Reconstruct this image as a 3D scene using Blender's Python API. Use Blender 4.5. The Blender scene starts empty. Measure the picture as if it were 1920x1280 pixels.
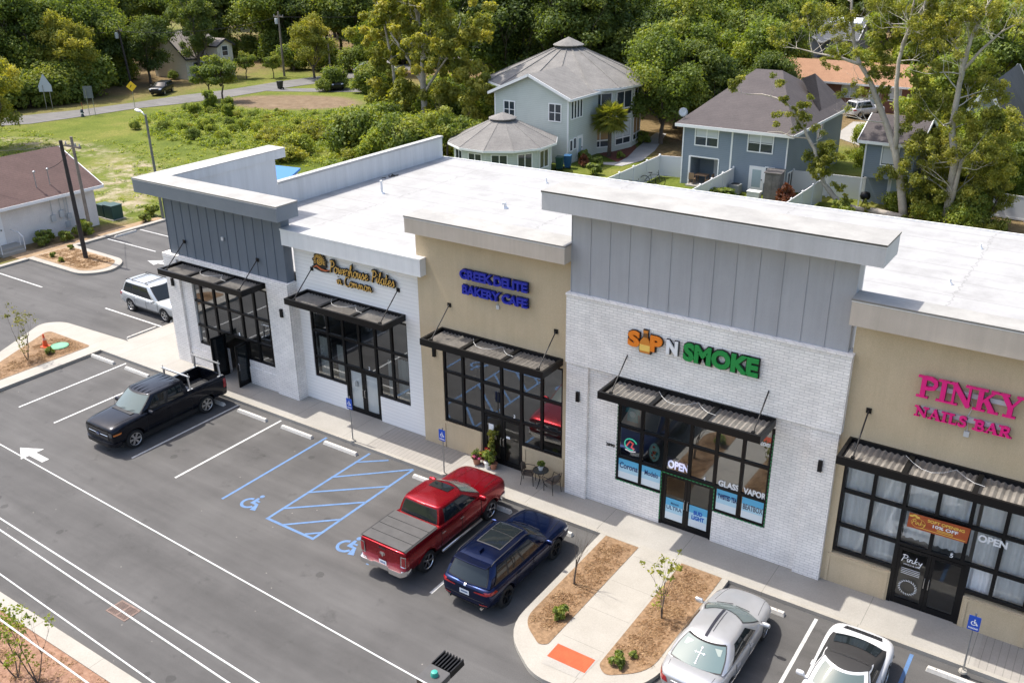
import bpy, bmesh, math, random
from mathutils import Vector, Matrix, Euler
scene = bpy.context.scene
COL = scene.collection
R = math.radians
PI = math.pi
# ------------------------------------------------------------ camera
cam_d = bpy.data.cameras.new('camera'); cam = bpy.data.objects.new('camera', cam_d); COL.objects.link(cam)
YAW, PITCH, ROLL = -0.597, 0.4123, -0.0100
CAMPOS = Vector((39.887, -24.605, 19.638))
def cam_axes():
    f = Vector((math.sin(YAW)*math.cos(PITCH), math.cos(YAW)*math.cos(PITCH), -math.sin(PITCH)))
    r = Vector((math.cos(YAW), -math.sin(YAW), 0)); u = r.cross(f)
    c, s = math.cos(ROLL), math.sin(ROLL)
    return c*r+s*u, c*u-s*r, f
_r, _u, _f = cam_axes()
M3 = Matrix((_r, _u, -_f)).transposed()
cam.matrix_world = Matrix.Translation(CAMPOS) @ M3.to_4x4()
cam_d.sensor_width = 36.0; cam_d.lens = 1768.0/1920*36
cam_d.clip_start = 0.5; cam_d.clip_end = 3000
scene.camera = cam
# ------------------------------------------------------------ sky, sun, exposure
SUN_DIR = Vector((0.56, 0.035, -1.0)).normalized()          # the way the light travels
elev = math.asin(-SUN_DIR.z); azim = math.atan2(-SUN_DIR.x, -SUN_DIR.y)
w = bpy.data.worlds.new('World'); scene.world = w; w.use_nodes = True
nt = w.node_tree; bg = nt.nodes['Background']
sky = nt.nodes.new('ShaderNodeTexSky'); sky.sky_type = 'NISHITA'; sky.sun_disc = False
sky.sun_elevation = elev; sky.sun_rotation = azim; sky.air_density = 0.9; sky.dust_density = 3.0; sky.ozone_density = 0.0
nt.links.new(sky.outputs[0], bg.inputs[0]); bg.inputs[1].default_value = 0.15
sun_d = bpy.data.lights.new('sun', 'SUN'); sun_d.energy = 2.9; sun_d.angle = R(0.55); sun_d.color = (1.0, 0.955, 0.88)
sun = bpy.data.objects.new('sun', sun_d); COL.objects.link(sun)
sun.rotation_euler = SUN_DIR.to_track_quat('-Z', 'Y').to_euler(); sun.location = (0, 0, 60)
scene.view_settings.view_transform = 'Standard'; scene.view_settings.look = 'None'
scene.view_settings.exposure = 1.12; scene.view_settings.gamma = 1.0
scene.render.engine = 'CYCLES'
try:
    scene.cycles.max_bounces = 8; scene.cycles.transparent_max_bounces = 12
except Exception: pass
# ------------------------------------------------------------ materials
MATS = {}
def _pr(name):
    m = bpy.data.materials.new(name); m.use_nodes = True
    return m, m.node_tree, m.node_tree.nodes['Principled BSDF']
def flat(name, c, rough=0.6, metal=0.0, coat=0.0, spec=0.5, emit=None):
    if name in MATS: return MATS[name]
    m, t, p = _pr(name)
    p.inputs['Base Color'].default_value = (*c, 1); p.inputs['Roughness'].default_value = rough
    p.inputs['Metallic'].default_value = metal; p.inputs['Coat Weight'].default_value = coat
    p.inputs['Coat Roughness'].default_value = 0.04
    p.inputs['Specular IOR Level'].default_value = spec
    if emit: p.inputs['Emission Color'].default_value = (*c, 1); p.inputs['Emission Strength'].default_value = emit
    MATS[name] = m; return m
def N(t, typ, **kw):
    n = t.nodes.new(typ)
    for k, v in kw.items(): setattr(n, k, v)
    return n
def ramp(t, src, stops):
    r = N(t, 'ShaderNodeValToRGB'); e = r.color_ramp.elements
    while len(e) < len(stops): e.new(0.5)
    for i, (p, c) in enumerate(stops): e[i].position = p; e[i].color = (*c, 1)
    t.links.new(src, r.inputs[0]); return r.outputs[0]
def noise(t, scale, detail=4, rough=0.6, vec=None, out='Fac'):
    n = N(t, 'ShaderNodeTexNoise'); n.inputs['Scale'].default_value = scale; n.inputs['Detail'].default_value = detail
    n.inputs['Roughness'].default_value = rough
    if vec is not None: t.links.new(vec, n.inputs['Vector'])
    return n.outputs[out]
def mixc(t, fac, a, b, mode='MIX'):
    m = N(t, 'ShaderNodeMix', data_type='RGBA', blend_type=mode)
    if hasattr(fac, 'links'): t.links.new(fac, m.inputs[0])
    else: m.inputs[0].default_value = fac
    for s, i in ((a, 6), (b, 7)):
        if hasattr(s, 'links'): t.links.new(s, m.inputs[i])
        else: m.inputs[i].default_value = (*s, 1)
    return m.outputs[2]
def math_(t, op, a, b=None, c=None):
    m = N(t, 'ShaderNodeMath', operation=op)
    for i, s in enumerate((a, b, c)):
        if s is None: continue
        if hasattr(s, 'links'): t.links.new(s, m.inputs[i])
        else: m.inputs[i].default_value = s
    return m.outputs[0]
def objco(t, mapping=None):
    return N(t, 'ShaderNodeTexCoord').outputs['Object']
def worldco(t): return N(t, 'ShaderNodeNewGeometry').outputs['Position']
def bump(t, p, h, strength=0.3, dist=0.02):
    b = N(t, 'ShaderNodeBump'); b.inputs['Strength'].default_value = strength; b.inputs['Distance'].default_value = dist
    t.links.new(h, b.inputs['Height']); t.links.new(b.outputs[0], p.inputs['Normal'])
def rough_mat(name, c1, c2, scale=3.0, rough=0.8, fine=40.0, bmp=0.2, metal=0.0, big=None, coat=0.0, co='w', streak=0.0, wear=None):
    """base colour wandering between c1 and c2 plus a fine grain"""
    if name in MATS: return MATS[name]
    m, t, p = _pr(name); v = worldco(t) if co == 'w' else objco(t)
    a = ramp(t, noise(t, scale, 6, 0.65, v), [(0.3, c1), (0.7, c2)])
    f = noise(t, fine, 3, 0.6, v)
    lo, hi = ((0.95,)*3, (1.04,)*3) if bmp <= 0.1 else ((0.8,)*3, (1.15,)*3)
    g = ramp(t, f, [(0.25, lo), (0.75, hi)])
    c = mixc(t, 1.0, a, g, 'MULTIPLY')
    if wear: c = mixc(t, ramp(t, noise(t, 7.0, 6, 0.8, v), [(0.52, (0,0,0)), (0.66, (0.75,0.75,0.75))]), c, wear)
    if streak:
        mp = N(t, 'ShaderNodeMapping'); mp.inputs['Scale'].default_value = (2.6, 2.6, 0.16); t.links.new(v, mp.inputs[0])
        c = mixc(t, 1.0, c, ramp(t, noise(t, 1.0, 6, 0.75, mp.outputs[0]), [(0.35, (1,1,1)), (0.75, (1-streak,)*3)]), 'MULTIPLY')
    t.links.new(c, p.inputs['Base Color']); p.inputs['Roughness'].default_value = rough; p.inputs['Metallic'].default_value = metal
    p.inputs['Coat Weight'].default_value = coat
    if bmp: bump(t, p, f, bmp, 0.01)
    MATS[name] = m; return m
def paint(name, c, metal=0.35, rough=0.32, dirt=0.0):
    if name in MATS: return MATS[name]
    m, t, p = _pr(name)
    n = noise(t, 1.7, 5, 0.6, objco(t))
    c2 = tuple(x*0.86+0.012 for x in c)
    t.links.new(ramp(t, n, [(0.35, c), (0.75, c2)]), p.inputs['Base Color'])
    p.inputs['Metallic'].default_value = metal
    t.links.new(math_(t, 'MULTIPLY_ADD', n, 0.12, rough-0.06), p.inputs['Roughness'])
    p.inputs['Coat Weight'].default_value = 0.35; p.inputs['Coat Roughness'].default_value = 0.012; p.inputs['Specular IOR Level'].default_value = 0.15
    MATS[name] = m; return m
def glass(name, tint=(0.55, 0.6, 0.6), refl=0.22, rough=0.01):
    """thin pane: mirror reflection over tinted see-through"""
    if name in MATS: return MATS[name]
    m = bpy.data.materials.new(name); m.use_nodes = True; t = m.node_tree; t.nodes.clear()
    o = N(t, 'ShaderNodeOutputMaterial'); mx = N(t, 'ShaderNodeMixShader')
    tr = N(t, 'ShaderNodeBsdfTransparent'); tr.inputs[0].default_value = (*tint, 1)
    gl = N(t, 'ShaderNodeBsdfGlossy'); gl.inputs['Roughness'].default_value = rough; gl.inputs[0].default_value = (0.92, 0.95, 0.97, 1)
    lw = N(t, 'ShaderNodeFresnel'); lw.inputs[0].default_value = 1.5
    f = math_(t, 'ADD', lw.outputs[0], refl)
    t.links.new(f, mx.inputs[0]); t.links.new(tr.outputs[0], mx.inputs[1]); t.links.new(gl.outputs[0], mx.inputs[2])
    t.links.new(mx.outputs[0], o.inputs[0]); MATS[name] = m; return m
def car_glass(name='dark car glass', c=(0.012, 0.016, 0.018)):
    if name in MATS: return MATS[name]
    m, t, p = _pr(name)
    p.inputs['Base Color'].default_value = (*c, 1); p.inputs['Roughness'].default_value = 0.03
    p.inputs['Specular IOR Level'].default_value = 0.5; p.inputs['Coat Weight'].default_value = 0.15
    MATS[name] = m; return m
# ------------------------------------------------------------ mesh helper
class MB:
    def __init__(s): s.v = []; s.f = []; s.mi = []; s.m = 0
    def add(s, vs, fs):
        o = len(s.v); s.v += [tuple(v) for v in vs]
        for f in fs: s.f.append([o+i for i in f]); s.mi.append(s.m)
        return s
    def box(s, x0, x1, y0, y1, z0, z1):
        return s.add([(x0,y0,z0),(x1,y0,z0),(x1,y1,z0),(x0,y1,z0),(x0,y0,z1),(x1,y0,z1),(x1,y1,z1),(x0,y1,z1)],
            [(3,2,1,0),(4,5,6,7),(0,1,5,4),(1,2,6,5),(2,3,7,6),(3,0,4,7)])
    def bar(s, a, b, w, h=None):
        """square bar from a to b"""
        a = Vector(a); b = Vector(b); d = (b-a).normalized(); h = h or w
        up = Vector((0,0,1)) if abs(d.z) < 0.95 else Vector((0,1,0))
        x = d.cross(up).normalized()*w/2; y = x.cross(d).normalized()*h/2
        vs = [p+i*x+j*y for p in (a, b) for i, j in ((-1,-1),(1,-1),(1,1),(-1,1))]
        return s.add(vs, [(3,2,1,0),(4,5,6,7),(0,1,5,4),(1,2,6,5),(2,3,7,6),(3,0,4,7)])
    def tube(s, pts, rad, n=8, cap=True):
        pts = [Vector(p) for p in pts]
        if not hasattr(rad, '__len__'): rad = [rad]*len(pts)
        o = len(s.v); k = len(pts); prev = None
        for i, p in enumerate(pts):
            d = (pts[min(i+1, k-1)]-pts[max(i-1, 0)]).normalized()
            if prev is None:
                up = Vector((0,0,1)) if abs(d.z) < 0.9 else Vector((1,0,0)); x = d.cross(up).normalized()
            else: x = (prev - d*prev.dot(d)).normalized()
            prev = x; y = d.cross(x)
            for j in range(n):
                a = 2*PI*j/n; s.v.append(tuple(p+(x*math.cos(a)+y*math.sin(a))*rad[i]))
        for i in range(k-1):
            for j in range(n):
                s.f.append([o+i*n+j, o+i*n+(j+1)%n, o+(i+1)*n+(j+1)%n, o+(i+1)*n+j]); s.mi.append(s.m)
        if cap:
            s.f.append([o+j for j in range(n)][::-1]); s.mi.append(s.m)
            s.f.append([o+(k-1)*n+j for j in range(n)]); s.mi.append(s.m)
        return s
    def prism(s, poly, z0, z1):
        n = len(poly)
        a = sum(poly[i][0]*poly[(i+1)%n][1]-poly[(i+1)%n][0]*poly[i][1] for i in range(n))
        if a < 0: poly = poly[::-1]
        return s.add([(x,y,z0) for x,y in poly]+[(x,y,z1) for x,y in poly],
            [list(range(n))[::-1], list(range(n,2*n))]+[(i,(i+1)%n,n+(i+1)%n,n+i) for i in range(n)])
    def lathe(s, prof, n=16, c=(0,0,0)):
        """profile of (r,z) revolved round z"""
        o = len(s.v); k = len(prof)
        for r, z in prof:
            for j in range(n):
                a = 2*PI*j/n; s.v.append((c[0]+r*math.cos(a), c[1]+r*math.sin(a), c[2]+z))
        for i in range(k-1):
            for j in range(n):
                s.f.append([o+i*n+j, o+i*n+(j+1)%n, o+(i+1)*n+(j+1)%n, o+(i+1)*n+j]); s.mi.append(s.m)
        s.f.append([o+j for j in range(n)][::-1]); s.mi.append(s.m)
        s.f.append([o+(k-1)*n+j for j in range(n)]); s.mi.append(s.m)
        return s
    def ribbon(s, pts, wd, z=0.0, plane='xy', off=0.0, th=0.0, closed=False):
        """flat stroke of width wd along 2D points; th>0 gives it thickness"""
        n = len(pts); P = [Vector((p[0], p[1])) for p in pts]; L = []; Rr = []
        for i in range(n):
            if closed: a, b = P[(i-1)%n], P[(i+1)%n]
            else: a, b = P[max(i-1,0)], P[min(i+1,n-1)]
            d = (b-a).normalized(); nn = Vector((-d.y, d.x))
            k = 1.0
            if 0 < i < n-1 or closed:
                e = (P[(i+1)%n]-P[i]).normalized(); q = abs(nn.dot(Vector((-e.y, e.x)))); k = min(2.0, 1/max(q, 0.4))
            L.append(P[i]+nn*wd/2*k); Rr.append(P[i]-nn*wd/2*k)
        m = n if closed else n-1
        for i in range(m):
            j = (i+1)%n; q = [L[i], Rr[i], Rr[j], L[j]]
            if th <= 0: s.add([(v.x, v.y, z) for v in q], [(0,1,2,3)])
            else: s.add([(v.x, v.y, z) for v in q]+[(v.x, v.y, z+th) for v in q], [(3,2,1,0),(4,5,6,7),(0,1,5,4),(1,2,6,5),(2,3,7,6),(3,0,4,7)])
        return s
    def xf(s, M):
        s.v = [tuple(M @ Vector(v)) for v in s.v]; return s
    def mesh(s, name):
        me = bpy.data.meshes.new(name); me.from_pydata(s.v, [], s.f); me.update(); return me
    def build(s, name, mat, parent=None, loc=None, smooth=False, world=False, bevel=0.0, fix=False, rot=None):
        me = s.mesh(name)
        mats = mat if isinstance(mat, (list, tuple)) else [mat]
        for m in mats: me.materials.append(m)
        if len(mats) > 1: me.polygons.foreach_set('material_index', s.mi)
        if fix:
            b = bmesh.new(); b.from_mesh(me); bmesh.ops.recalc_face_normals(b, faces=b.faces); b.to_mesh(me); b.free()
        if bevel > 0:
            b = bmesh.new(); b.from_mesh(me)
            bmesh.ops.bevel(b, geom=[e for e in b.edges if len(e.link_faces) == 2 and e.calc_face_angle(0) > 0.5], offset=bevel, segments=2, affect='EDGES', profile=0.7)
            b.to_mesh(me); b.free()
        if smooth is True: me.polygons.foreach_set('use_smooth', [True]*len(me.polygons))
        elif smooth:
            me.polygons.foreach_set('use_smooth', [True]*len(me.polygons)); me.set_sharp_from_angle(angle=smooth)
        o = bpy.data.objects.new(name, me); COL.objects.link(o)
        if world and parent is not None:
            off = parent.location.copy()
            if parent.parent: off = off+parent.parent.location
            me.transform(Matrix.Translation(-off))
        if parent is not None: o.parent = parent
        if loc is not None: o.location = loc
        if rot is not None: o.rotation_euler = rot
        return o
def tag(o, label, cat, group=None, kind=None):
    if label: o['label'] = label
    if cat: o['category'] = cat
    if group: o['group'] = group
    if kind: o['kind'] = kind
    return o
def structure(o): o['kind'] = 'structure'; return o
def thing(name, label, cat, loc=(0,0,0), rz=0.0, group=None):
    o = bpy.data.objects.new(name, None); COL.objects.link(o); o.empty_display_size = 0.3
    o.location = loc; o.rotation_euler = (0, 0, rz)
    return tag(o, label, cat, group)
def copy_tree(o, parent=None):
    c = o.copy(); COL.objects.link(c)
    if parent is not None: c.parent = parent
    for ch in list(o.children): copy_tree(ch, c)
    return c
def dup(o, loc, rz=0.0, label=None, group=None, scale=None):
    c = copy_tree(o); c.location = loc; c.rotation_euler = (0, 0, rz)
    if label: c['label'] = label
    if group: c['group'] = group
    if scale is not None: c.scale = (scale,)*3 if not hasattr(scale, '__len__') else scale
    return c
def text_mb(s, size=1.0, ext=0.03, offset=0.0, shear=0.0, spacing=1.0, res=3):
    """text as a mesh standing in the xz plane, facing -y, its own bounding box from 0"""
    cu = bpy.data.curves.new('t', 'FONT'); cu.body = s; cu.size = size; cu.extrude = ext; cu.offset = offset
    cu.shear = shear; cu.space_character = spacing; cu.resolution_u = res
    o = bpy.data.objects.new('t', cu); COL.objects.link(o)
    dg = bpy.context.evaluated_depsgraph_get(); dg.update()
    me = bpy.data.meshes.new_from_object(o.evaluated_get(dg))
    m = MB(); vs = [(v.co.x, -v.co.z, v.co.y) for v in me.vertices]
    if vs:
        x0 = min(v[0] for v in vs); z0 = min(v[2] for v in vs)
        m.add([(v[0]-x0, v[1], v[2]-z0) for v in vs], [list(p.vertices) for p in me.polygons])
    bpy.data.objects.remove(o); bpy.data.curves.remove(cu); bpy.data.meshes.remove(me)
    return m
def fit(m, x0, x1, z0, z1, y):
    """scale a text mesh to the box x0..x1, z0..z1 on the wall plane y (its back lies on y)"""
    X = [v[0] for v in m.v]; Z = [v[2] for v in m.v]; Y = [v[1] for v in m.v]
    a, b, c, d, e = min(X), max(X), min(Z), max(Z), max(Y)
    m.v = [(x0+(v[0]-a)/(b-a)*(x1-x0), y+v[1]-e, z0+(v[2]-c)/(d-c)*(z1-z0)) for v in m.v]
    return m
def islands(m):
    """split into letters: loose pieces whose x ranges overlap by a lot go together"""
    n = len(m.v); par = list(range(n))
    def fd(i):
        while par[i] != i: par[i] = par[par[i]]; i = par[i]
        return i
    for f in m.f:
        for i in f[1:]: par[fd(f[0])] = fd(i)
    g = {}
    for f in m.f: g.setdefault(fd(f[0]), []).append(f)
    items = []
    for fs in g.values():
        ids = sorted({i for f in fs for i in f}); xs = [m.v[i][0] for i in ids]
        items.append([min(xs), max(xs), fs])
    items.sort(key=lambda q: q[0]); out = []
    for it in items:
        if out and it[0] < out[-1][1] and (min(it[1], out[-1][1])-it[0]) > 0.6*min(it[1]-it[0], out[-1][1]-out[-1][0]):
            out[-1][1] = max(out[-1][1], it[1]); out[-1][2] += it[2]
        else: out.append(it)
    res = []
    for a, b, fs in out:
        q = MB(); ids = sorted({i for f in fs for i in f}); mp = {i: k for k, i in enumerate(ids)}
        q.add([m.v[i] for i in ids], [[mp[i] for i in f] for f in fs]); res.append(q)
    return res
# ------------------------------------------------------------ shared materials
def ellipse_mask(t, v, cx, cy, rx, ry, rot, soft=0.35, ns=0.35, amp=0.9):
    mp = N(t, 'ShaderNodeMapping', vector_type='TEXTURE'); mp.inputs['Location'].default_value = (cx, cy, 0)
    mp.inputs['Rotation'].default_value = (0, 0, rot); mp.inputs['Scale'].default_value = (rx, ry, 1e6)
    t.links.new(v, mp.inputs[0])
    l = N(t, 'ShaderNodeVectorMath', operation='LENGTH'); t.links.new(mp.outputs[0], l.inputs[0])
    d = math_(t, 'ADD', l.outputs['Value'], math_(t, 'MULTIPLY_ADD', noise(t, ns, 5, 0.7, v), amp, -amp/2))
    mr = N(t, 'ShaderNodeMapRange', interpolation_type='SMOOTHSTEP'); t.links.new(d, mr.inputs[0])
    mr.inputs[1].default_value = 1-soft; mr.inputs[2].default_value = 1+soft; mr.inputs[3].default_value = 1; mr.inputs[4].default_value = 0
    return mr.outputs[0]
def ground_material():
    m, t, p = _pr('lawn and soil'); v = worldco(t)
    g = ramp(t, noise(t, 0.16, 6, 0.65, v), [(0.3, (0.075, 0.105, 0.014)), (0.5, (0.115, 0.140, 0.022)), (0.72, (0.19, 0.18, 0.05))])
    fine = ramp(t, noise(t, 5.5, 4, 0.7, v), [(0.25, (0.55, 0.6, 0.5)), (0.75, (1.3, 1.25, 1.2))])
    c = mixc(t, 1.0, g, fine, 'MULTIPLY')
    sandc = ramp(t, noise(t, 1.2, 5, 0.7, v), [(0.35, (0.25, 0.20, 0.13)), (0.7, (0.38, 0.33, 0.245))])
    patch = ramp(t, noise(t, 0.55, 6, 0.75, v), [(0.45, (0, 0, 0)), (0.62, (1, 1, 1))])
    for e in ((-33.5, 23.0, 10.5, 3.6, -0.62), (-52, 28.5, 8, 2.4, 0.1), (-27, 16.5, 5, 3, 0.3)):
        f = math_(t, 'MULTIPLY', ellipse_mask(t, v, *e), patch); c = mixc(t, f, c, sandc)
    earth = ramp(t, noise(t, 0.8, 5, 0.7, v), [(0.3, (0.13, 0.09, 0.055)), (0.7, (0.21, 0.155, 0.10))])
    c = mixc(t, ellipse_mask(t, v, -50.5, 60.0, 9.0, 5.2, 0.35, 0.2, 0.3, 0.5), c, earth)
    straw = ramp(t, noise(t, 2.0, 5, 0.75, v), [(0.3, (0.10, 0.065, 0.035)), (0.7, (0.24, 0.16, 0.09))])
    for e in ((4.0, 61, 5, 8, 0.2), (-1, 72, 10, 9, 0), (-100, 66, 26, 50, 0.35), (-40, 104, 70, 24, 0), (-40, 170, 170, 60, 0), (25, 80, 22, 12, 0), (32, 47, 8, 6, 0), (-21.5, 10, 1.6, 6, 0)):
        c = mixc(t, math_(t, 'MULTIPLY', ellipse_mask(t, v, *e, 0.3, 0.4, 0.7), 0.85), c, straw)
    t.links.new(c, p.inputs['Base Color']); p.inputs['Roughness'].default_value = 0.95; p.inputs['Specular IOR Level'].default_value = 0.15
    bump(t, p, noise(t, 6, 5, 0.7, v), 0.8, 0.08)
    return m
def asphalt_material(name, base=0.086, tint=(1.035, 1.0, 0.97)):
    m, t, p = _pr(name); v = worldco(t)
    b = lambda k: tuple(base*k*x for x in tint)
    c = ramp(t, noise(t, 0.35, 7, 0.62, v), [(0.25, b(0.80)), (0.5, b(1.0)), (0.75, b(1.16))])
    mp = N(t, 'ShaderNodeMapping'); mp.inputs['Scale'].default_value = (0.12, 1.4, 1); t.links.new(v, mp.inputs[0])
    st = ramp(t, noise(t, 1.0, 5, 0.6, mp.outputs[0]), [(0.3, (0.80, 0.80, 0.80)), (0.7, (1.12, 1.12, 1.12))])
    c = mixc(t, 1.0, c, st, 'MULTIPLY')
    oil = ramp(t, noise(t, 0.9, 6, 0.7, v), [(0.60, (1, 1, 1)), (0.76, (0.55, 0.55, 0.55))])
    c = mixc(t, 1.0, c, oil, 'MULTIPLY')
    if base < 0.1:
        for i, e in enumerate(((1.35,-1.9,.7,1.2,0.2),(4.1,-2.2,.7,1.3,0),(9.6,-1.7,.8,1.3,.1),(12.3,-2.0,.8,1.4,-.1),(14.9,-1.9,.8,1.2,0),(19.7,-2.2,.8,1.2,0),(33.2,-2.6,.7,1.4,0),(-5,6.9,1.5,.9,0),(-5.2,2.6,1.4,.7,0),(6,-9.3,16,.9,-.02),(24,-9.9,14,.8,.02),(12,-12.6,12,.5,0))):
            c = mixc(t, math_(t, 'MULTIPLY', ellipse_mask(t, v, *e, 0.6, 1.4, 1.0), 0.30 if i < 9 else 0.18), c, b(0.42))
        dr = N(t, 'ShaderNodeTexVoronoi'); dr.inputs['Scale'].default_value = 0.45; t.links.new(v, dr.inputs[0])
        c = mixc(t, math_(t, 'MULTIPLY', math_(t, 'LESS_THAN', math_(t, 'ADD', dr.outputs['Distance'], math_(t, 'MULTIPLY', noise(t, 6, 3, 0.6, v), .05)), 0.095), 0.5), c, b(0.4))
    g = ramp(t, noise(t, 45, 3, 0.7, v), [(0.3, (0.72, 0.72, 0.72)), (0.7, (1.26, 1.26, 1.26))])
    c = mixc(t, 1.0, c, g, 'MULTIPLY')
    vo = N(t, 'ShaderNodeTexVoronoi'); vo.inputs['Scale'].default_value = 1.35; t.links.new(v, vo.inputs[0])
    sp = math_(t, 'LESS_THAN', vo.outputs['Distance'], 0.03)
    c = mixc(t, math_(t, 'MULTIPLY', sp, 0.5), c, (0.4, 0.36, 0.32))
    t.links.new(c, p.inputs['Base Color']); p.inputs['Roughness'].default_value = 0.86; p.inputs['Specular IOR Level'].default_value = 0.3
    bump(t, p, noise(t, 60, 2, 0.6, v), 0.35, 0.006)
    return m
def concrete_material(name, c1, c2, joint=None, axis=0, off=0.0, jw=0.008, groove=None):
    """concrete with saw cut joints every `joint` metres; groove = (period) fine grooves along y"""
    m, t, p = _pr(name); v = worldco(t)
    c = ramp(t, noise(t, 0.8, 7, 0.65, v), [(0.28, c1), (0.72, c2)])
    g = ramp(t, noise(t, 30, 3, 0.6, v), [(0.25, (0.88, 0.88, 0.88)), (0.75, (1.1, 1.1, 1.1))])
    c = mixc(t, 1.0, c, g, 'MULTIPLY')
    if joint or groove:
        sx = N(t, 'ShaderNodeSeparateXYZ'); t.links.new(v, sx.inputs[0])
        for per, wd, k in ((joint, jw, 0.45), (groove, 0.10, 0.62)):
            if not per: continue
            f = math_(t, 'FRACT', math_(t, 'MULTIPLY_ADD', sx.outputs[axis], 1/per, off))
            l = math_(t, 'LESS_THAN', f, wd)
            c = mixc(t, math_(t, 'MULTIPLY', l, 1-k), c, tuple(x*0.25 for x in c1))
    t.links.new(c, p.inputs['Base Color']); p.inputs['Roughness'].default_value = 0.85
    bump(t, p, noise(t, 40, 3, 0.6, v), 0.15, 0.006)
    return m
GROUND = ground_material()
ASPHALT = asphalt_material('parking asphalt')
ROADM = asphalt_material('old road asphalt', 0.14, (1.04, 1.0, 0.95))
WALK = concrete_material('sidewalk concrete', (0.275, 0.258, 0.228), (0.335, 0.316, 0.284), 3.05, 0, 0.28, 0.006)
RAMPC = concrete_material('grooved ramp concrete', (0.25, 0.232, 0.207), (0.305, 0.284, 0.255), None, 0, 0, 0.006, 0.21)
KERB = concrete_material('kerb concrete', (0.285, 0.264, 0.227), (0.345, 0.322, 0.282), 3.0, 0, 0.1, 0.006)
MULCH = rough_mat('pine bark mulch', (0.135, 0.080, 0.040), (0.30, 0.19, 0.105), 7.5, 0.95, 34, 1.0)
WHITEPAINT = rough_mat('white road paint', (0.40, 0.40, 0.385), (0.56, 0.56, 0.545), 4, 0.7, 30, 0.15, wear=(0.16,0.155,0.15))
BLUEPAINT = rough_mat('blue road paint', (0.068, 0.145, 0.29), (0.10, 0.195, 0.37), 4, 0.7, 30, 0.15, wear=(0.09,0.11,0.15))
WSTOP = rough_mat('wheel stop concrete', (0.46, 0.44, 0.40), (0.56, 0.54, 0.50), 3, 0.8, 25, 0.2)
BLACKM = flat('black metal', (0.012, 0.012, 0.013), 0.42, 0.6)
# ------------------------------------------------------------ ground sheets
def sheet(name, poly, z, mat, th=None):
    m = MB()
    if th: m.prism(poly, z-th, z)
    else:
        n = len(poly); a = sum(poly[i][0]*poly[(i+1)%n][1]-poly[(i+1)%n][0]*poly[i][1] for i in range(n))
        if a < 0: poly = poly[::-1]
        m.add([(x, y, z) for x, y in poly], [list(range(n))])
    return structure(m.build(name, mat))
sheet('ground', [(-1500,-300),(1500,-300),(1500,1800),(-1500,1800)], -0.06, GROUND)
sheet('parking_lot', [(-19.4,-13.5),(70,-13.5),(70,0.05),(1.5,0.05),(1.5,30),(-19.4,30)], 0.0, ASPHALT)
roadn = [(-75,8),(-67.3,31.4),(-65.3,33.9),(-64.3,39.7),(-63.55,46.4),(-61.7,51.3),(-60.3,57.4),(-60,66.5),(-57,85),(-52,120)]
roadf = [(-81,8),(-70.8,37.1),(-68.7,42.6),(-67.5,49.3),(-67.0,55.9),(-65.4,62.4),(-65.0,71.2),(-62,88),(-58,122)]
sheet('road', roadn+roadf[::-1], -0.02, ROADM)
sheet('driveway', [(-60.2,66.8),(-54,70.5),(-48,74),(-47,71),(-53,67.5),(-59.9,64.2)], -0.03, ROADM)
sheet('driveway', [(13,73.5),(17.5,69.5),(26,74),(26,86),(12.5,82.5)], -0.02, WALK)
sheet('path', [(-3.2,66),(-2.0,66),(0.6,58),(1.5,53.5),(0.9,50.6),(-1.0,50.2),(-1.2,51.0),(-0.1,51.8),(-0.3,54),(-1.4,58)], -0.02, concrete_material('old path', (0.27,0.26,0.25), (0.36,0.35,0.34)))
sheet('mulch', [(-3.3,54.0),(-0.2,51.8),(0.0,54.2),(-1.5,58.2),(-2.6,60)], -0.03, flat('red mulch', (0.13, 0.04, 0.025), 0.95))
sheet('mulch', [(-23.1,6.2),(-19.5,6.2),(-19.5,17.5),(-21.0,17.5),(-21.2,14.6),(-21.3,7.6),(-23.1,7.4)], -0.03, rough_mat('dry mulch', (0.20,0.13,0.07), (0.36,0.25,0.15), 2, 0.95, 20, 0.8))
# sidewalk with its kerb along the shops
def rounded(poly, r, seg=6):
    """round the corners of a 2D polygon; r = one radius or a list"""
    out = []; n = len(poly)
    for i in range(n):
        p0, p1, p2 = (Vector(poly[(i+k) % n]) for k in (-1, 0, 1)); ri = r[i] if hasattr(r, '__len__') else r
        a = (p0-p1); b = (p2-p1)
        ri = min(ri, a.length*0.49, b.length*0.49)
        if ri < 1e-3: out.append(tuple(p1)); continue
        s = p1+a.normalized()*ri; e = p1+b.normalized()*ri
        for k in range(seg+1):
            q = k/seg; out.append(tuple((1-q)**2*s+2*q*(1-q)*p1+q*q*e))
    return out
walkY = 2.3
sheet('sidewalk', [(2.0,0.16),(15.75,0.16),(15.75,walkY),(2.0,walkY)], 0.15, WALK, 0.2)
sheet('sidewalk', [(20.0,0.16),(38.95,0.16),(38.95,walkY),(20.0,walkY)], 0.15, WALK, 0.2)
sheet('sidewalk', [(44,0.16),(70,0.16),(70,walkY),(44,walkY)], 0.15, WALK, 0.2)
sheet('ramp', [(15.75,0.16),(20.0,0.16),(20.0,walkY),(15.75,walkY)], 0.144, RAMPC, 0.19)
sheet('ramp', [(38.95,0.16),(44,0.16),(44,walkY),(38.95,walkY)], 0.144, RAMPC, 0.19)
sheet('sidewalk', [(-2.05,-0.0),(2.0,-0.0),(2.0,30),(-2.05,30)], 0.146, WALK, 0.2)
sheet('kerb', [(2.0,0.0),(70,0.0),(70,0.16),(2.0,0.16)], 0.152, KERB, 0.2)
sheet('kerb', [(-2.2,1.5),(-2.05,1.5),(-2.05,30),(-2.2,30)], 0.15, KERB, 0.2)
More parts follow.
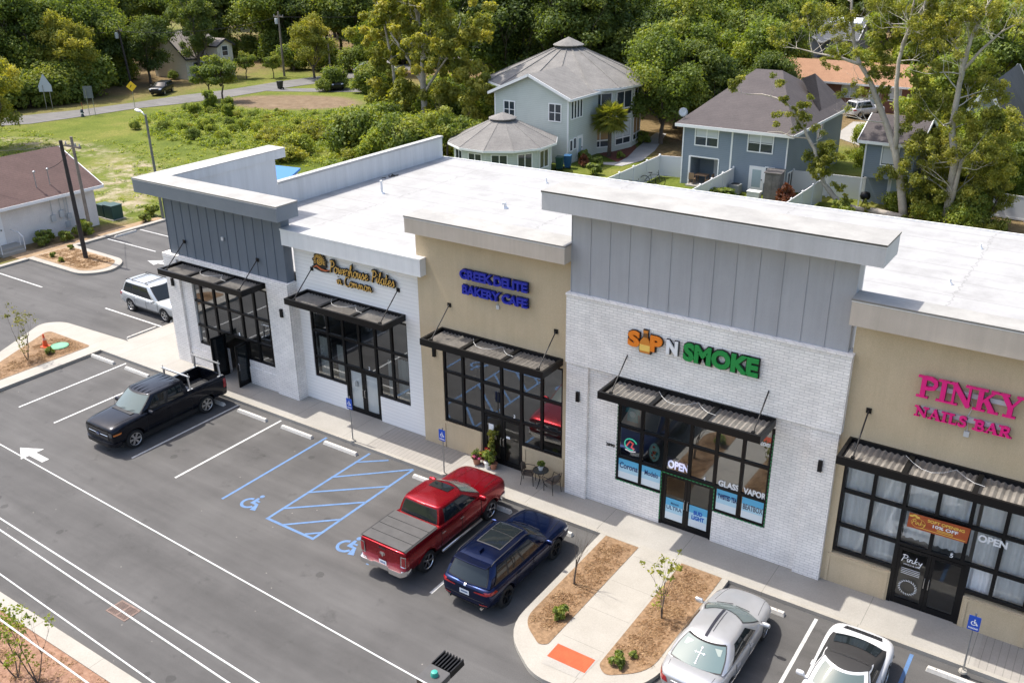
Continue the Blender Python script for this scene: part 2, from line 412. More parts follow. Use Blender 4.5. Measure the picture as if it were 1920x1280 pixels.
# planted corner by the side car park: concrete edge, mulch inside
sheet('kerb', rounded([(-2.05,1.45),(-7.4,1.2),(-8.2,0.4),(-4.6,-6.2),(-3.0,-6.5),(-2.25,-5.6),(-2.25,0.0),(-2.05,0.0)], [0,.7,.7,.9,.6,.4,0,0]), 0.149, KERB, 0.2)
sheet('mulch', rounded([(-3.1,0.0),(-6.9,0.0),(-4.35,-5.3),(-3.15,-5.5)], [.2,.5,.5,.3]), 0.165, MULCH)
# peninsula with the utility poles
sheet('kerb', rounded([(-19.6,6.35),(-13.6,6.35),(-12.6,7.9),(-13.7,9.65),(-19.6,9.75)], [0,1.2,1.2,1.2,0]), 0.14, KERB, 0.2)
sheet('mulch', rounded([(-19.5,6.75),(-14.0,6.75),(-13.2,7.9),(-14.0,9.25),(-19.5,9.35)], [0,.9,.9,.9,0]), 0.155, rough_mat('dry mulch', (0.2,0.13,0.07), (0.36,0.25,0.15), 2, 0.95, 20, 0.8))
sheet('kerb', [(-19.8,-13.5),(-19.4,-13.5),(-19.4,6.35),(-19.8,6.35)], 0.13, KERB, 0.2)
sheet('kerb', [(-19.8,9.75),(-19.4,9.75),(-19.4,30),(-19.8,30)], 0.13, KERB, 0.2)
# island between the stalls in front of the brick shop
ring = rounded([(26.85,-0.0),(26.85,-5.9),(28.55,-7.1),(30.1,-7.0),(31.6,-5.6),(31.6,-0.0)], [0,1.5,.5,.5,1.5,0])
sheet('kerb', ring, 0.148, KERB, 0.2)
sheet('mulch', rounded([(27.08,-0.03),(27.08,-5.3),(28.05,-5.95),(28.28,-5.8),(28.35,-0.03)], [0,.7,.2,.1,0]), 0.162, MULCH)
sheet('mulch', rounded([(29.95,-0.03),(29.95,-5.7),(30.3,-6.0),(31.3,-5.2),(31.38,-0.6),(31.38,-0.03)], [0,.15,.3,.7,.1,0]), 0.162, MULCH)
sheet('path', [(28.42,0.0),(28.42,-5.55),(29.85,-5.55),(29.85,0.0)], 0.153, concrete_material('walk strip', (0.285,0.264,0.227), (0.345,0.322,0.282), 1.55, 1, 0.35, 0.008))
sheet('path', [(28.42,-5.55),(28.55,-6.55),(29.8,-6.5),(29.85,-5.55)], 0.154, WALK)
tact = MB(); tact.box(28.52, 29.78, -6.22, -5.6, 0.1, 0.163)
for i in range(20):
    for j in range(10): tact.box(28.555+i*.0622, 28.58+i*.0622, -6.19+j*.0622, -6.165+j*.0622, 0.163, 0.168)
structure(tact.build('tactile_paving', rough_mat('orange tactile tile', (0.50, 0.060, 0.015), (0.60, 0.085, 0.025), 3, 0.7, 25, 0.1)))
# planter strip at the bottom of the picture
sheet('kerb', [(-19.4,-13.95),(70,-13.95),(70,-13.46),(-19.4,-13.46)], 0.15, KERB, 0.2)
sheet('mulch', [(-19.4,-24),(70,-24),(70,-13.95),(-19.4,-13.95)], 0.12, rough_mat('reddish mulch', (0.17,0.085,0.05), (0.32,0.19,0.125), 7, 0.95, 34, 0.9))
# ------------------------------------------------------------ painted lines
wl = MB(); S = 2.743; Lw = 0.105
for k in range(5): wl.ribbon([(k*S, -5.72), (k*S, -0.12)], Lw, 0.004)
for x in (23.77, 34.53): wl.ribbon([(x, -5.72), (x, -0.12)], Lw, 0.004)
for y in (3.88, 6.63, 9.37, 12.1, 14.85): wl.ribbon([(-7.55, y), (-2.25, y)], Lw, 0.004)
for y in (3.9, 12.05, 14.7): wl.ribbon([(-19.2, y), (-13.9, y)], Lw, 0.004)
structure(wl.build('parking_lines', WHITEPAINT))
bl = MB()
for x in (13.72, 16.14, 18.44, 21.03): bl.ribbon([(x, -5.72), (x, -0.12)], 0.11, 0.004)
for x in (37.35, 39.8): bl.ribbon([(x, -5.72), (x, -0.12)], 0.11, 0.004)
bl.ribbon([(16.085, -5.67), (18.495, -5.67)], 0.11, 0.0065)
for (a, b) in (((16.1,-0.98),(17.15,-0.12)), ((16.1,-2.34),(18.44,-0.12)), ((16.1,-3.64),(18.44,-1.6)), ((16.1,-4.94),(18.44,-2.9)), ((16.9,-5.66),(18.44,-4.25)), ((18.0,-5.62),(18.42,-5.25))):
    bl.ribbon([a, b], 0.10, 0.0085)
structure(bl.build('accessible_bay_lines', BLUEPAINT))
def wheelchair(m, x0, y0, s, z, plane=None):
    c = (0.42, 0.36); r = 0.30
    arc = [(c[0]+r*math.cos(a), c[1]+r*math.sin(a)) for a in [R(100+i*15) for i in range(17)]]
    q = MB(); q.ribbon(arc, 0.12, 0)
    q.ribbon([(0.50, 0.80), (0.52, 0.44), (0.76, 0.44), (0.88, 0.12), (1.0, 0.16)], 0.12, 0.0015)
    q.ribbon([(0.51, 0.62), (0.74, 0.62)], 0.09, 0.003)
    hd = [(0.52+0.10*math.cos(a), 0.95+0.10*math.sin(a)) for a in [2*PI*i/12 for i in range(12)]]
    q.add([(x, y, 0.0045) for x, y in hd], [list(range(12))])
    q.v = [(x0+v[0]*s, y0+v[1]*s, z+v[2]) for v in q.v]
    m.add(q.v, q.f)
hc = MB(); wheelchair(hc, 14.4, -5.68, 0.95, 0.004); structure(hc.build('wheelchair_marking', BLUEPAINT))
hc = MB(); wheelchair(hc, 19.3, -5.70, 0.98, 0.004); structure(hc.build('wheelchair_marking', BLUEPAINT))
def arrow(tip, back, wd, hl, hw):
    t, b = Vector(tip), Vector(back); d = (t-b).normalized(); n = Vector((-d.y, d.x)); k = t-d*hl
    m = MB(); m.add([(*t,.004),(*(k+n*hw),.004),(*(k-n*hw),.004)], [(0,1,2)])
    m.add([(*(k+n*wd),.004),(*(k-n*wd),.004),(*(b-n*wd),.004),(*(b+n*wd),.004)], [(0,1,2,3)])
    return structure(m.build('painted_arrow', WHITEPAINT))
arrow((3.55,-7.75), (5.45,-7.78), 0.15, .95, 0.5)
arrow((-12.75,10.55), (-10.4,10.9), 0.16, 1.05, 0.5)
def wheel_stop(x0, x1, y0, y1, lab):
    t = thing('wheel_stop', lab, 'wheel stop', ((x0+x1)/2, (y0+y1)/2, 0), 0, 'concrete wheel stops at the parking bays')
    dx, dy = (x1-x0)/2, (y1-y0)/2
    m = MB(); a = 0.035
    m.add([(-dx,-dy,0.004),(dx,-dy,0.004),(dx,dy,0.004),(-dx,dy,0.004),(-dx+a,-dy+a,.13),(dx-a,-dy+a,.13),(dx-a,dy-a,.13),(-dx+a,dy-a,.13)],
        [(4,5,6,7),(0,1,5,4),(1,2,6,5),(2,3,7,6),(3,0,4,7)])
    m.build('stop_bar', WSTOP, t, bevel=0.012)
    p = MB()
    for s in (-1, 1):
        q = (s*dx*0.72, 0) if dx > dy else (0, s*dy*0.72)
        p.lathe([(0.018, 0.128), (0.018, 0.138)], 8, (q[0], q[1], 0))
    p.build('anchor_pin', BLACKM, t)
ws = [(-1.3,'white wheel stop by the mulched corner with the traffic cone'), (1.45,'white wheel stop in the empty bay left of the black pickup'),
    (6.85,'white wheel stop behind the rear tyre of the black pickup'), (9.6,'white wheel stop in the empty bay right of the black pickup'), (12.37,'white wheel stop in the empty bay left of the blue bay line'),
    (14.9,'white wheel stop in the blue accessible bay at the first parking sign'), (19.7,'white wheel stop left of the red pickup by the second parking sign'), (22.5,'white wheel stop at the front of the red pickup'), (25.1,'white wheel stop at the front of the blue car'),
    (32.75,'white wheel stop at the front of the silver sedan'), (36.0,'white wheel stop behind the white sports car'), (38.75,'white wheel stop in front of the parking sign at lower right')]
for x, lab in ws: wheel_stop(x-0.92, x+0.92, -0.62, -0.44, lab)
wheel_stop(-2.62, -2.46, 1.75, 3.58, 'white wheel stop in the side bay nearest the brick corner')
wheel_stop(-2.62, -2.46, 4.5, 6.3, 'white wheel stop in front of the silver SUV')
wheel_stop(-19.1, -18.94, 12.5, 14.3, 'white wheel stop by the far lawn beyond the utility poles')
wheel_stop(-19.1, -18.94, 1.0, 2.8, 'white wheel stop by the mulch at the left picture edge')
# drain grate
t = thing('storm_drain', 'rusty double storm drain grate set in the asphalt', 'drain', (16.17,-11.74,0))
fr = MB()
for a in (-.48, -.03, .42): fr.box(a, a+.06, -.31, .31, 0.002, 0.014)
for a in (-.31, .26): fr.box(-.42, .42, a, a+.05, 0.003, 0.012)
fr.build('grate_frame', rough_mat('rusty iron', (0.13,0.085,0.07), (0.22,0.15,0.12), 6, 0.8, 30, 0.3), t)
pit = MB(); pit.box(-.45,.45,-.29,.29,0.0,0.003); pit.build('drain_pit', flat('dark pit', (0.01,0.01,0.01), 0.9), t)
bars = MB()
for i in range(13):
    y = -.245+i*.0405
    bars.box(-.42,-.03,y,y+.02,0.0032,0.010); bars.box(.03,.42,y,y+.02,0.0032,0.010)
bars.build('grate_bars', MATS['rusty iron'], t)
# ------------------------------------------------------------ the row of shops
def brick_material():
    m, t, p = _pr('whitewashed brick'); v = worldco(t)
    s = N(t, 'ShaderNodeSeparateXYZ'); t.links.new(v, s.inputs[0]); cb = N(t, 'ShaderNodeCombineXYZ')
    t.links.new(math_(t, 'ADD', s.outputs[0], s.outputs[1]), cb.inputs[0]); t.links.new(s.outputs[2], cb.inputs[1])
    b = N(t, 'ShaderNodeTexBrick'); t.links.new(cb.outputs[0], b.inputs['Vector'])
    b.inputs['Scale'].default_value = 1.0; b.inputs['Brick Width'].default_value = 0.30; b.inputs['Row Height'].default_value = 0.098
    b.inputs['Mortar Size'].default_value = 0.010; b.inputs['Mortar Smooth'].default_value = 0.4; b.inputs['Bias'].default_value = -0.1
    b.inputs['Color1'].default_value = (0.90, 0.855, 0.80, 1); b.inputs['Color2'].default_value = (0.82, 0.78, 0.73, 1); b.inputs['Mortar'].default_value = (0.60, 0.565, 0.53, 1)
    n = ramp(t, noise(t, 1.1, 6, 0.7, v), [(0.3, (0.86, 0.86, 0.86)), (0.65, (1.06, 1.06, 1.06))])
    c = mixc(t, 1.0, b.outputs['Color'], n, 'MULTIPLY')
    t.links.new(c, p.inputs['Base Color']); p.inputs['Roughness'].default_value = 0.8
    bp = N(t, 'ShaderNodeBump'); bp.invert = True; bp.inputs['Strength'].default_value = 0.7; bp.inputs['Distance'].default_value = 0.012
    t.links.new(b.outputs['Fac'], bp.inputs['Height']); t.links.new(bp.outputs[0], p.inputs['Normal'])
    return m
def lap_material(name, c1, c2, h=0.17, gap=0.4):
    m, t, p = _pr(name); v = worldco(t)
    s = N(t, 'ShaderNodeSeparateXYZ'); t.links.new(v, s.inputs[0])
    f = math_(t, 'FRACT', math_(t, 'MULTIPLY', s.outputs[2], 1/h))
    c = ramp(t, noise(t, 0.8, 5, 0.6, v), [(0.3, c1), (0.7, c2)])
    c = mixc(t, math_(t, 'MULTIPLY', math_(t, 'LESS_THAN', f, 0.09), gap), c, tuple(x*0.3 for x in c1))  # dark line colours in the shadow under each board's lap
    t.links.new(c, p.inputs['Base Color']); p.inputs['Roughness'].default_value = 0.6
    bump(t, p, math_(t, 'SUBTRACT', 1.0, f), 0.5, 0.02)
    return m
BRICK = brick_material()
LAPW = lap_material('white lap siding', (0.81,0.785,0.75), (0.86,0.835,0.80), 0.165, 0.28)
TAN = rough_mat('tan stucco', (0.52,0.41,0.262), (0.57,0.455,0.30), 0.9, 0.9, 55, 0.35, streak=.10)
TANTRIM = rough_mat('tan trim', (0.50,0.43,0.35), (0.56,0.48,0.40), 0.9, 0.75, 40, 0.1, streak=.16)
BLUEGREY = rough_mat('blue grey siding', (0.110,0.134,0.166), (0.126,0.152,0.186), 0.8, 0.55, 30, 0.05, streak=.15)
BLUETRIM = rough_mat('blue grey fascia', (0.155,0.178,0.205), (0.185,0.208,0.235), 0.8, 0.5, 30, 0.05)
GREYSID = rough_mat('pale grey siding', (0.36,0.36,0.375), (0.40,0.40,0.415), 0.8, 0.55, 30, 0.05, streak=.15)
GREYTRIM = rough_mat('pale grey fascia', (0.46,0.455,0.46), (0.52,0.515,0.52), 0.8, 0.5, 30, 0.05, streak=.14)
WHITETRIM = rough_mat('white trim', (0.70,0.70,0.69), (0.78,0.78,0.77), 0.8, 0.5, 30, 0.05, streak=.14)
CAPM = rough_mat('weathered parapet cap', (0.24,0.232,0.215), (0.34,0.33,0.305), 0.9, 0.7, 12, 0.1)
CAPL = rough_mat('pale parapet cap', (0.34,0.333,0.32), (0.44,0.433,0.42), 0.9, 0.7, 12, 0.1)
DARKCAP = flat('dark drip edge', (0.075,0.072,0.068), 0.5, 0.3)
GREYCAP = flat('grey drip edge', (0.22,0.21,0.20), 0.5, 0.3)
def roof_material():
    m, t, p = _pr('white roof membrane'); v = worldco(t)
    c = ramp(t, noise(t, 0.5, 7, 0.7, v), [(0.25, (0.235,0.231,0.224)), (0.55, (0.325,0.322,0.315)), (0.8, (0.345,0.343,0.338))])
    s = N(t, 'ShaderNodeSeparateXYZ'); t.links.new(v, s.inputs[0])
    wob = math_(t, 'MULTIPLY', noise(t, 2.5, 3, 0.5, v), 0.07)
    for ax, per, wd, off in ((1, 1.85, 0.035, 0.2), (0, 9.6, 0.008, 0.35)):
        f = math_(t, 'FRACT', math_(t, 'ADD', math_(t, 'MULTIPLY_ADD', s.outputs[ax], 1/per, off), wob))
        l = math_(t, 'LESS_THAN', f, wd); c = mixc(t, math_(t, 'MULTIPLY', l, 0.6), c, (0.20,0.197,0.19))
        g = math_(t, 'LESS_THAN', f, 0.12 if ax else 0.03); c = mixc(t, math_(t, 'MULTIPLY', g, 0.16), c, (0.25,0.245,0.235))
    mp = N(t, 'ShaderNodeMapping'); mp.inputs['Scale'].default_value = (0.06, 0.9, 1); t.links.new(v, mp.inputs[0])
    st = ramp(t, noise(t, 1.0, 5, 0.65, mp.outputs[0]), [(0.5, (1,1,1)), (0.75, (0.88,0.877,0.868))])
    c = mixc(t, 1.0, c, st, 'MULTIPLY')
    t.links.new(c, p.inputs['Base Color']); p.inputs['Roughness'].default_value = 0.7
    bump(t, p, noise(t, 3, 4, 0.6, v), 0.12, 0.02)
    return m
ROOFM = roof_material()
def stained_white():
    m, t, p = _pr('streaked white parapet'); v = worldco(t)
    mp = N(t, 'ShaderNodeMapping'); mp.inputs['Scale'].default_value = (1.6, 1.6, 0.12); t.links.new(v, mp.inputs[0])
    c = ramp(t, noise(t, 1.0, 6, 0.7, mp.outputs[0]), [(0.3, (0.50,0.497,0.49)), (0.6, (0.62,0.617,0.61)), (0.8, (0.67,0.667,0.66))])
    t.links.new(c, p.inputs['Base Color']); p.inputs['Roughness'].default_value = 0.7; return m
STAINW = stained_white()
SGLASS = glass('storefront glass', (0.62,0.65,0.64), 0.17)
CGLASS = glass('clear shop glass', (0.96,0.97,0.97), 0.03)
FLOORIN = rough_mat('shop floor', (0.20,0.17,0.14), (0.27,0.23,0.19), 1, 0.5, 20, 0.0)
WALLIN = rough_mat('shop inner wall', (0.24,0.23,0.215), (0.28,0.27,0.25), 1, 0.8, 20, 0.0)
CURTAIN = rough_mat('white curtain', (0.78,0.78,0.78), (0.84,0.84,0.83), 2, 0.9, 20, 0.0)
mall = thing('shop_building', 'row of single storey shops with white roof, brick, siding and tan stucco fronts', 'building', (20,12,0))
def part(mb, name, mat, parent=None, **k): return mb.build(name, mat, parent or mall, world=True, **k)
XB = 46.0
# body below the roof, roof sheet, back and side walls
bd = MB()
bd.add([(1.9,9.0,0),(XB,9.0,0),(XB,24.9,0),(1.9,23.4,0),(1.9,9.0,5.9),(XB,9.0,5.9),(XB,24.9,5.9),(1.9,23.4,5.9)], [(0,1,5,4),(1,2,6,5),(2,3,7,6),(3,0,4,7)])
part(bd, 'back_wall', TAN)
rf = MB(); rf.prism([(1.9,2.3),(XB,2.3),(XB,25.0),(1.9,23.5)], 5.9, 6.03); part(rf, 'roof', ROOFM)
ed = MB(); ed.prism([(1.9,23.5),(XB,25.0),(XB,25.12),(1.9,23.62)], 5.85, 6.09); part(ed, 'roof_edge', WHITETRIM)
sp = MB(); sp.box(1.58,1.88,9.05,23.5,0,7.30); part(sp, 'side_wall', STAINW)
sc = MB(); sc.box(1.54,1.93,9.3,23.56,7.30,7.42); part(sc, 'parapet_cap', CAPL)
fl = MB(); fl.box(2.3,XB,2.25,9.0,0.02,0.16); part(fl, 'shop_floor', FLOORIN)
iw = MB()
for x in (2.0,10.9,17.6,24.6,33.8,40.6): iw.box(x,x+.12,2.3,8.8,0.16,5.88)
iw.box(2.2,XB,5.2,5.3,0.17,5.87); part(iw, 'inner_wall', WALLIN)
# left tower
def wall_with_opening(x0, x1, y0, y1, z0, z1, ox0, ox1, oz0, oz1, dx0, dx1):
    """a front wall with a window opening and a door cut below its sill"""
    m = MB(); m.box(x0,ox0,y0,y1,z0,z1); m.box(ox1,x1,y0,y1,z0,z1); m.box(ox0,ox1,y0,y1,oz1,z1)
    m.box(ox0,dx0,y0,y1,z0,oz0); m.box(dx1,ox1,y0,y1,z0,oz0); return m
SILL, HEAD = 1.40, 5.05
W5 = 5.5
shops = {}
def storefront(name, x0, yw, door_x0, door_x1, glassm, ncol=6, open_doors=False):
    """black aluminium window wall: frame bars, panes, two door leaves"""
    y = yw+0.09; xs = [x0+W5*i/ncol for i in range(ncol+1)]
    rows = [SILL, 2.33, 3.58, HEAD]
    f = MB(); b = 0.055
    for i, x in enumerate(xs):
        zb = SILL if not (door_x0+0.05 < x < door_x1-0.05) else 2.27
        f.box(x-b, x+b, y-.055, y+.055, zb, HEAD)
    for z in rows:
        segs = [(x0-b, x0+W5+b)] if z > 2.0 else [(x0-b, door_x0), (door_x1, x0+W5+b)]
        for a, c in segs: f.box(a, c, y-.052, y+.052, z-b, z+b)
    for x in (door_x0, door_x1): f.box(x-b-.005, x+b+.005, y-.058, y+.058, 0.152, 2.33)
    win = part(f, 'window_frame', BLACKM)
    g = MB()
    for i in range(ncol):
        for j in range(3):
            a, c = xs[i]+b, xs[i+1]-b; z0, z1 = rows[j]+b, rows[j+1]-b
            if j == 0 and not (c <= door_x0+.1 or a >= door_x1-.1): continue
            g.add([(a-.01,y,z0-.01),(c+.01,y,z0-.01),(c+.01,y,z1+.01),(a-.01,y,z1+.01)], [(0,1,2,3)])
    pn = part(g, 'pane', glassm, None)
    pn.parent = win
    me = pn.data
    lw = (door_x1-door_x0)/2
    for s in (0, 1):
        L = MB(); wdt = lw-0.065
        L.box(0,.105,-.03,.03,0,2.08); L.box(wdt-.105,wdt,-.03,.03,0,2.08); L.box(.105,wdt-.105,-.029,.029,1.98,2.08); L.box(.105,wdt-.105,-.029,.029,0,.20)
        G = MB(); G.add([(.1,0,.19),(wdt-.1,0,.19),(wdt-.1,0,1.99),(.1,0,1.99)], [(0,1,2,3)])
        H = MB(); hx = wdt-.06 if s == 0 else .06
        H.tube([(hx,-.03,.85),(hx,-.09,.88),(hx,-.09,1.18),(hx,-.03,1.21)], .014, 6)
        base = Vector((door_x0+.06 if s == 0 else door_x0+lw+.005, y, 0.16))
        if open_doors:
            if s == 0: Mt = Matrix.Translation(base) @ Matrix.Rotation(R(-97), 4, 'Z')
            else: Mt = Matrix.Translation(Vector((door_x1-.06, y, .16))) @ Matrix.Rotation(R(93), 4, 'Z') @ Matrix.Translation((-wdt, 0, 0))
        else: Mt = Matrix.Translation(base)
        for q in (L, G, H): q.xf(Mt)
        d = part(L, 'door', BLACKM); gp = part(G, 'pane', CGLASS if not open_doors else car_glass()); gp.parent = d; hp = part(H, 'handle', flat('brushed steel', (0.5,0.5,0.5), 0.35, 1.0)); hp.parent = d
    return win
def awning(x0, x1, yw):
    """flat black canopy of corrugated sheet in a steel frame, hung by two rods"""
    y0, z0, z1 = yw-1.38, 5.24, 5.50
    f = MB(); w_ = 0.09
    f.box(x0,x1,y0,y0+w_,z0,z1); f.box(x0,x1,yw-w_,yw-.003,z0,z1)
    for x in (x0,x1-w_): f.box(x,x+w_,y0+w_,yw-w_,z0,z1)
    L = x1-x0
    for k in (1,2): f.box(x0+L*k/3-.07,x0+L*k/3+.07,y0+w_,yw-w_,z0+.02,z1-.03)
    a = part(f, 'awning', BLACKM)
    c = MB(); n = 60; 
    xs = [x0+w_+(L-2*w_)*i/(n) for i in range(n+1)]
    zz = [5.37+(0.03 if (i//1) % 2 else -0.03) for i in range(n+1)]
    vs = []
    for x, z in zip(xs, zz): vs += [(x,y0+w_-.01,z),(x,yw-w_+.01,z)]
    c.add(vs, [(2*i,2*i+2,2*i+3,2*i+1) for i in range(n)])
    s_ = part(c, 'corrugated_sheet', MATS.get('corr') or corr_mat()); s_.parent = a
    for k in (0,1):
        xx = x0+.42 if k == 0 else x1-.30
        r = MB(); r.tube([(xx,y0+.16,5.46),(xx,yw-.04,6.5)], .024, 6); r.box(xx-.075,xx+.075,yw-.045,yw-.004,6.42,6.58); r.box(xx-.05,xx+.05,y0+.1,y0+.22,5.44,5.52)
        q = part(r, 'hanger_rod', BLACKM); q.parent = a
    wr = MB(); pts = []
    for i in range(9):
        u = i/8; pts.append((x0+L*(.3+.4*u), yw-.2-.6*abs(math.sin(u*5)), 5.46+.03*math.sin(u*9)))
    wr.tube(pts, .007, 5); q = part(wr, 'loose_wire', flat('white wire', (0.6,0.6,0.58), 0.6)); q.parent = a
    return a
def corr_mat():
    m, t, p = _pr('corr'); v = worldco(t)
    c = ramp(t, noise(t, 1.3, 6, 0.7, v), [(0.3, (0.13,0.12,0.108)), (0.7, (0.32,0.295,0.26))])
    t.links.new(c, p.inputs['Base Color']); p.inputs['Metallic'].default_value = 0.25; p.inputs['Roughness'].default_value = 0.45
    MATS['corr'] = m; return m
def sconce(x, y, z0=4.14, z1=4.52):
    m = MB(); m.box(x-.065,x+.065,y-.10,y-.003,z0,z1); part(m, 'wall_light', BLACKM, bevel=.01)
def fascia(x0, x1, y0, y1, z0, z1, mat, capm, edge, name='fascia', left_ret=True):
    m = MB(); m.box(x0,x1,y0,y1,z0,z1-.055); part(m, name, mat)
    c = MB(); c.box(x0-.02,x1+.02,y0-.02,y1+.02,z1-.055,z1); part(c, 'parapet_cap', [capm, edge])
    o = COL.objects[-1]
    for p in o.data.polygons: p.material_index = 0 if p.normal.z > .5 else 1
    g = MB(); g.box(x0-.012,x1+.012,y0-.012,y0+.05,z1-.085,z1-.057); part(g, 'drip_edge', WHITETRIM)
def battens(x0, x1, y0, y1, z0, z1, n, mat):
    m = MB(); m.box(x0,x1,y0,y1,z0,z1)
    for i in range(n+1):
        x = x0+(x1-x0)*i/n; m.box(max(x0-.001,x-.022),min(x1+.001,x+.022),y0-.022,y0,z0+.004,z1-.004)
    part(m, 'siding', mat)
# A: blue grey tower over brick
part(wall_with_opening(2.15,10.45,1.6,1.95,0,5.55,3.85-.05,3.4+W5+.1,SILL-.05,HEAD+.05,5.55-.06,7.2+.06), 'brick_front', BRICK)
for q in ((2.1,3.05,1.48,1.6,0,5.548),(9.15,10.48,1.48,1.6,0,5.548)): pl = MB(); pl.box(*q); part(pl, 'brick_pilaster', BRICK)
pl = MB(); pl.box(2.1,10.5,1.46,2.05,5.55,5.72); part(pl, 'brick_ledge', BRICK)
pl = MB(); pl.box(10.45,10.5,1.6,2.05,0,5.55); part(pl, 'brick_return', BRICK)
ls = MB(); ls.box(2.12,2.45,1.96,9.0,0,5.7); part(ls, 'side_wall', BRICK)
for q in ((3.05,5.49),(7.26,9.15)): bs = MB(); bs.box(*q,1.56,1.6,0,1.0); part(bs, 'brick_plinth', BRICK)
battens(2.55,10.35,1.66,2.1,5.72,8.68,13,BLUEGREY)
fascia(1.5,10.93,0.95,2.15,8.68,9.35,BLUETRIM,CAPM,GREYCAP)
pw = MB(); pw.box(2.0,2.62,2.16,8.6,5.7,8.85); part(pw, 'parapet', STAINW)
pc = MB(); pc.box(1.5,2.68,2.17,9.3,8.85,9.29); part(pc, 'parapet', STAINW)
pc = MB(); pc.box(1.48,2.7,2.17,9.32,9.29,9.34); part(pc, 'parapet_cap', CAPL)
storefront('A', 3.4+.0, 1.6, 5.5, 7.2, SGLASS, open_doors=True)
awning(3.35, 8.98, 1.6)
for x in (2.6,10.0): sconce(x, 1.48)
bx = MB(); bx.box(6.42,6.55,1.58,1.64,7.0,7.16); part(bx, 'junction_box', flat('pvc grey', (0.55,0.55,0.55), 0.6))
# B: white lap siding
part(wall_with_opening(10.5,17.5,2.05,2.35,0,7.5,11.1,16.62,SILL-.05,HEAD+.05,12.97,14.93), 'lap_siding_front', LAPW)
fascia(10.42,17.95,1.5,2.45,7.5,8.22,WHITETRIM,CAPL,WHITETRIM)
storefront('B', 11.12, 2.05, 13.0, 14.9, SGLASS)
awning(11.12, 16.62, 2.05)
# C: tan stucco
part(wall_with_opening(17.5,24.42,1.85,2.15,0,9.32,18.58,24.12,SILL-.05,HEAD+.05,20.42,22.33), 'stucco_front', TAN)
fascia(17.55,24.5,1.2,2.3,9.3,9.95,TANTRIM,CAPM,GREYCAP)
storefront('C', 18.6, 1.85, 20.45, 22.3, SGLASS)
awning(18.62, 24.12, 1.85)
sconce(18.2, 1.85)
def panel_trim(x0, x1, y, z0, z1, mat):
    m = MB(); t_ = .1
    m.box(x0,x1,y-.03,y,z1-t_,z1); m.box(x0,x0+t_,y-.028,y,z0,z1-t_); m.box(x1-t_,x1,y-.028,y,z0,z1-t_); part(m, 'panel_trim', mat)
panel_trim(18.5,20.38,1.85,.16,1.36,TAN); panel_trim(22.38,24.2,1.85,.16,1.36,TAN)
# D: brick shop under a tall grey parapet
part(wall_with_opening(24.42,34.0,1.68,2.0,0,5.6,26.48,32.06,SILL-.05,HEAD+.05,28.25,30.22), 'brick_front', BRICK)
for q in ((24.42,25.3,1.58,1.68,0,5.6),(33.15,33.98,1.58,1.68,0,5.6)): pl = MB(); pl.box(*q); part(pl, 'brick_pilaster', BRICK)
pl = MB(); pl.box(33.98,34.02,1.58,2.0,0,5.6); part(pl, 'brick_return', BRICK)
up = MB(); up.box(24.42,34.08,1.5,2.0,5.6,8.12); up.box(24.40,34.10,1.47,2.02,8.12,8.2); part(up, 'brick_band', BRICK)
battens(24.5,33.9,1.66,2.2,8.2,11.15,13,GREYSID)
fascia(23.75,34.67,0.95,2.45,11.15,11.8,GREYTRIM,CAPM,DARKCAP)
pb = MB(); pb.box(24.5,33.9,2.2,2.3,6.0,11.1); part(pb, 'parapet', STAINW)
storefront('D', 26.5, 1.68, 28.28, 30.2, SGLASS)
awning(26.42, 32.06, 1.62)
for x in (24.93,33.6): sconce(x, 1.58)
# E: tan stucco with curtains
part(wall_with_opening(34.02,44,1.75,2.05,0,9.25,34.27,39.83,SILL-.15,HEAD+.05,36.1,38.2), 'stucco_front', TAN)
fascia(33.92,44,1.2,1.98,9.25,10.05,TANTRIM,CAPM,GREYCAP)
storefront('E', 34.3, 1.75, 36.15, 38.15, CGLASS)
awning(34.3, 39.85, 1.75)
panel_trim(34.15,36.05,1.75,.16,1.22,TAN); panel_trim(38.25,40.0,1.75,.16,1.22,TAN)
# curtains and blinds behind the glass
def curtain(x0, x1, y, z0, z1, amp=.05, per=.16, name='curtain', mat=None):
    m = MB(); n = max(8, int((x1-x0)/per*4)); vs = []
    for i in range(n+1):
        x = x0+(x1-x0)*i/n; yy = y+amp*math.sin(2*PI*(x-x0)/per+math.sin(i*.7))
        vs += [(x,yy,z0),(x,yy,z1)]
    m.add(vs, [(2*i,2*i+2,2*i+3,2*i+1) for i in range(n)]); part(m, name, mat or CURTAIN, smooth=True)
for a, b_ in ((11.2,11.95),(15.75,16.55)): curtain(a, b_, 2.38, .3, 3.2)
for a, b_ in ((12.2,12.6),(15.15,15.5)): curtain(a, b_, 2.42, .3, 3.0)
bl_ = MB(); bl_.box(13.1,13.9,2.19,2.20,.3,2.15); bl_.box(14.02,14.8,2.19,2.20,.3,2.15); part(bl_, 'door_blind', CURTAIN)
curtain(34.35, 36.1, 2.06, .3, 5.0, .05, .2); curtain(36.2, 38.1, 2.06, 2.45, 5.0, .05, .2); curtain(38.2, 39.8, 2.06, .3, 5.0, .05, .2)
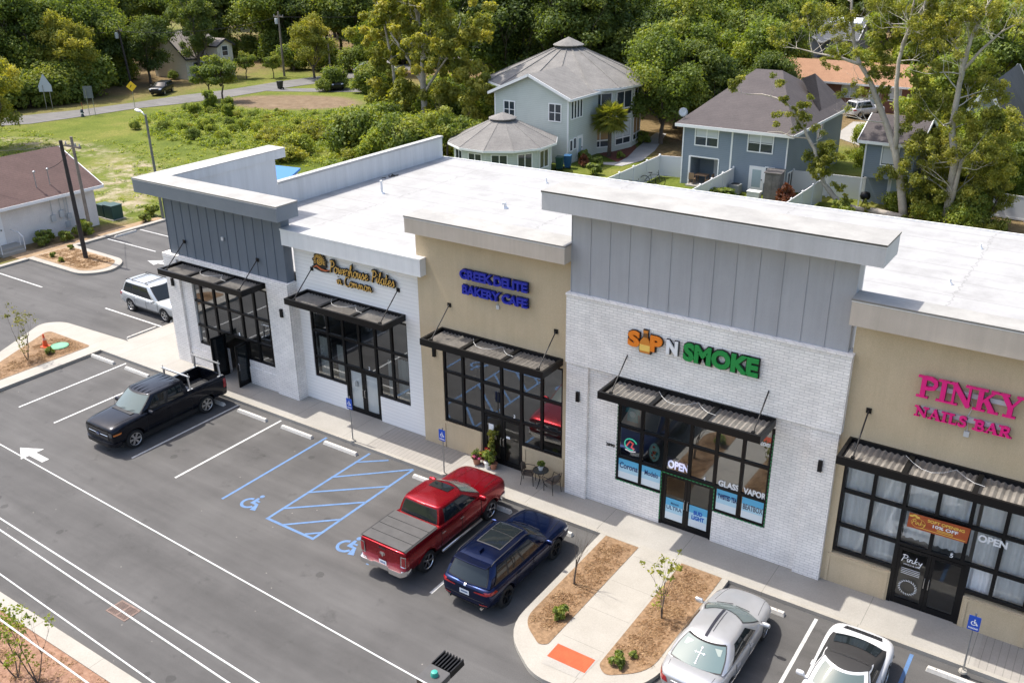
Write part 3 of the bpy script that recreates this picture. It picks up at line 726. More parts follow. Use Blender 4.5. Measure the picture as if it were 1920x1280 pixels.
# roof fittings
def vent(x, y, r, h, elbow=False):
    m = MB()
    m.lathe([(r*2.6,0),(r*2.4,.04),(r*1.1,.08),(r,.1),(r,h)], 12, (x,y,6.03))
    if elbow: m.tube([(x,y,6.03+h-.02),(x+.02,y-.06,6.03+h+.06),(x-.1,y-.16,6.03+h+.05)], r, 10)
    part(m, 'vent_pipe', flat('white pvc', (0.72,0.72,0.71), 0.5), smooth=R(50))
vent(4.6,14.4,.07,.75); vent(12.2,15.6,.08,.22,True); vent(11.2,21.3,.05,.3); vent(31.0,17.0,.07,.35); vent(34.3,15.8,.05,.25); vent(34.5,21.5,.05,.25); vent(26.6,20.8,.06,.45)
db = MB()
for k in range(14):
    rng = random.Random(k); x = 2.2+rng.random()*.5; y = 17.2+rng.random()*.9
    db.tube([(x,y,6.05),(x+rng.uniform(-.3,.3),y+rng.uniform(-.3,.3),6.05+rng.random()*.08)], .02, 5)
part(db, 'leaf_litter', flat('dry leaves', (0.05,0.045,0.04), 0.9))
# ------------------------------------------------------------ vehicles
from mathutils.bvhtree import BVHTree
TYRE = flat('tyre rubber', (0.012,0.012,0.012), 0.85)
DARKPL = flat('black plastic', (0.015,0.015,0.016), 0.55)
CHROME = flat('chrome', (0.75,0.75,0.76), 0.12, 1.0)
ALU = flat('aluminium', (0.62,0.63,0.64), 0.35, 1.0)
CARGL = car_glass()
CARGL_L = car_glass('light car glass', (0.10,0.13,0.125))
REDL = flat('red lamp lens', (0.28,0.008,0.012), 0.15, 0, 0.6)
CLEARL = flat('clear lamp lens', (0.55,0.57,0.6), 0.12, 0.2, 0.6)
AMBER = flat('amber lens', (0.55,0.16,0.03), 0.2)
PLATE = flat('licence plate', (0.62,0.66,0.70), 0.5)
SEAM = flat('panel gap', (0.006,0.006,0.006), 0.8)
def evaluated(o):
    dg = bpy.context.evaluated_depsgraph_get(); dg.update()
    return bpy.data.meshes.new_from_object(o.evaluated_get(dg))
class Car:
    def __init__(s, name, label, cat, loc, rz, st, mat, wheels, group=None, cut=None, sub=2, wr=0.37, arch=1.14, well=True):
        """st: stations (x, half width, bottom, shoulder z, top z, top half width fraction)"""
        s.t = thing(name, label, cat, loc, rz, group); s.mat = mat; s.wr = wr
        m = MB(); rings = []
        for x, w_, zb, zs, zt, f in st:
            half = [(0.0,zb),(0.72*w_,zb),(0.94*w_,zb+0.07),(w_,zb+0.42*(zs-zb)),(0.99*w_,zs-0.10),(0.955*w_,zs),(f*w_,zt-0.012),(0.0,zt)]
            ring = [(x,y,z) for y, z in half]+[(x,-y,z) for y, z in half[-2:0:-1]]
            rings.append(ring)
        n = len(rings[0])
        for r in rings: m.v += r
        for i in range(len(rings)-1):
            for j in range(n):
                m.f.append([i*n+j,i*n+(j+1)%n,(i+1)*n+(j+1)%n,(i+1)*n+j]); m.mi.append(0)
        h = n//2
        for base in (0, (len(rings)-1)*n):      # end caps as strips of quads
            for j in range(h):
                a, b, c, d = j, j+1, (n-j-1) % n, (n-j) % n
                fs = [base+a, base+b, base+c, base+d]; q = []
                for k in fs:
                    if k not in q: q.append(k)
                if len(q) >= 3: m.f.append(q); m.mi.append(0)
        o = m.build('tmp', mat, None, fix=True)
        sb = o.modifiers.new('s', 'SUBSURF'); sb.levels = sub; sb.render_levels = sub
        me0 = evaluated(o); s.bvh = BVHTree.FromPolygons([v.co for v in me0.vertices], [list(p.vertices) for p in me0.polygons])
        tmp = []
        c = MB(); W = max(q[1] for q in st)
        for wx in wheels:
            for sg in (-1, 1):
                k = MB(); prof = [(wr*arch, 0), (wr*arch, .42)]
                k.lathe(prof, 28); k.xf(Matrix.Translation((wx, sg*(W+.12), wr+0.02)) @ Matrix.Rotation(R(90 if sg > 0 else -90), 4, 'X'))
                tmp.append(k)
        if cut: tmp.append(MB().box(*cut))
        ob = []
        for k in tmp:
            ko = k.build('cut', mat, None, fix=True); ob.append(ko)
            bm_ = o.modifiers.new('b', 'BOOLEAN'); bm_.operation = 'DIFFERENCE'; bm_.object = ko; bm_.solver = 'EXACT'
        me = evaluated(o); me.name = 'body'
        for k in ob+[o]: bpy.data.objects.remove(k)
        me.materials.clear(); me.materials.append(mat); me.polygons.foreach_set('material_index', [0]*len(me.polygons))
        me.polygons.foreach_set('use_smooth', [True]*len(me.polygons)); me.set_sharp_from_angle(angle=R(38))
        s.body = bpy.data.objects.new('body', me); COL.objects.link(s.body); s.body.parent = s.t
        wl_ = MB()
        for wx in wheels: wl_.box(wx-wr*.95, wx+wr*.95, -W+.32, W-.32, .22, wr*1.9)
        wl_.box(min(wheels)-.5, max(wheels)+.5, -W*.8, W*.8, .2, .4)
        u = wl_.build('underbody', DARKPL, s.t)
        s.W = W
    def hit(s, o, d):
        r = s.bvh.ray_cast(Vector(o), Vector(d)); return r[0], r[1]
    def cast(s, side, a, b):
        """side L/R: (x,z); F/B: (y,z); T: (x,y)"""
        O, D = {'L': ((a,4,b),(0,-1,0)), 'R': ((a,-4,b),(0,1,0)), 'F': ((6,a,b),(-1,0,0)), 'B': ((-6,a,b),(1,0,0)), 'T': ((a,b,4),(0,0,-1))}[side]
        p, n = s.hit(O, D)
        if p is None: return None, None
        return p, n
    def patch(s, name, side, q, mat, nu=6, nv=3, off=.007, parent=None, th=.0):
        """a piece that follows the body: q = four corners in the side's own coordinates"""
        m = MB(); g = []
        for i in range(nu+1):
            for j in range(nv+1):
                u, v = i/nu, j/nv
                a = (1-u)*(1-v)*q[0][0]+u*(1-v)*q[1][0]+u*v*q[2][0]+(1-u)*v*q[3][0]
                b = (1-u)*(1-v)*q[0][1]+u*(1-v)*q[1][1]+u*v*q[2][1]+(1-u)*v*q[3][1]
                p, n = s.cast(side, a, b)
                if p is None:
                    g.append(None); continue
                if n.dot({'L':Vector((0,1,0)),'R':Vector((0,-1,0)),'F':Vector((1,0,0)),'B':Vector((-1,0,0)),'T':Vector((0,0,1))}[side]) < 0: n = -n
                g.append(p+n*off)
        ok = [p for p in g if p is not None]
        if not ok: return None
        idx = {}; vs = []
        for k, p in enumerate(g):
            if p is not None: idx[k] = len(vs); vs.append(p)
        fs = []
        for i in range(nu):
            for j in range(nv):
                ks = [i*(nv+1)+j, (i+1)*(nv+1)+j, (i+1)*(nv+1)+j+1, i*(nv+1)+j+1]
                if all(k in idx for k in ks): fs.append([idx[k] for k in ks])
        if not fs: return None
        m.add(vs, fs); return m.build(name, mat, parent or s.t, smooth=True)
    def line(s, name, side, pts, mat, r=.009, off=.001, parent=None):
        P = []
        for i in range(len(pts)-1):
            for k in range(8 if i < len(pts)-2 else 9):
                u = k/8; p, n = s.cast(side, pts[i][0]*(1-u)+pts[i+1][0]*u, pts[i][1]*(1-u)+pts[i+1][1]*u)
                if p is not None: P.append(p+n*off)
        if len(P) < 2: return
        m = MB(); m.tube(P, r, 5); return m.build(name, mat, parent or s.body)
    def cabin(s, xf0, xr0, w0, z0, xf1, xr1, w1, z1, bf=.16, br=.08, crown=.06, mat=None, bulge=.03, zr0=None):
        s.c = dict(xf0=xf0,xr0=xr0,w0=w0,z0=z0,xf1=xf1,xr1=xr1,w1=w1,z1=z1,bf=bf,br=br,crown=crown,bulge=bulge,zr0=z0 if zr0 is None else zr0)
        m = MB(); nv = 8; loop = [('F', k/4) for k in range(0,5)]+[('S', k/10) for k in range(1,10)]+[('B', k/4) for k in range(0,5)][::-1]
        rings = []
        for i in range(nv+1):
            v = i/nv; hf = [s.cp(r, q, v) for r, q in loop]
            rings.append(hf+[Vector((p.x,-p.y,p.z)) for p in hf[-2:0:-1]])
        cx = (xf1+xr1)/2
        for k in (.93, .75, .45, .12):
            top = rings[nv]; rings.append([Vector((cx+(p.x-cx)*k, p.y*k, p.z+crown*(1-k*k)**.8)) for p in top])
        n = len(rings[0])
        for r in rings: m.v += [tuple(p) for p in r]
        for i in range(len(rings)-1):
            for j in range(n): m.f.append([i*n+j,i*n+(j+1)%n,(i+1)*n+(j+1)%n,(i+1)*n+j]); m.mi.append(0)
        m.f.append([(len(rings)-1)*n+j for j in range(n)]); m.mi.append(0)
        o = m.build('cabin', mat or s.mat, s.t, smooth=R(60), fix=True); s.cab = o; return o
    def cp(s, r, q, v):
        c = s.c; L = lambda a, b: a+(b-a)*v
        xf, xr, w_, = L(c['xf0'],c['xf1']), L(c['xr0'],c['xr1']), L(c['w0'],c['w1'])+c['bulge']*math.sin(PI*v)
        z = L(c['z0'], c['z1']); zr = L(c['zr0'], c['z1'])
        rc = .10        # corner softness
        if r == 'F': return Vector((xf-c['bf']*q*q, (w_-.02)*q, z))
        if r == 'B': return Vector((xr+c['br']*q*q, (w_-.03)*q, zr))
        x = (xf-c['bf'])+((xr+c['br'])-(xf-c['bf']))*q
        return Vector((x, w_+.025*math.sin(PI*q)-.0, z+(zr-z)*q))
    def glass(s, name, r, q0, q1, v0, v1, mat, sgn=1, off=.010, vq=None, parent=None, border=True):
        """window pane on the cabin: r region, q range at the bottom, vq range at the top"""
        if name in ('windshield','rear_window') and border: s.glass('window_seal', r, q0-.045, q1+.045, max(0,v0-.05), min(1,v1+.045), DARKPL, sgn, off*.55, None, parent, False)
        m = MB(); nu, nv = 8, 4; t0, t1 = vq or (q0, q1); vs = []
        for i in range(nu+1):
            for j in range(nv+1):
                v = v0+(v1-v0)*j/nv; k = j/nv; a = q0+(t0-q0)*k; b = q1+(t1-q1)*k; q = a+(b-a)*i/nu
                e = 1e-3
                if r == 'S':
                    p = s.cp('S', q, v); dn = (s.cp('S', q+e, v)-p).cross(s.cp('S', q, v+e)-p)
                    if dn.y < 0: dn = -dn
                else:
                    aq = abs(q); p = s.cp(r, aq, v); dn = (s.cp(r, aq+e, v)-p).cross(s.cp(r, aq, v+e)-p)
                    if (dn.x < 0) == (r == 'F'): dn = -dn
                    if q < 0: p = Vector((p.x,-p.y,p.z)); dn = Vector((dn.x,-dn.y,dn.z))
                p = p+dn.normalized()*off
                if r == 'S' and sgn < 0: p = Vector((p.x,-p.y,p.z))
                vs.append(p)
        m.add(vs, [(i*(nv+1)+j,(i+1)*(nv+1)+j,(i+1)*(nv+1)+j+1,i*(nv+1)+j+1) for i in range(nu) for j in range(nv)])
        return m.build(name, mat, parent or s.t, smooth=True)
    def dlo(s, q0, q1, v0, v1, t0=None, t1=None, trim=None):
        for sg in (1, -1):
            s.glass('window_seal', 'S', q0, q1, v0, v1, DARKPL, sg, .006, (t0 or q0, t1 or q1))
            if trim: s.glass('belt_trim', 'S', q0, q1, max(0, v0-.05), v0, trim, sg, .008)
    def roofpatch(s, name, x0, x1, y0, y1, mat, off=.012, th=None):
        b = BVHTree.FromPolygons([v.co for v in s.cab.data.vertices], [list(p.vertices) for p in s.cab.data.polygons])
        m = MB(); nu, nv = 6, 6; vs = []
        for i in range(nu+1):
            for j in range(nv+1):
                x = x0+(x1-x0)*i/nu; y = y0+(y1-y0)*j/nv; p = b.ray_cast(Vector((x,y,5)), Vector((0,0,-1)))[0]
                if p is None: return None
                vs.append(p+Vector((0,0,off)))
        m.add(vs, [(i*(nv+1)+j,(i+1)*(nv+1)+j,(i+1)*(nv+1)+j+1,i*(nv+1)+j+1) for i in range(nu) for j in range(nv)])
        return m.build(name, mat, s.t, smooth=True)
    def wheels(s, xs, y, r, wd, rim, spokes=5, dark=None, two=False):
        ty = MB(); ty.lathe([(r*.66,-wd/2),(r*.9,-wd/2),(r*.985,-wd*.36),(r,-wd*.2),(r,wd*.2),(r*.985,wd*.36),(r*.9,wd/2),(r*.68,wd/2),(r*.64,wd*.02)], 32)
        rm = MB(); rm.m = 1; rm.lathe([(r*.64,-wd*.3),(r*.64,wd*.1)], 28)
        rm.m = 0; rm.tube([(r*.665*math.cos(a),r*.665*math.sin(a),wd*.44) for a in [2*PI*k/28 for k in range(29)]], r*.045, 6)
        for i in range(spokes):
            a = 2*PI*i/spokes
            for da in ((-.13,.13) if two else (0,)):
                p0 = Vector((math.cos(a+da*.4)*r*.1, math.sin(a+da*.4)*r*.1, wd*.33)); p1 = Vector((math.cos(a+da)*r*.66, math.sin(a+da)*r*.66, wd*.40))
                rm.bar(p0, p1, r*(.10 if two else .17), wd*.14)
        rm.lathe([(r*.15,wd*.28),(r*.15,wd*.41),(r*.08,wd*.43)], 16)
        first = None
        for x in xs:
            for sg in (1, -1):
                if first is None:
                    o = ty.build('wheel', TYRE, s.t, smooth=R(45)); q = rm.build('rim', [rim, dark or DARKPL], o, smooth=R(40)); first = o
                else:
                    o = first.copy(); COL.objects.link(o); o.parent = s.t; q = first.children[0].copy(); COL.objects.link(q); q.parent = o
                o.location = (x, sg*y, r); o.rotation_euler = (R(-90 if sg > 0 else 90), 0, 0)
    def mirrors(s, x, z, mat, y=None, sz=1.0):
        for sg in (1, -1):
            m = MB(); yy = y or s.W
            m.lathe([(.03,-.11),(.085,-.09),(.10,0),(.085,.09),(.03,.11)], 12)
            m.xf(Matrix.Translation((x, sg*(yy+.15), z)) @ Matrix.Rotation(R(90), 4, 'X') @ Matrix.Diagonal((.75*sz, .95*sz, 1.15*sz, 1)))
            m.bar((x+.03, sg*(yy-.06), z-.06), (x, sg*(yy+.08), z-.03), .05)
            o = m.build('mirror', mat, s.t, smooth=R(50))
    def handles(s, xs, z, mat):
        for sg, sd in ((1,'L'),(-1,'R')):
            for x in xs:
                p, n = s.cast(sd, x, z)
                if p is None: continue
                m = MB(); m.box(x-.10, x+.10, p.y-.006, p.y+sg*.03 if sg > 0 else p.y+.006, z-.016, z+.016) if sg > 0 else m.box(x-.10, x+.10, p.y-.03, p.y+.006, z-.016, z+.016)
                m.build('door_handle', mat, s.t, bevel=.006)
    def seams(s, xs, z0, z1):
        for sd in 'LR':
            for x in xs: s.line('door_seam', sd, [(x, z0), (x, z1)], SEAM)
            s.line('sill_seam', sd, [(min(xs), z0), (max(xs), z0)], SEAM)
    def plate(s, side, y, z, w_=.31, h=.155):
        o = s.patch('licence_plate', side, [(y-w_/2,z-h/2),(y+w_/2,z-h/2),(y+w_/2,z+h/2),(y-w_/2,z+h/2)], PLATE, 4, 2, .022)
        sg = -1 if side == 'B' else 1
        s.patch('plate_band', side, [(y-w_*.36,z-h*.16),(y+w_*.36,z-h*.16),(y+w_*.36,z+h*.18),(y-w_*.36,z+h*.18)], flat('plate ink', (0.10,0.15,0.26), 0.6), 4, 2, .026)
    def wipers(s, v=.05):
        m = MB()
        for y in (-.42, .12):
            a = s.cp('F', abs(y)/s.c['w0'], .03); b = s.cp('F', abs(y+.42)/s.c['w0'], .18)
            m.tube([(a.x+.03, y, a.z+.03), (b.x+.035, y+.42, b.z+.03)], .009, 5)
        m.build('wiper', DARKPL, s.t)
# --- paints
P_BLACK = paint('black blue paint', (0.004,0.006,0.012), 0.5, 0.2)
P_RED = paint('deep red paint', (0.27,0.003,0.010), 0.65, 0.26)
P_BLUE = paint('deep blue paint', (0.003,0.011,0.052), 0.75, 0.22)
P_SILVER = paint('silver paint', (0.56,0.56,0.565), 0.65, 0.30)
P_SILVER2 = paint('cool silver paint', (0.52,0.54,0.55), 0.5, 0.30)
P_WHITE = paint('pearl white paint', (0.58,0.58,0.585), 0.05, 0.25)
# --- 1. black pickup with a ladder rack, nose towards the lane
def pickup_stations(hood, bed, L2=2.95, W=1.01):
    return [(-L2,W*.96,.52,bed-.08,bed-.01,.93),(-L2+.03,W*.985,.46,bed-.04,bed,.93),(-L2+.3,W,.42,bed-.03,bed,.93),(-1.2,W,.36,bed-.03,bed,.93),(-1.0,W,.36,bed-.06,bed-.03,.9),
        (0.2,W,.36,bed-.10,bed-.06,.88),(1.35,W,.36,hood-.04,hood+.05,.86),(1.7,W,.36,hood-.05,hood+.06,.82),(2.4,W*.995,.40,hood-.08,hood+.03,.8),(L2-.25,W*.97,.36,hood-.13,hood-.02,.78),(L2-.08,W*.93,.38,hood-.19,hood-.08,.8),(L2-.03,W*.88,.40,hood-.24,hood-.14,.84)]
c = Car('pickup_truck', 'black crew cab pickup with an aluminium ladder rack over its open bed', 'pickup truck', (6.72,-3.12,0), R(-90), pickup_stations(1.31,1.40), P_BLACK, (1.93,-1.76), cut=(-2.84,-1.22,-.80,.80,.82,2.2), wr=.415)
c.cabin(1.66,-1.0,.90,1.31,.93,-.86,.76,1.91,bf=.20,br=.03,crown=.06)
c.glass('windshield','F',-.90,.90,.05,.93,CARGL_L)
c.glass('rear_window','B',-.80,.80,.15,.85,CARGL)
for sg in (1,-1):
    c.glass('side_window','S',.13,.46,.08,.86,CARGL,sg,vq=(.10,.46)); c.glass('side_window','S',.52,.88,.08,.86,CARGL,sg)
c.dlo(.115,.895,.05,.89,.085,.895); c.line('hood_seam','T',[(1.75,.78),(2.6,.72)],SEAM); c.line('hood_seam','T',[(1.75,-.78),(2.6,-.72)],SEAM)
c.wheels((1.93,-1.76),.83,.41,.28,ALU,6,two=True)
c.mirrors(1.12,1.34,P_BLACK,.98,1.2); c.handles((.15,-.9),1.10,P_BLACK); c.seams((1.3,.18,-.98),.50,1.22); c.wipers()
c.patch('grille','F',[(-.64,.66),(.64,.66),(.70,1.10),(-.70,1.10)],flat('gloss black', (0.008,0.008,0.009), 0.25),10,5,.014)
for k in range(3):
    c.line('grille_bar','F',[(-.62,.76+k*.13),(.62,.76+k*.13)],CHROME if k == 1 else DARKPL,.012,.016)
for s_ in (1,-1):
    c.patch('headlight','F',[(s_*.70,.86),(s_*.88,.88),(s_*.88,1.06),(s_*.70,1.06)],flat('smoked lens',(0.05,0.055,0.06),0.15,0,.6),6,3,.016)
    c.patch('turn_signal','LR'[s_ < 0],[(2.55,.93),(2.86,.92),(2.86,.99),(2.5,1.0)],AMBER,6,2,.014)
    c.patch('taillight','LR'[s_ < 0],[(-2.93,.86),(-2.72,.86),(-2.74,1.28),(-2.93,1.28)],REDL,4,6,.012)
    c.patch('taillight','B',[(s_*.78,.86),(s_*.97,.86),(s_*.97,1.28),(s_*.82,1.28)],REDL,4,6,.012)
    c.patch('wheel_arch_trim','LR'[s_ < 0],[(-2.2,.86),(-1.3,.86),(-1.4,.90),(-2.1,.90)],DARKPL,8,1,.008)
em = MB(); em.lathe([(.115,0),(.115,.012),(.105,.016)],24); em.xf(Matrix.Translation((2.95,0,.89)) @ Matrix.Rotation(R(90),4,'Y') @ Matrix.Diagonal((.42,1,1,1)))
eo = em.build('emblem', flat('badge blue', (0.02,0.06,0.2), 0.3), c.t)
er = MB(); er.ribbon([(.052*math.cos(a),.122*math.sin(a)) for a in [2*PI*i/24 for i in range(24)]],.012,0.014,th=.006,closed=True); er.xf(Matrix.Translation((2.95,0,.89)) @ Matrix.Rotation(R(90),4,'Y')); er.build('emblem_rim', CHROME, eo)
tx = text_mb('Ford', 1, .004, .0, .35); fit(tx,-.075,.075,-.022,.026,0); tx.xf(Matrix.Translation((2.975,0,.89)) @ Matrix.Rotation(R(90),4,'Z')); tx.build('emblem_lettering', CHROME, eo)
fb = MB(); fb.prism(rounded([(2.84,-.98),(3.0,-.72),(3.03,0),(3.0,.72),(2.84,.98),(2.5,.98),(2.5,-.98)],.1),.42,.60); fb.build('front_bumper', P_BLACK, c.t, bevel=.04, smooth=R(50))
rb = MB(); rb.prism(rounded([(-2.88,-.96),(-3.03,-.8),(-3.04,.8),(-2.88,.96),(-2.6,.96),(-2.6,-.96)],.08),.50,.70); rb.build('rear_bumper', P_BLACK, c.t, bevel=.03, smooth=R(50))
bl_ = MB(); bl_.box(-2.83,-1.23,-.79,.79,.822,.835)
for k in range(9): bl_.box(-2.82,-1.24,-.7+k*.17,-.66+k*.17,.835,.845)
bl_.build('bed_floor', flat('bed liner', (0.035,0.035,0.036), 0.8), c.t)
for x in (-1.08,-2.72):
    rk = MB()
    for s_ in (1,-1): rk.bar((x,s_*.86,1.39),(x,s_*.80,1.98),.075,.06); rk.box(x-.14,x+.14,s_*.86-.05,s_*.86+.05,1.392,1.415)
    rk.box(x-.04,x+.04,-.92,.92,1.98,2.045)
    for s_ in (1,-1): rk.box(x-.015,x+.015,s_*.86-.015,s_*.86+.015,2.045,2.16)
    rk.build('ladder_rack', ALU, c.t, bevel=.008)
rr_ = MB()
for k in range(5): rr_.box(-.80,.84,-.56+k*.26,-.53+k*.26,1.945+.0,1.955+.006*(2-abs(k-2)))
rr_.build('roof_ribs', P_BLACK, c.t)
cw = MB(); cw.box(1.58,1.76,-.62,.62,1.345,1.372); 
cw.build('cowl_vent', DARKPL, c.t)
an = MB(); an.tube([(1.5,-.86,1.2),(1.42,-.88,1.75)],.006,5); an.build('antenna', DARKPL, c.t)
# --- 2. red pickup with a grey bed cover, nose towards the shops
c = Car('pickup_truck', 'red crew cab pickup with a grey soft bed cover and chrome bumper', 'pickup truck', (22.05,-3.1,0), R(90), pickup_stations(1.33,1.38,2.9,1.0), P_RED, (1.85,-1.76), wr=.405)
c.cabin(1.66,-1.06,.89,1.30,.66,-.86,.75,1.87,bf=.26,br=.04,crown=.06)
c.glass('windshield','F',-.90,.90,.05,.93,CARGL_L)
c.glass('rear_window','B',-.86,.86,.12,.86,CARGL)
for sg in (1,-1):
    c.glass('side_window','S',.14,.47,.08,.84,CARGL,sg,vq=(.11,.47)); c.glass('side_window','S',.52,.87,.08,.84,CARGL,sg)
c.roofpatch('sunroof',.08,.50,-.42,.42,CARGL)
c.roofpatch('third_brake_light',-.90,-.84,-.16,.16,REDL,.008)
c.dlo(.125,.885,.05,.87,.095,.885); c.line('hood_seam','T',[(1.75,.78),(2.6,.72)],SEAM); c.line('hood_seam','T',[(1.75,-.78),(2.6,-.72)],SEAM)
c.wheels((1.85,-1.76),.83,.405,.28,CHROME,5,two=True)
c.mirrors(1.18,1.33,P_RED,.97,1.2); c.handles((.1,-.92),1.10,CHROME); c.seams((1.25,.12,-1.02),.5,1.2); c.wipers()
tn = MB(); tn.box(-2.84,-1.16,-.90,.90,1.385,1.415)
for k in range(3): tn.box(-2.42+k*.42,-2.405+k*.42,-.89,.89,1.415,1.419)
tn.build('bed_cover', rough_mat('grey vinyl', (0.048,0.046,0.045), (0.070,0.067,0.065), 3, 0.55, 30, 0.1), c.t, bevel=.012)
for k in (-1,1):
    sg = MB(); sg.box(-2.84,-1.18,k*.93-.035,k*.93+.035,1.378,1.398); sg.build('bed_rail_cap', DARKPL, c.t, bevel=.01)
bumper = MB(); bumper.prism(rounded([(-2.84,-1.0),(-3.06,-.86),(-3.07,-.35),(-3.0,-.30),(-3.0,.30),(-3.07,.35),(-3.06,.86),(-2.84,1.0),(-2.6,1.0),(-2.6,-1.0)],.08),.50,.70); bumper.build('rear_bumper', CHROME, c.t, bevel=.03, smooth=R(50))
fbm = MB(); fbm.prism(rounded([(2.75,-1.0),(2.96,-.75),(3.0,0),(2.96,.75),(2.75,1.0),(2.45,1.0),(2.45,-1.0)],.1),.46,.70); fbm.build('front_bumper', CHROME, c.t, bevel=.04, smooth=R(50))
for s_ in (1,-1):
    lt = c.patch('taillight','B',[(s_*.76,.80),(s_*.955,.80),(s_*.955,1.22),(s_*.78,1.22)],CHROME,4,6,.012); c.patch('lamp_lens','B',[(s_*.80,.84),(s_*.94,.84),(s_*.94,1.18),(s_*.81,1.18)],REDL,4,6,.018,lt)
    c.patch('taillight','LR'[s_ < 0],[(-2.88,.82),(-2.74,.82),(-2.76,1.2),(-2.88,1.2)],REDL,3,6,.012)
    c.patch('headlight','F',[(s_*.55,.84),(s_*.93,.88),(s_*.93,1.08),(s_*.58,1.06)],CLEARL,6,3,.014)
    sb = MB(); sb.tube([(-1.05,s_*1.0,.40),(1.2,s_*1.0,.40)],.055,8); sb.build('side_step', ALU, c.t, smooth=True)
    for x in (1.85,-1.76):
        pts = [(x+.52*math.cos(a),.40+.5*math.sin(a)) for a in [R(25+i*13) for i in range(11)]]; c.line('arch_trim','LR'[s_ < 0],pts,P_RED,.022,.004)
    c.line('hood_crease','T',[(1.5,s_*.45),(2.6,s_*.36)],P_RED,.016,.0)
c.patch('grille','F',[(-.5,.76),(.5,.76),(.52,1.14),(-.52,1.14)],CHROME,8,4,.012); 
for s_ in (1,-1): c.patch('grille_opening','F',[(s_*.06,.80),(s_*.44,.80),(s_*.46,1.10),(s_*.06,1.10)],DARKPL,5,4,.018)
hd = MB()   # horned sheep head badge on the tailgate
hd.ribbon([(-.05,.075),(-.085,.06),(-.095,.015),(-.07,-.03)],.03,0,th=.01); hd.ribbon([(.05,.075),(.085,.06),(.095,.015),(.07,-.03)],.03,.001,th=.01)
hd.prism([(-.05,.09),(.05,.09),(.045,.0),(.02,-.085),(-.02,-.085),(-.045,.0)],0,.014)
p_, n_ = c.cast('B',0,1.02)
hd.xf(Matrix.Translation((p_.x-.002,0,1.02)) @ Matrix.Rotation(R(-90),4,'Z') @ Matrix.Rotation(R(90),4,'X')); hd.build('emblem', CHROME, c.t)
c.plate('B',0,.72); hn = c.patch('tailgate_handle','B',[(-.14,1.22),(.14,1.22),(.14,1.28),(-.14,1.28)],DARKPL,4,2,.01)
c.line('tailgate_seam','B',[(-.75,.78),(-.75,1.3)],SEAM,.007); c.line('tailgate_seam','B',[(.75,.78),(.75,1.3)],SEAM,.007)
# --- 3. blue SUV
c = Car('car', 'dark blue SUV with a two pane glass roof and black wheels', 'car', (25.24,-3.36,0), R(90),
    [(-2.46,.74,.48,.86,.98,.8),(-2.42,.88,.36,.98,1.06,.86),(-2.25,.97,.32,1.05,1.10,.88),(-1.6,1.0,.30,1.06,1.10,.88),(0,1.0,.28,1.02,1.05,.86),(.95,1.0,.28,.98,1.06,.84),(1.4,1.0,.30,.97,1.09,.80),(2.0,.98,.32,.93,1.05,.76),(2.30,.93,.34,.85,.96,.76),(2.42,.84,.38,.76,.86,.8),(2.46,.74,.42,.70,.80,.8)], P_BLUE, (1.42,-1.53), wr=.385)
c.cabin(1.28,-2.40,.87,1.02,.38,-2.04,.71,1.66,bf=.26,br=.12,crown=.08,zr0=1.08)
c.glass('windshield','F',-.90,.90,.06,.93,CARGL); c.glass('rear_window','B',-.84,.84,.10,.86,CARGL)
for sg in (1,-1):
    c.glass('side_window','S',.16,.43,.08,.84,CARGL,sg,vq=(.13,.43)); c.glass('side_window','S',.46,.70,.08,.84,CARGL,sg); c.glass('side_window','S',.73,.93,.12,.82,CARGL,sg,vq=(.73,.90))
so = c.roofpatch('sunroof',-1.16,.18,-.46,.46,flat('satin trim', (0.4,0.4,0.41), 0.3, 1.0),.014)
c.roofpatch('sunroof_pane',-.36,.14,-.43,.43,CARGL,.019).parent = so; c.roofpatch('sunroof_pane',-1.12,-.39,-.43,.43,CARGL,.019).parent = so
for s_ in (1,-1):
    rl = MB(); rl.tube([(.15,s_*.70,1.66),(-.05,s_*.68,1.73),(-1.75,s_*.67,1.73),(-1.95,s_*.67,1.67)],.018,6); rl.build('roof_rail', DARKPL, c.t, smooth=True)
    c.patch('taillight','B',[(s_*.36,.90),(s_*.90,.90),(s_*.92,.98),(s_*.36,.94)],REDL,6,2,.012); c.patch('taillight','LR'[s_ < 0],[(-2.42,.90),(-2.02,.92),(-2.1,1.0),(-2.42,1.0)],REDL,5,2,.012)
    c.patch('headlight','F',[(s_*.42,.72),(s_*.82,.76),(s_*.84,.86),(s_*.44,.84)],CLEARL,6,2,.012); c.patch('headlight','LR'[s_ < 0],[(2.0,.78),(2.3,.74),(2.3,.80),(1.95,.88)],CLEARL,5,2,.012)
    c.patch('sill_trim','LR'[s_ < 0],[(-1.0,.30),(.9,.30),(.9,.42),(-1.0,.42)],DARKPL,8,2,.01)
    c.patch('rear_reflector','B',[(s_*.55,.50),(s_*.82,.52),(s_*.82,.56),(s_*.55,.54)],REDL,4,1,.012)
    c.line('character_line','LR'[s_ < 0],[(-2.2,.98),(0,.90),(1.9,.84)],P_BLUE,.012,.0)
c.dlo(.145,.945,.05,.87,.115,.915); c.line('hood_seam','T',[(1.35,.74),(2.2,.62)],SEAM); c.line('hood_seam','T',[(1.35,-.74),(2.2,-.62)],SEAM)
c.wheels((1.42,-1.53),.83,.385,.28,flat('black wheel', (0.02,0.02,0.021), 0.35, 0.5),5,two=True)
c.mirrors(.78,1.10,P_BLUE,.95); c.handles((.1,-.85),.92,P_BLUE); c.seams((.95,-.02,-1.0),.42,1.0); c.wipers()
fin = MB(); fin.prism([(-1.62,-.012),(-1.40,-.02),(-1.40,.02),(-1.62,.012)],1.70,1.80); fin.build('roof_antenna', P_BLUE, c.t, bevel=.008)
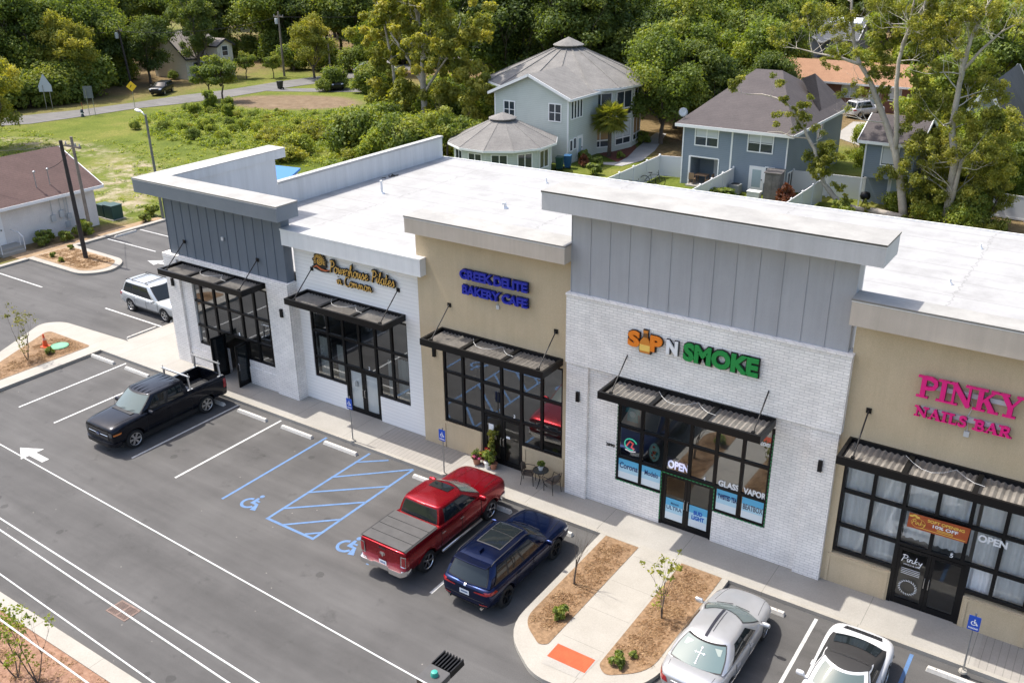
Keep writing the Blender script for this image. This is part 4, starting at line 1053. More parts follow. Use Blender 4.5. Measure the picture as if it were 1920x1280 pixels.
rsp = MB(); rsp.prism([(-1.86,-.66),(-2.16,-.62),(-2.19,0),(-2.16,.62),(-1.86,.66)],1.645,1.685); rsp.build('roof_spoiler', P_BLUE, c.t, bevel=.015)
c.plate('B',0,.80,.36,.17); bb = c.patch('emblem','B',[(-.04,1.0),(.04,1.0),(.04,1.07),(-.04,1.07)],CHROME,3,3,.014)
c.patch('lower_bumper','B',[(-.8,.40),(.8,.40),(.8,.46),(-.8,.46)],DARKPL,10,2,.012)
c.line('tailgate_seam','B',[(-.72,.62),(.72,.62)],SEAM,.007)
for s_ in (1,-1):
    ex = MB(); ex.tube([(-2.46,s_*.62,.37),(-2.3,s_*.62,.37)],.05,10); ex.build('exhaust_tip', CHROME, c.t)
# --- 4. silver sedan
c = Car('car', 'silver sedan with a white cross sticker in its rear window', 'car', (32.62,-3.28,0), R(90),
    [(-2.50,.56,.42,.78,.90,.82),(-2.42,.74,.32,.89,.99,.82),(-2.2,.86,.28,.95,1.05,.82),(-1.75,.925,.26,.95,1.06,.84),(-.5,.93,.24,.93,.98,.86),(.6,.93,.24,.90,.97,.84),(1.15,.93,.24,.88,.98,.78),(1.7,.91,.26,.82,.94,.72),(2.05,.83,.26,.73,.85,.70),(2.30,.66,.28,.63,.74,.72),(2.42,.46,.32,.56,.65,.76)], P_SILVER, (1.40,-1.42), wr=.33)
c.cabin(1.26,-1.98,.84,.93,.40,-1.12,.62,1.37,bf=.32,br=.18,crown=.09,bulge=.05,zr0=1.02)
c.glass('windshield','F',-.92,.92,.05,.94,CARGL_L)
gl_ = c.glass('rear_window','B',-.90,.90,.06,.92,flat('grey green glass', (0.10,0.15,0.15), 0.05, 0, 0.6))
for sg in (1,-1):
    c.glass('side_window','S',.16,.45,.08,.84,CARGL,sg,vq=(.14,.45)); c.glass('side_window','S',.48,.80,.08,.84,CARGL,sg,vq=(.48,.76))
c.glass('roof_stripe','B',-.90,.90,.93,.99,SEAM,off=.008)
c.roofpatch('roof_stripe',-1.0,.36,.02,.11,flat('dark roof reflection', (0.03,0.03,0.04), 0.3),.010); c.roofpatch('roof_stripe',-.75,.30,-.055,-.035,flat('dark roof reflection', (0.03,0.03,0.04), 0.3),.010)  # dark stripes drawn on to stand for a reflection along the roof
dc = MB()
def rearpt(y, v): 
    p = c.cp('B', abs(y)/.84, v); return Vector((p.x-.016, y, p.z+.012))
for pts in ([(0,.22),(0,.72)],[(-.11,.55),(.11,.55)]):
    dc.tube([rearpt(*q) for q in pts],.014,5)
for y,v in ((0,.20),(0,.74),(-.12,.55),(.12,.55)): 
    q = rearpt(y,v); dc.tube([q+Vector((.0,-.035,0)),q+Vector((0,.035,0))],.012,5); dc.tube([q+Vector((.03,0,.018)),q+Vector((-.03,0,-.018))],.012,5)
dc.build('cross_sticker', flat('white vinyl', (0.8,0.8,0.8), 0.6), gl_)
for y in (-.42,0,.42):
    hr = MB(); a, b = (rearpt(y,.60), rearpt(y,.84)); hr.add([rearpt(y-.12,.62)+Vector((.012,0,-.01)),rearpt(y+.12,.62)+Vector((.012,0,-.01)),rearpt(y+.10,.85)+Vector((.012,0,-.01)),rearpt(y-.10,.85)+Vector((.012,0,-.01))],[(0,1,2,3)])
    hr.build('headrest', flat('seat behind glass', (0.22,0.26,0.24), 0.5), gl_)
for s_ in (1,-1):
    c.patch('taillight','B',[(s_*.50,.68),(s_*.84,.66),(s_*.86,.86),(s_*.56,.84)],REDL,6,3,.012); c.patch('taillight','LR'[s_ < 0],[(-2.38,.68),(-2.0,.76),(-2.1,.90),(-2.38,.88)],REDL,5,3,.012)
    c.patch('headlight','F',[(s_*.42,.52),(s_*.74,.58),(s_*.78,.70),(s_*.46,.64)],CLEARL,6,2,.012); c.patch('headlight','LR'[s_ < 0],[(1.75,.66),(2.2,.58),(2.2,.68),(1.75,.80)],CLEARL,5,2,.012)
    c.line('door_trim','LR'[s_ < 0],[(-1.8,.45),(1.2,.42)],CHROME,.010,.004)
c.dlo(.145,.815,.05,.87,.125,.775,CHROME)
c.wheels((1.40,-1.42),.79,.33,.22,ALU,7)
c.mirrors(.86,.98,P_SILVER,.90,.95); c.handles((.05,-.9),.78,P_SILVER); c.seams((1.05,-.02,-1.05),.36,.9); c.wipers()
c.line('boot_seam','T',[(-1.98,-.66),(-2.38,-.62)],SEAM,.006); c.line('boot_seam','T',[(-1.98,.66),(-2.38,.62)],SEAM,.006)
c.line('hood_seam','T',[(1.2,-.68),(2.2,-.56)],SEAM,.006); c.line('hood_seam','T',[(1.2,.68),(2.2,.56)],SEAM,.006)
c.plate('B',0,.66); c.line('boot_trim','B',[(-.4,.80),(.4,.80)],CHROME,.014,.006)
# --- 5. white sports car with a black roof, tail towards the shops
c = Car('car', 'white low sports car with a black roof and louvred tail', 'car', (36.1,-3.05,0), R(-90),
    [(-2.26,.66,.36,.62,.76,.8),(-2.20,.82,.28,.74,.86,.8),(-1.9,.93,.22,.84,.94,.80),(-1.35,.95,.20,.86,.96,.78),(-.5,.93,.20,.82,.88,.84),(.5,.91,.20,.80,.86,.84),(1.2,.92,.20,.80,.84,.80),(1.7,.90,.20,.72,.74,.74),(2.05,.82,.22,.60,.62,.76),(2.24,.62,.26,.48,.52,.8)], P_WHITE, (1.25,-1.2), wr=.345)
c.cabin(.95,-1.72,.78,.82,.22,-.55,.60,1.22,bf=.30,br=.16,crown=.05,zr0=.90,mat=flat('black fabric', (0.02,0.019,0.019), 0.75))
c.glass('windshield','F',-.86,.86,.06,.90,CARGL_L,border=False)
c.glass('windshield_frame','F',-1.0,1.0,.0,1.0,P_WHITE,off=.006)
for sg in (1,-1): c.glass('side_rail','S',0,.16,.0,1.0,P_WHITE,sg,vq=(0,.10),off=.006); c.glass('side_rail','S',.10,.95,.90,1.0,P_WHITE,sg,off=.006)
c.glass('rear_window','B',-.86,.86,.10,.60,CARGL,off=.016,border=False)
for sg in (1,-1):
    c.glass('side_window','S',.22,.60,.08,.84,CARGL,sg,vq=(.18,.60))
c.roofpatch('roof_hoop',-.30,-.285,-.56,.56,flat('satin trim', (0.4,0.4,0.41), 0.3, 1.0),.018)
gr = c.patch('engine_grille','T',[(-2.02,-.5),(-1.84,-.56),(-1.84,.56),(-2.02,.5)],DARKPL,3,12,.008)
for k in range(12): c.line('louvre','T',[(-2.0,-.48+k*.0875),(-1.86,-.48+k*.0875)],flat('satin black', (0.04,0.04,0.045), 0.35),.010,.014,gr)
c.line('tail_light_bar','B',[(-.72,.66),(.72,.66)],REDL,.03,.004)
for s_ in (1,-1):
    hl = MB(); hl.lathe([(.13,0),(.12,.03),(.05,.05)],18); p_, n_ = c.cast('T',1.72,s_*.62)
    hl.xf(Matrix.Translation(p_-Vector((.02,0,.01))) @ Matrix.Rotation(R(40),4,'Y') @ Matrix.Diagonal((1.35,1,1,1))); hl.build('headlight', CLEARL, c.t, smooth=True)
c.wheels((1.25,-1.2),.80,.345,.26,ALU,5,two=True); c.mirrors(.62,.92,P_WHITE,.86,.9); c.handles((-.2,),.70,P_WHITE); c.seams((.85,-.45),.34,.8); c.wipers()
c.line('hood_seam','T',[(1.1,-.6),(2.0,-.42)],SEAM,.006); c.line('hood_seam','T',[(1.1,.6),(2.0,.42)],SEAM,.006)
# --- 6. silver SUV beside the building, and small cars far behind made the same way
def suv(label, loc, rz, mat, L=2.55, H=1.70, W=.99, wr=.37, name='car', glassm=CARGL, rails=True, cat='car'):
    k = L/2.55
    c = Car(name, label, cat, loc, rz,
        [(-2.55*k,.74*W,.46,.90,1.02,.85),(-2.50*k,.90*W,.36,1.02,1.10,.88),(-2.3*k,.97*W,.32,1.06,1.12,.88),(-1.6*k,W,.30,1.05,1.10,.88),(0,W,.28,1.0,1.05,.86),(.95*k,W,.28,.98,1.06,.84),(1.4*k,W,.30,.98,1.10,.80),(2.05*k,.98*W,.32,.96,1.07,.76),(2.38*k,.94*W,.34,.88,.99,.76),(2.50*k,.85*W,.38,.78,.88,.8),(2.54*k,.74*W,.42,.70,.80,.8)], mat, (1.48*k,-1.54*k), wr=wr)
    c.cabin(1.15*k,-2.42*k,.86*W,1.0,.35*k,-2.1*k,.72*W,H-.06,bf=.24,br=.10,crown=.06,zr0=1.08)
    c.glass('windshield','F',-.92,.92,.05,.93,glassm); c.glass('rear_window','B',-.85,.85,.12,.86,CARGL)
    for sg in (1,-1):
        c.glass('side_window','S',.16,.42,.08,.84,CARGL,sg,vq=(.13,.42)); c.glass('side_window','S',.45,.66,.08,.84,CARGL,sg); c.glass('side_window','S',.69,.94,.10,.82,CARGL,sg)
        if rails:
            rl = MB(); rl.tube([(.1,sg*.68,H-.05),(-.05,sg*.66,H+.03),(-1.9*k,sg*.64,H+.03),(-2.05*k,sg*.64,H-.05)],.022,6); rl.build('roof_rail', DARKPL, c.t, smooth=True)
        c.patch('taillight','B',[(sg*.68,.88),(sg*.92,.88),(sg*.92,1.04),(sg*.70,1.04)],REDL,4,3,.012); c.patch('taillight','LR'[sg < 0],[(-2.5*k,.86),(-2.25*k,.9),(-2.28*k,1.04),(-2.5*k,1.04)],REDL,4,3,.012)
        c.patch('headlight','F',[(sg*.5,.78),(sg*.8,.80),(sg*.82,.92),(sg*.52,.92)],CLEARL,4,2,.012)
    if rails:
        for x in (-.3,-1.5): cb = MB(); cb.box(x-.03,x+.03,-.64,.64,H+.025,H+.055); cb.build('roof_crossbar', DARKPL, c.t)
    c.dlo(.145,.955,.05,.87,.115,.955)
    c.wheels((1.48*k,-1.54*k),.84*W,wr,.26,ALU,5,two=True); c.mirrors(.82*k,1.08,mat,.95*W); c.handles((.1,-.9),.92,mat); c.seams((1.0*k,-.02,-1.05*k),.42,1.0); c.plate('B',0,.78)
    return c
suv('silver SUV with roof rails parked nose in beside the brick corner', (-4.33,5.36,0), 0.0, P_SILVER2, 2.5, 1.78)
suv('black car parked in the shade beside the far road', (-70.6,55.7,0), R(-58), paint('black paint',(0.012,0.013,0.015)), 2.4, 1.5, .92, .34, rails=False)
suv('dark car almost hidden by bushes near the far driveway', (-53.5,70.5,0), R(-35), paint('black paint',(0.012,0.013,0.015)), 2.4, 1.5, .92, .34, rails=False)
c = suv('white SUV with a ladder on its roof parked on grass by the brick house', (12.55,86.3,0), R(62), P_WHITE, 2.45, 1.85, .97, .37)
ld = MB()
for y in (-.25,.2): ld.bar((-2.0,y,1.95),(.9,y,1.95),.06)
for i in range(9): ld.bar((-1.85+i*.33,-.25,1.95),(-1.85+i*.33,.2,1.95),.04)
tag(ld.build('ladder', ALU, None, loc=(12.55,86.3,0), rot=(0,0,R(62))), 'pale ladder lying on the roof of the white SUV', 'ladder')
suv('white car glimpsed between the two blue houses', (17.7,71.6,0), R(75), P_WHITE, 2.3, 1.48, .9, .33, rails=False, glassm=CARGL_L)
# ------------------------------------------------------------ shop signs
def wpart(mb, name, mat, parent, **k): return mb.build(name, mat, parent, world=True, **k)
def letters(parent, s, x0, x1, z0, z1, y, mat, ext=.05, offset=.0, shear=0.0, spacing=1.0, back=None, bo=.03, bmat=None):
    m = fit(text_mb(s, 1.0, ext/2, offset, shear, spacing), x0, x1, z0, z1, y)
    for q in islands(m): wpart(q, 'letter', mat, parent)
    if back:
        b = text_mb(s, 1.0, .02, offset+bo, shear, spacing); e = bo*(z1-z0)
        b = fit(b, x0-e*1.0, x1+e*1.0, z0-e, z1+e, y+.045); wpart(b, 'letter_return', bmat, parent)
# --- script lettering as brush strokes
def arc(cx, cy, rx, ry, a0, a1, n=10): return [(cx+rx*math.cos(R(a0+(a1-a0)*i/n)), cy+ry*math.sin(R(a0+(a1-a0)*i/n))) for i in range(n+1)]
GL = {
 'P': (1.25, [[(.35,-.1),(.45,.9),(.5,1.9)], arc(.62,1.45,.58,.52,150,-100,14)+[(.5,.9)]]),
 'o': (.95, [arc(.42,.5,.36,.5,60,420,16), [(.62,.92),(.8,.82),(1.0,.95)]]),
 'w': (1.2, [[(0,.8),(.12,.95),(.15,.3),(.3,.0),(.5,.25),(.58,.9)], [(.58,.9),(.58,.3),(.75,0),(.98,.3),(1.02,.92),(1.22,.85)]]),
 'e': (.8, [[(.0,.35),(.3,.45),(.62,.72),(.5,.98),(.22,.85),(.12,.4),(.3,.02),(.6,.08),(.82,.35)]]),
 'r': (.75, [[(0,.6),(.18,1.05),(.28,.88),(.6,.9),(.52,.3),(.62,.02),(.78,.2)]]),
 'h': (1.0, [[(.0,.4),(.4,1.6),(.35,2.0),(.2,1.7),(.15,.0)], [(.17,.5),(.45,.98),(.62,.8),(.62,.15),(.78,.0),(1.0,.3)]]),
 'u': (.95, [[(.0,.7),(.15,.98),(.15,.25),(.32,.0),(.55,.3),(.66,.98)], [(.66,.98),(.66,.2),(.8,.0),(.96,.3)]]),
 's': (.75, [[(0,.2),(.42,1.05),(.5,.75),(.62,.3),(.4,-.02),(.12,.08)], [(.45,.02),(.76,.3)]]),
 'i': (.5, [[(.0,.5),(.2,.98),(.2,.2),(.32,.0),(.5,.3)], [(.26,1.38),(.27,1.44)]]),
 'l': (.6, [[(.0,.3),(.42,1.5),(.4,1.95),(.25,1.8),(.2,.3),(.34,.0),(.58,.3)]]),
 'a': (.95, [arc(.42,.48,.34,.48,60,400,14), [(.74,.98),(.72,.2),(.84,.0),(.98,.3)]]),
 't': (.65, [[(.25,1.7),(.22,.25),(.38,.0),(.62,.3)], [(.02,1.15),(.5,1.2)]]),
 'n': (1.0, [[(.0,.7),(.14,1.0),(.14,.0)], [(.15,.5),(.42,.98),(.62,.8),(.62,.15),(.78,.0),(1.0,.3)]]),
 'm': (1.45, [[(.0,.7),(.14,1.0),(.14,.0)], [(.15,.5),(.4,.98),(.55,.8),(.55,.0)], [(.56,.5),(.82,.98),(1.0,.8),(1.0,.15),(1.18,.0),(1.42,.3)]]),
 'C': (1.3, [arc(.75,.95,.68,1.0,50,310,18)]), 'k': (.9, [[(.15,0),(.2,1.9)], [(.62,.95),(.2,.5),(.7,0)]]), 'y': (.95,[[(.0,.9),(.2,.3),(.45,.2),(.7,.95)],[(.7,.95),(.55,-.5),(.2,-.8)]]), ' ': (.65, [])}
def script(s, x0, x1, z0, hx, y, r, depth, slant=.18):
    """brush lettering between x0 and x1 on the wall y, hx = x-height"""
    tot = sum(GL[c][0] for c in s); k = (x1-x0)/tot; x = 0; outs = []
    for c in s:
        q = MB()
        for st in GL[c][1]:
            pts = [(x0+(x+px+slant*pz)*k, 0, z0+pz*hx) for px, pz in st]; q.tube(pts, r, 6)
        x += GL[c][0]
        if q.v: q.v = [(v[0], y-.01+v[1]*depth, v[2]) for v in q.v]; outs.append(q)
    return outs
GOLD = flat('gold letter face', (0.85,0.50,0.11), 0.45); BLKBACK = flat('black sign backing', (0.012,0.011,0.011), 0.5)
ORANGE = flat('orange letter face', (0.78,0.21,0.012), 0.5); GREEN = flat('green letter face', (0.006,0.24,0.045), 0.5); WHITEL = flat('white letter face', (0.78,0.78,0.78), 0.5)
sg = thing('shop_sign', 'gold script sign with a swirling sun on black backing over the white shop', 'sign', (14,1.95,6.6))
for s, x0, x1, z0, hx in (('Powerhouse Pilates', 12.68, 16.25, 6.63, .255), ('in Common', 13.05, 15.0, 6.17, .21)):
    k = (6.72-6.84)/3.6
    L = script(s, x0, x1, z0, hx, 1.90, .0185*(hx/.235), .5); B = MB()
    for q in script(s, x0, x1, z0, hx, 1.955, .075*(hx/.235), .3): B.add(q.v, q.f)
    B.build('sign_backing', BLKBACK, sg, world=True)
    for q in L: wpart(q, 'letter', GOLD, sg, smooth=True)
sunb = MB(); pts = [(12.12+.40*math.cos(a)*(1+.10*math.sin(9*a)), 6.93+.36*math.sin(a)*(1+.10*math.sin(9*a))) for a in [2*PI*i/48 for i in range(48)]]
q = MB().prism(pts, 0, .05); q.v = [(v[0], 2.0-v[2], v[1]) for v in q.v]; q.build('sign_backing', BLKBACK, sg, world=True, fix=True)
q = MB().prism([(11.62,6.66),(11.9,6.80),(12.5,6.62),(12.85,6.66),(12.6,6.54),(12.2,6.50),(11.8,6.58)], 0, .055); q.v = [(v[0], 2.0-v[2], v[1]) for v in q.v]; q.build('sign_backing', BLKBACK, sg, world=True, fix=True)
sw = MB(); sw.tube([(12.12+.03*t_*math.cos(t_*2.2+1), 1.935, 6.95+.03*t_*math.sin(t_*2.2+1)) for t_ in [i*.2 for i in range(2,32)]], .022, 5); wpart(sw, 'sun_swirl', GOLD, sg)
ry = MB()
for i in range(16):
    a = R(-20+i*220/15); ry.tube([(12.12+.22*math.cos(a),1.935,6.95+.22*math.sin(a)),(12.12+.36*math.cos(a),1.935,6.95+.34*math.sin(a))], [.022,.006], 5)
wpart(ry, 'sun_rays', GOLD, sg)
fl_ = MB(); fl_.tube([(11.75,1.93,6.64),(11.95,1.93,6.74),(12.2,1.93,6.62),(12.45,1.93,6.60),(12.7,1.93,6.68)], [.01,.035,.04,.03,.01], 6); wpart(fl_, 'flame', flat('burnt orange', (0.6,0.13,0.02), 0.5), sg)
# --- blue block letters
sg = thing('shop_sign', 'two line blue block letter sign on the tan wall', 'sign', (21.2,1.8,7.6))
BLUEL = flat('blue letter face', (0.006,0.018,0.33), 0.4); DKBLUE = flat('dark letter return', (0.006,0.008,0.05), 0.5)
letters(sg, 'GREEK DELITE', 19.74, 22.72, 7.78, 8.15, 1.70, BLUEL, .10, .035, spacing=.92, back=True, bo=.06, bmat=DKBLUE)
letters(sg, 'BAKERY CAFE', 19.84, 22.72, 7.19, 7.54, 1.70, BLUEL, .10, .035, spacing=.95, back=True, bo=.06, bmat=DKBLUE)
rw = MB(); rw.box(19.9,22.6,1.75,1.847,7.86,8.04); wpart(rw, 'raceway', TANTRIM, sg); rw = MB(); rw.box(20.0,22.6,1.75,1.847,7.28,7.44); wpart(rw, 'raceway', TANTRIM, sg)
wr_ = MB(); wr_.tube([(21.3,1.83,7.25),(21.28,1.82,7.05),(21.31,1.83,6.95)], .012, 5); wr_.box(21.25,21.37,1.79,1.847,6.82,6.97); wpart(wr_, 'wire_box', flat('pvc grey', (0.55,0.55,0.55), 0.6), sg)
# --- bottle sign on the brick
sg = thing('shop_sign', 'orange, white and green sign with a bottle for a letter on pale brick', 'sign', (29.2,1.45,7.1))
yb = 1.40
def block(s, x0, x1, z0, z1, mat, off=.05): letters(sg, s, x0, x1, z0, z1, yb, mat, .06, off, back=True, bo=.055, bmat=BLKBACK)
block('S', 26.90, 27.34, 6.88, 7.44, ORANGE); block('P', 27.72, 28.15, 6.86, 7.42, ORANGE); block('N', 28.30, 28.70, 6.92, 7.40, WHITEL); block('SMOKE', 28.90, 31.40, 6.83, 7.46, GREEN)
BOT = [(-.17,0),(.17,0),(.19,.05),(.19,.36),(.15,.46),(.075,.56),(.07,.74),(.085,.75),(.085,.80),(-.085,.80),(-.085,.75),(-.07,.74),(-.075,.56),(-.15,.46),(-.19,.36),(-.19,.05)]
def wallprism(poly, x, z, s, y, th): 
    q = MB().prism([(x+a*s, z+b*s) for a, b in poly], 0, th); q.v = [(v[0], y-v[2], v[1]) for v in q.v]; return q
wpart(wallprism([(a*1.25,b*1.06-.02) for a,b in BOT], 27.54, 6.74, 1.0, 1.45, .05), 'letter_return', BLKBACK, sg, fix=True)
bt = wpart(wallprism(BOT, 27.54, 6.75, .98, 1.40, .06), 'bottle', flat('amber bottle face', (0.62,0.22,0.03), 0.4), sg, fix=True)
wpart(wallprism([(-.19,.08),(.19,.08),(.19,.30),(-.19,.30)], 27.54, 6.75, .98, 1.338, .01), 'bottle_label', flat('yellow label', (0.85,0.55,0.12), 0.5), sg, fix=True)
wpart(wallprism([(-.07,.58),(.07,.58),(.07,.72),(-.07,.72)], 27.54, 6.75, .98, 1.338, .012), 'bottle_neck', flat('brown neck', (0.16,0.07,0.02), 0.5), sg, fix=True)
# --- serif letters built of strokes and slabs
SL = {  # strokes: (x0,z0,x1,z1,width) ; serifs: (x,z,halfwidth)
 'P': (.78, [(.22,0,.22,1,.20)], [(.22,.035,.24),(.18,.965,.22)], [[(.26,.94),(.5,.94),(.68,.84),(.70,.68),(.62,.52),(.46,.47),(.26,.47)]]),
 'I': (.46, [(.23,0,.23,1,.20)], [(.23,.035,.24),(.23,.965,.24)], []),
 'N': (.98, [(.18,0,.18,1,.10),(.78,0,.78,1,.10),(.16,.98,.80,.04,.20)], [(.18,.035,.20),(.12,.965,.16),(.78,.965,.20)], []),
 'K': (.92, [(.22,0,.22,1,.20),(.28,.40,.72,.96,.09),(.42,.56,.74,.04,.20)], [(.22,.035,.24),(.22,.965,.24),(.74,.965,.17),(.76,.035,.20)], []),
 'Y': (.88, [(.44,0,.44,.48,.20),(.44,.44,.14,.96,.19),(.46,.44,.76,.96,.09)], [(.44,.035,.24),(.14,.965,.20),(.76,.965,.17)], []),
 'A': (.92, [(.46,1,.14,.02,.09),(.44,1,.76,.02,.21),(.24,.34,.66,.34,.08)], [(.14,.035,.17),(.76,.035,.22)], []),
 'L': (.72, [(.22,0,.22,1,.20),(.22,.05,.66,.05,.10),(.64,.05,.64,.28,.06)], [(.22,.965,.24)], []),
 'S': (.66, [], [], [[(.55,.78),(.50,.92),(.32,.96),(.16,.86),(.16,.70),(.32,.57),(.50,.44),(.54,.26),(.44,.08),(.26,.04),(.12,.12),(.10,.26)]]),
 'B': (.80, [(.22,0,.22,1,.20)], [(.18,.035,.22),(.18,.965,.22)], [[(.26,.95),(.48,.95),(.62,.86),(.62,.68),(.48,.54),(.26,.53)],[(.40,.53),(.60,.47),(.70,.32),(.66,.14),(.5,.05),(.26,.05)]]),
 'R': (.90, [(.22,0,.22,1,.20),(.44,.46,.72,.04,.20)], [(.22,.035,.24),(.18,.965,.22),(.76,.035,.16)], [[(.26,.94),(.48,.94),(.64,.84),(.64,.64),(.5,.50),(.26,.48)]]), ' ': (.42, [], [], [])}
PINK = flat('magenta letter face', (0.74,0.006,0.20), 0.42); DKPINK = flat('dark magenta return', (0.16,0.004,0.05), 0.5)
def slab(parent, s, x0, x1, z0, z1, y, mat, dmat, th=.09):
    tot = sum(SL[c][0] for c in s); kx = (x1-x0)/tot; h = z1-z0; x = x0
    for c in s:
        adv, st, se, cv = SL[c]
        q = MB(); n = 0
        def W_(px, pz): return (x+px*kx, z0+pz*h)
        for a, b, c2, d, wd in st:
            A, B_ = Vector(W_(a,b)), Vector(W_(c2,d)); dv = (B_-A).normalized(); nn = Vector((-dv.y,dv.x))*wd*kx/2
            q.prism([tuple(A+nn),tuple(A-nn),tuple(B_-nn),tuple(B_+nn)], 0, th+n*.0015); n += 1
        for a, b, hw in se:
            c_ = W_(a,b); q.prism([(c_[0]-hw*kx,c_[1]-.036*h),(c_[0]+hw*kx,c_[1]-.036*h),(c_[0]+hw*kx,c_[1]+.036*h),(c_[0]-hw*kx,c_[1]+.036*h)], 0, th+n*.0015); n += 1
        for p in cv: q.ribbon([W_(*k) for k in p], .155*kx, 0, th=th+n*.0015); n += 1
        if q.v:
            b = MB(); b.add([(v[0]+.012, y+.03-v[2]*.9, v[1]-.012) for v in q.v], q.f)
            q.v = [(v[0], y-v[2], v[1]) for v in q.v]
            lo = wpart(q, 'letter', mat, parent, fix=True); r_ = wpart(b, 'letter_return', dmat, parent, fix=True); r_.parent = lo
        x += adv*kx
sg = thing('shop_sign', 'magenta serif letter sign on grey raceways over the curtained shop', 'sign', (37.2,1.7,7.4))
slab(sg, 'PINKY', 35.95, 38.62, 7.40, 8.05, 1.62, PINK, DKPINK); slab(sg, 'NAILS BAR', 35.98, 38.50, 6.80, 7.10, 1.62, PINK, DKPINK)
for a, b_, z in ((36.2,38.4,7.66),(36.1,38.4,6.92)):
    rw = MB(); rw.box(a,b_,1.66,1.747,z,z+.14); wpart(rw, 'raceway', flat('grey raceway', (0.5,0.5,0.53), 0.5), sg)
wr_ = MB(); wr_.tube([(37.3,1.73,7.66),(37.42,1.72,7.4),(37.33,1.73,7.05),(37.4,1.73,6.6)], .012, 5); wr_.box(37.32,37.46,1.69,1.747,6.45,6.62); wpart(wr_, 'wire_box', flat('pvc grey', (0.55,0.55,0.55), 0.6), sg)
# --- shop windows: posters, neon and numbers
def vinyl(parent, s, x0, x1, z0, z1, y, mat, off=0.0, shear=0.0, name='lettering'):
    m = fit(text_mb(s, 1.0, .002, off, shear), x0, x1, z0, z1, y); return wpart(m, name, mat, parent)
PB1 = flat('poster blue', (0.10,0.40,0.62), 0.5); PB2 = flat('poster pale blue', (0.42,0.64,0.74), 0.5); PB3 = flat('poster white', (0.68,0.74,0.76), 0.5); NAVY = flat('navy ink', (0.01,0.03,0.13), 0.5)
def poster(words, x0, x1, z0, z1, y, lab, ink=NAVY, shear=0.0, off=.02):
    t = thing('window_poster', lab, 'poster', ((x0+x1)/2, y, z0))
    h = z1-z0
    for k, mt in ((0,PB3),(1,PB2),(2,PB1)):
        m = MB(); m.box(x0,x1,y,y+.006,z0+h*k/3,z0+h*(k+1)/3); wpart(m, 'poster_sheet', mt, t)
    for i, (wd, a, b, c, d) in enumerate(words): vinyl(t, wd, x0+(x1-x0)*a, x0+(x1-x0)*b, z0+h*c, z0+h*d, y-.002, ink, off, shear)
    return t
yD = 1.735
poster([('Corona',.06,.96,.52,.82)], 26.56, 27.36, 1.47, 2.27, yD, 'blue and white poster in the far left pane of the brick shop window', shear=.1)
poster([('Modelo',.16,.86,.55,.80)], 27.48, 28.23, 1.47, 2.27, yD, 'blue and white poster in the pane just left of the brick shop door')
poster([('ULTRA',.06,.94,.48,.66),('Michelob',.3,.75,.74,.84)], 28.47, 29.13, .42, 1.28, yD+.01, 'blue poster low in the left leaf of the brick shop door', off=.01)
poster([('BUD',.26,.74,.60,.80),('LIGHT',.16,.86,.36,.56)], 29.36, 30.03, .42, 1.28, yD+.01, 'blue poster low in the right leaf of the brick shop door', flat('beer blue', (0.01,0.10,0.45), 0.5), off=.05)
poster([('TWISTED TEA',.06,.95,.55,.80)], 30.30, 31.06, 1.47, 2.27, yD, 'blue poster with dark arched lettering just right of the brick shop door', off=.05)
poster([('BEATBOX',.06,.95,.42,.70)], 31.20, 31.97, 1.47, 2.27, yD, 'blue poster with grey lettering in the far right pane of the brick shop', flat('slate ink', (0.10,0.12,0.16), 0.5), off=.03)
NEON = flat('neon white blue', (0.72,0.74,1.0), 0.5, emit=.55)
t = thing('open_sign', 'glowing OPEN neon sign above the brick shop door', 'sign', (28.8,1.9,2.45))
slabO = fit(text_mb('OPEN', 1.0, .012, .03), 28.43, 29.20, 2.44, 2.76, 1.82); wpart(slabO, 'lettering', NEON, t)
nb = MB(); nb.box(28.38,29.22,1.85,1.87,2.40,2.80); wpart(nb, 'sign_backing', flat('neon backing', (0.02,0.015,0.04), 0.5), t)
t = thing('window_lettering', 'white GLASS VAPOR lettering across two panes of the brick shop', 'lettering', (31.1,1.75,2.4))
vinyl(t, 'GLASS', 30.32, 31.05, 2.38, 2.62, yD+.02, WHITEL, .04); vinyl(t, 'VAPOR', 31.20, 31.98, 2.38, 2.62, yD+.02, WHITEL, .04)
t = thing('window_lettering', 'white letters tom at the top right of the brick shop window', 'lettering', (31.8,1.75,4.35))
vinyl(t, 'tom', 31.58, 31.97, 4.34, 4.52, yD+.02, WHITEL, .05)
t = thing('skateboard_deck', 'flower patterned board hanging in the brick shop window', 'board', (27.9,1.85,2.5))
bd = [(.20*math.cos(a)*(1 if abs(math.sin(a)) < .8 else .92), .36*math.sin(a)) for a in [2*PI*i/24 for i in range(24)]]
wpart(wallprism(bd, 27.88, 2.84, 1, 1.86, .03), 'deck', flat('pale aqua', (0.35,0.60,0.56), 0.5), t, fix=True)
rng = random.Random(5)
for i in range(14):
    a = rng.uniform(0,2*PI); r_ = rng.uniform(0,.8); px, pz_ = .16*r_*math.cos(a), .30*r_*math.sin(a)
    pet = [(.045*(1+.35*math.cos(5*b))*math.cos(b), .045*(1+.35*math.cos(5*b))*math.sin(b)) for b in [2*PI*k/20 for k in range(20)]]
    wpart(wallprism(pet, 27.88+px, 2.84+pz_, 1, 1.828-.001*i, .002), 'flower', flat(('petal red','petal teal','petal orange')[i%3], ((0.55,0.07,0.05),(0.02,0.25,0.28),(0.7,0.28,0.12))[i%3], 0.5), t, fix=True)
t = thing('neon_sign', 'small red and green neon figure in the left pane of the brick shop', 'sign', (26.95,1.85,2.8))
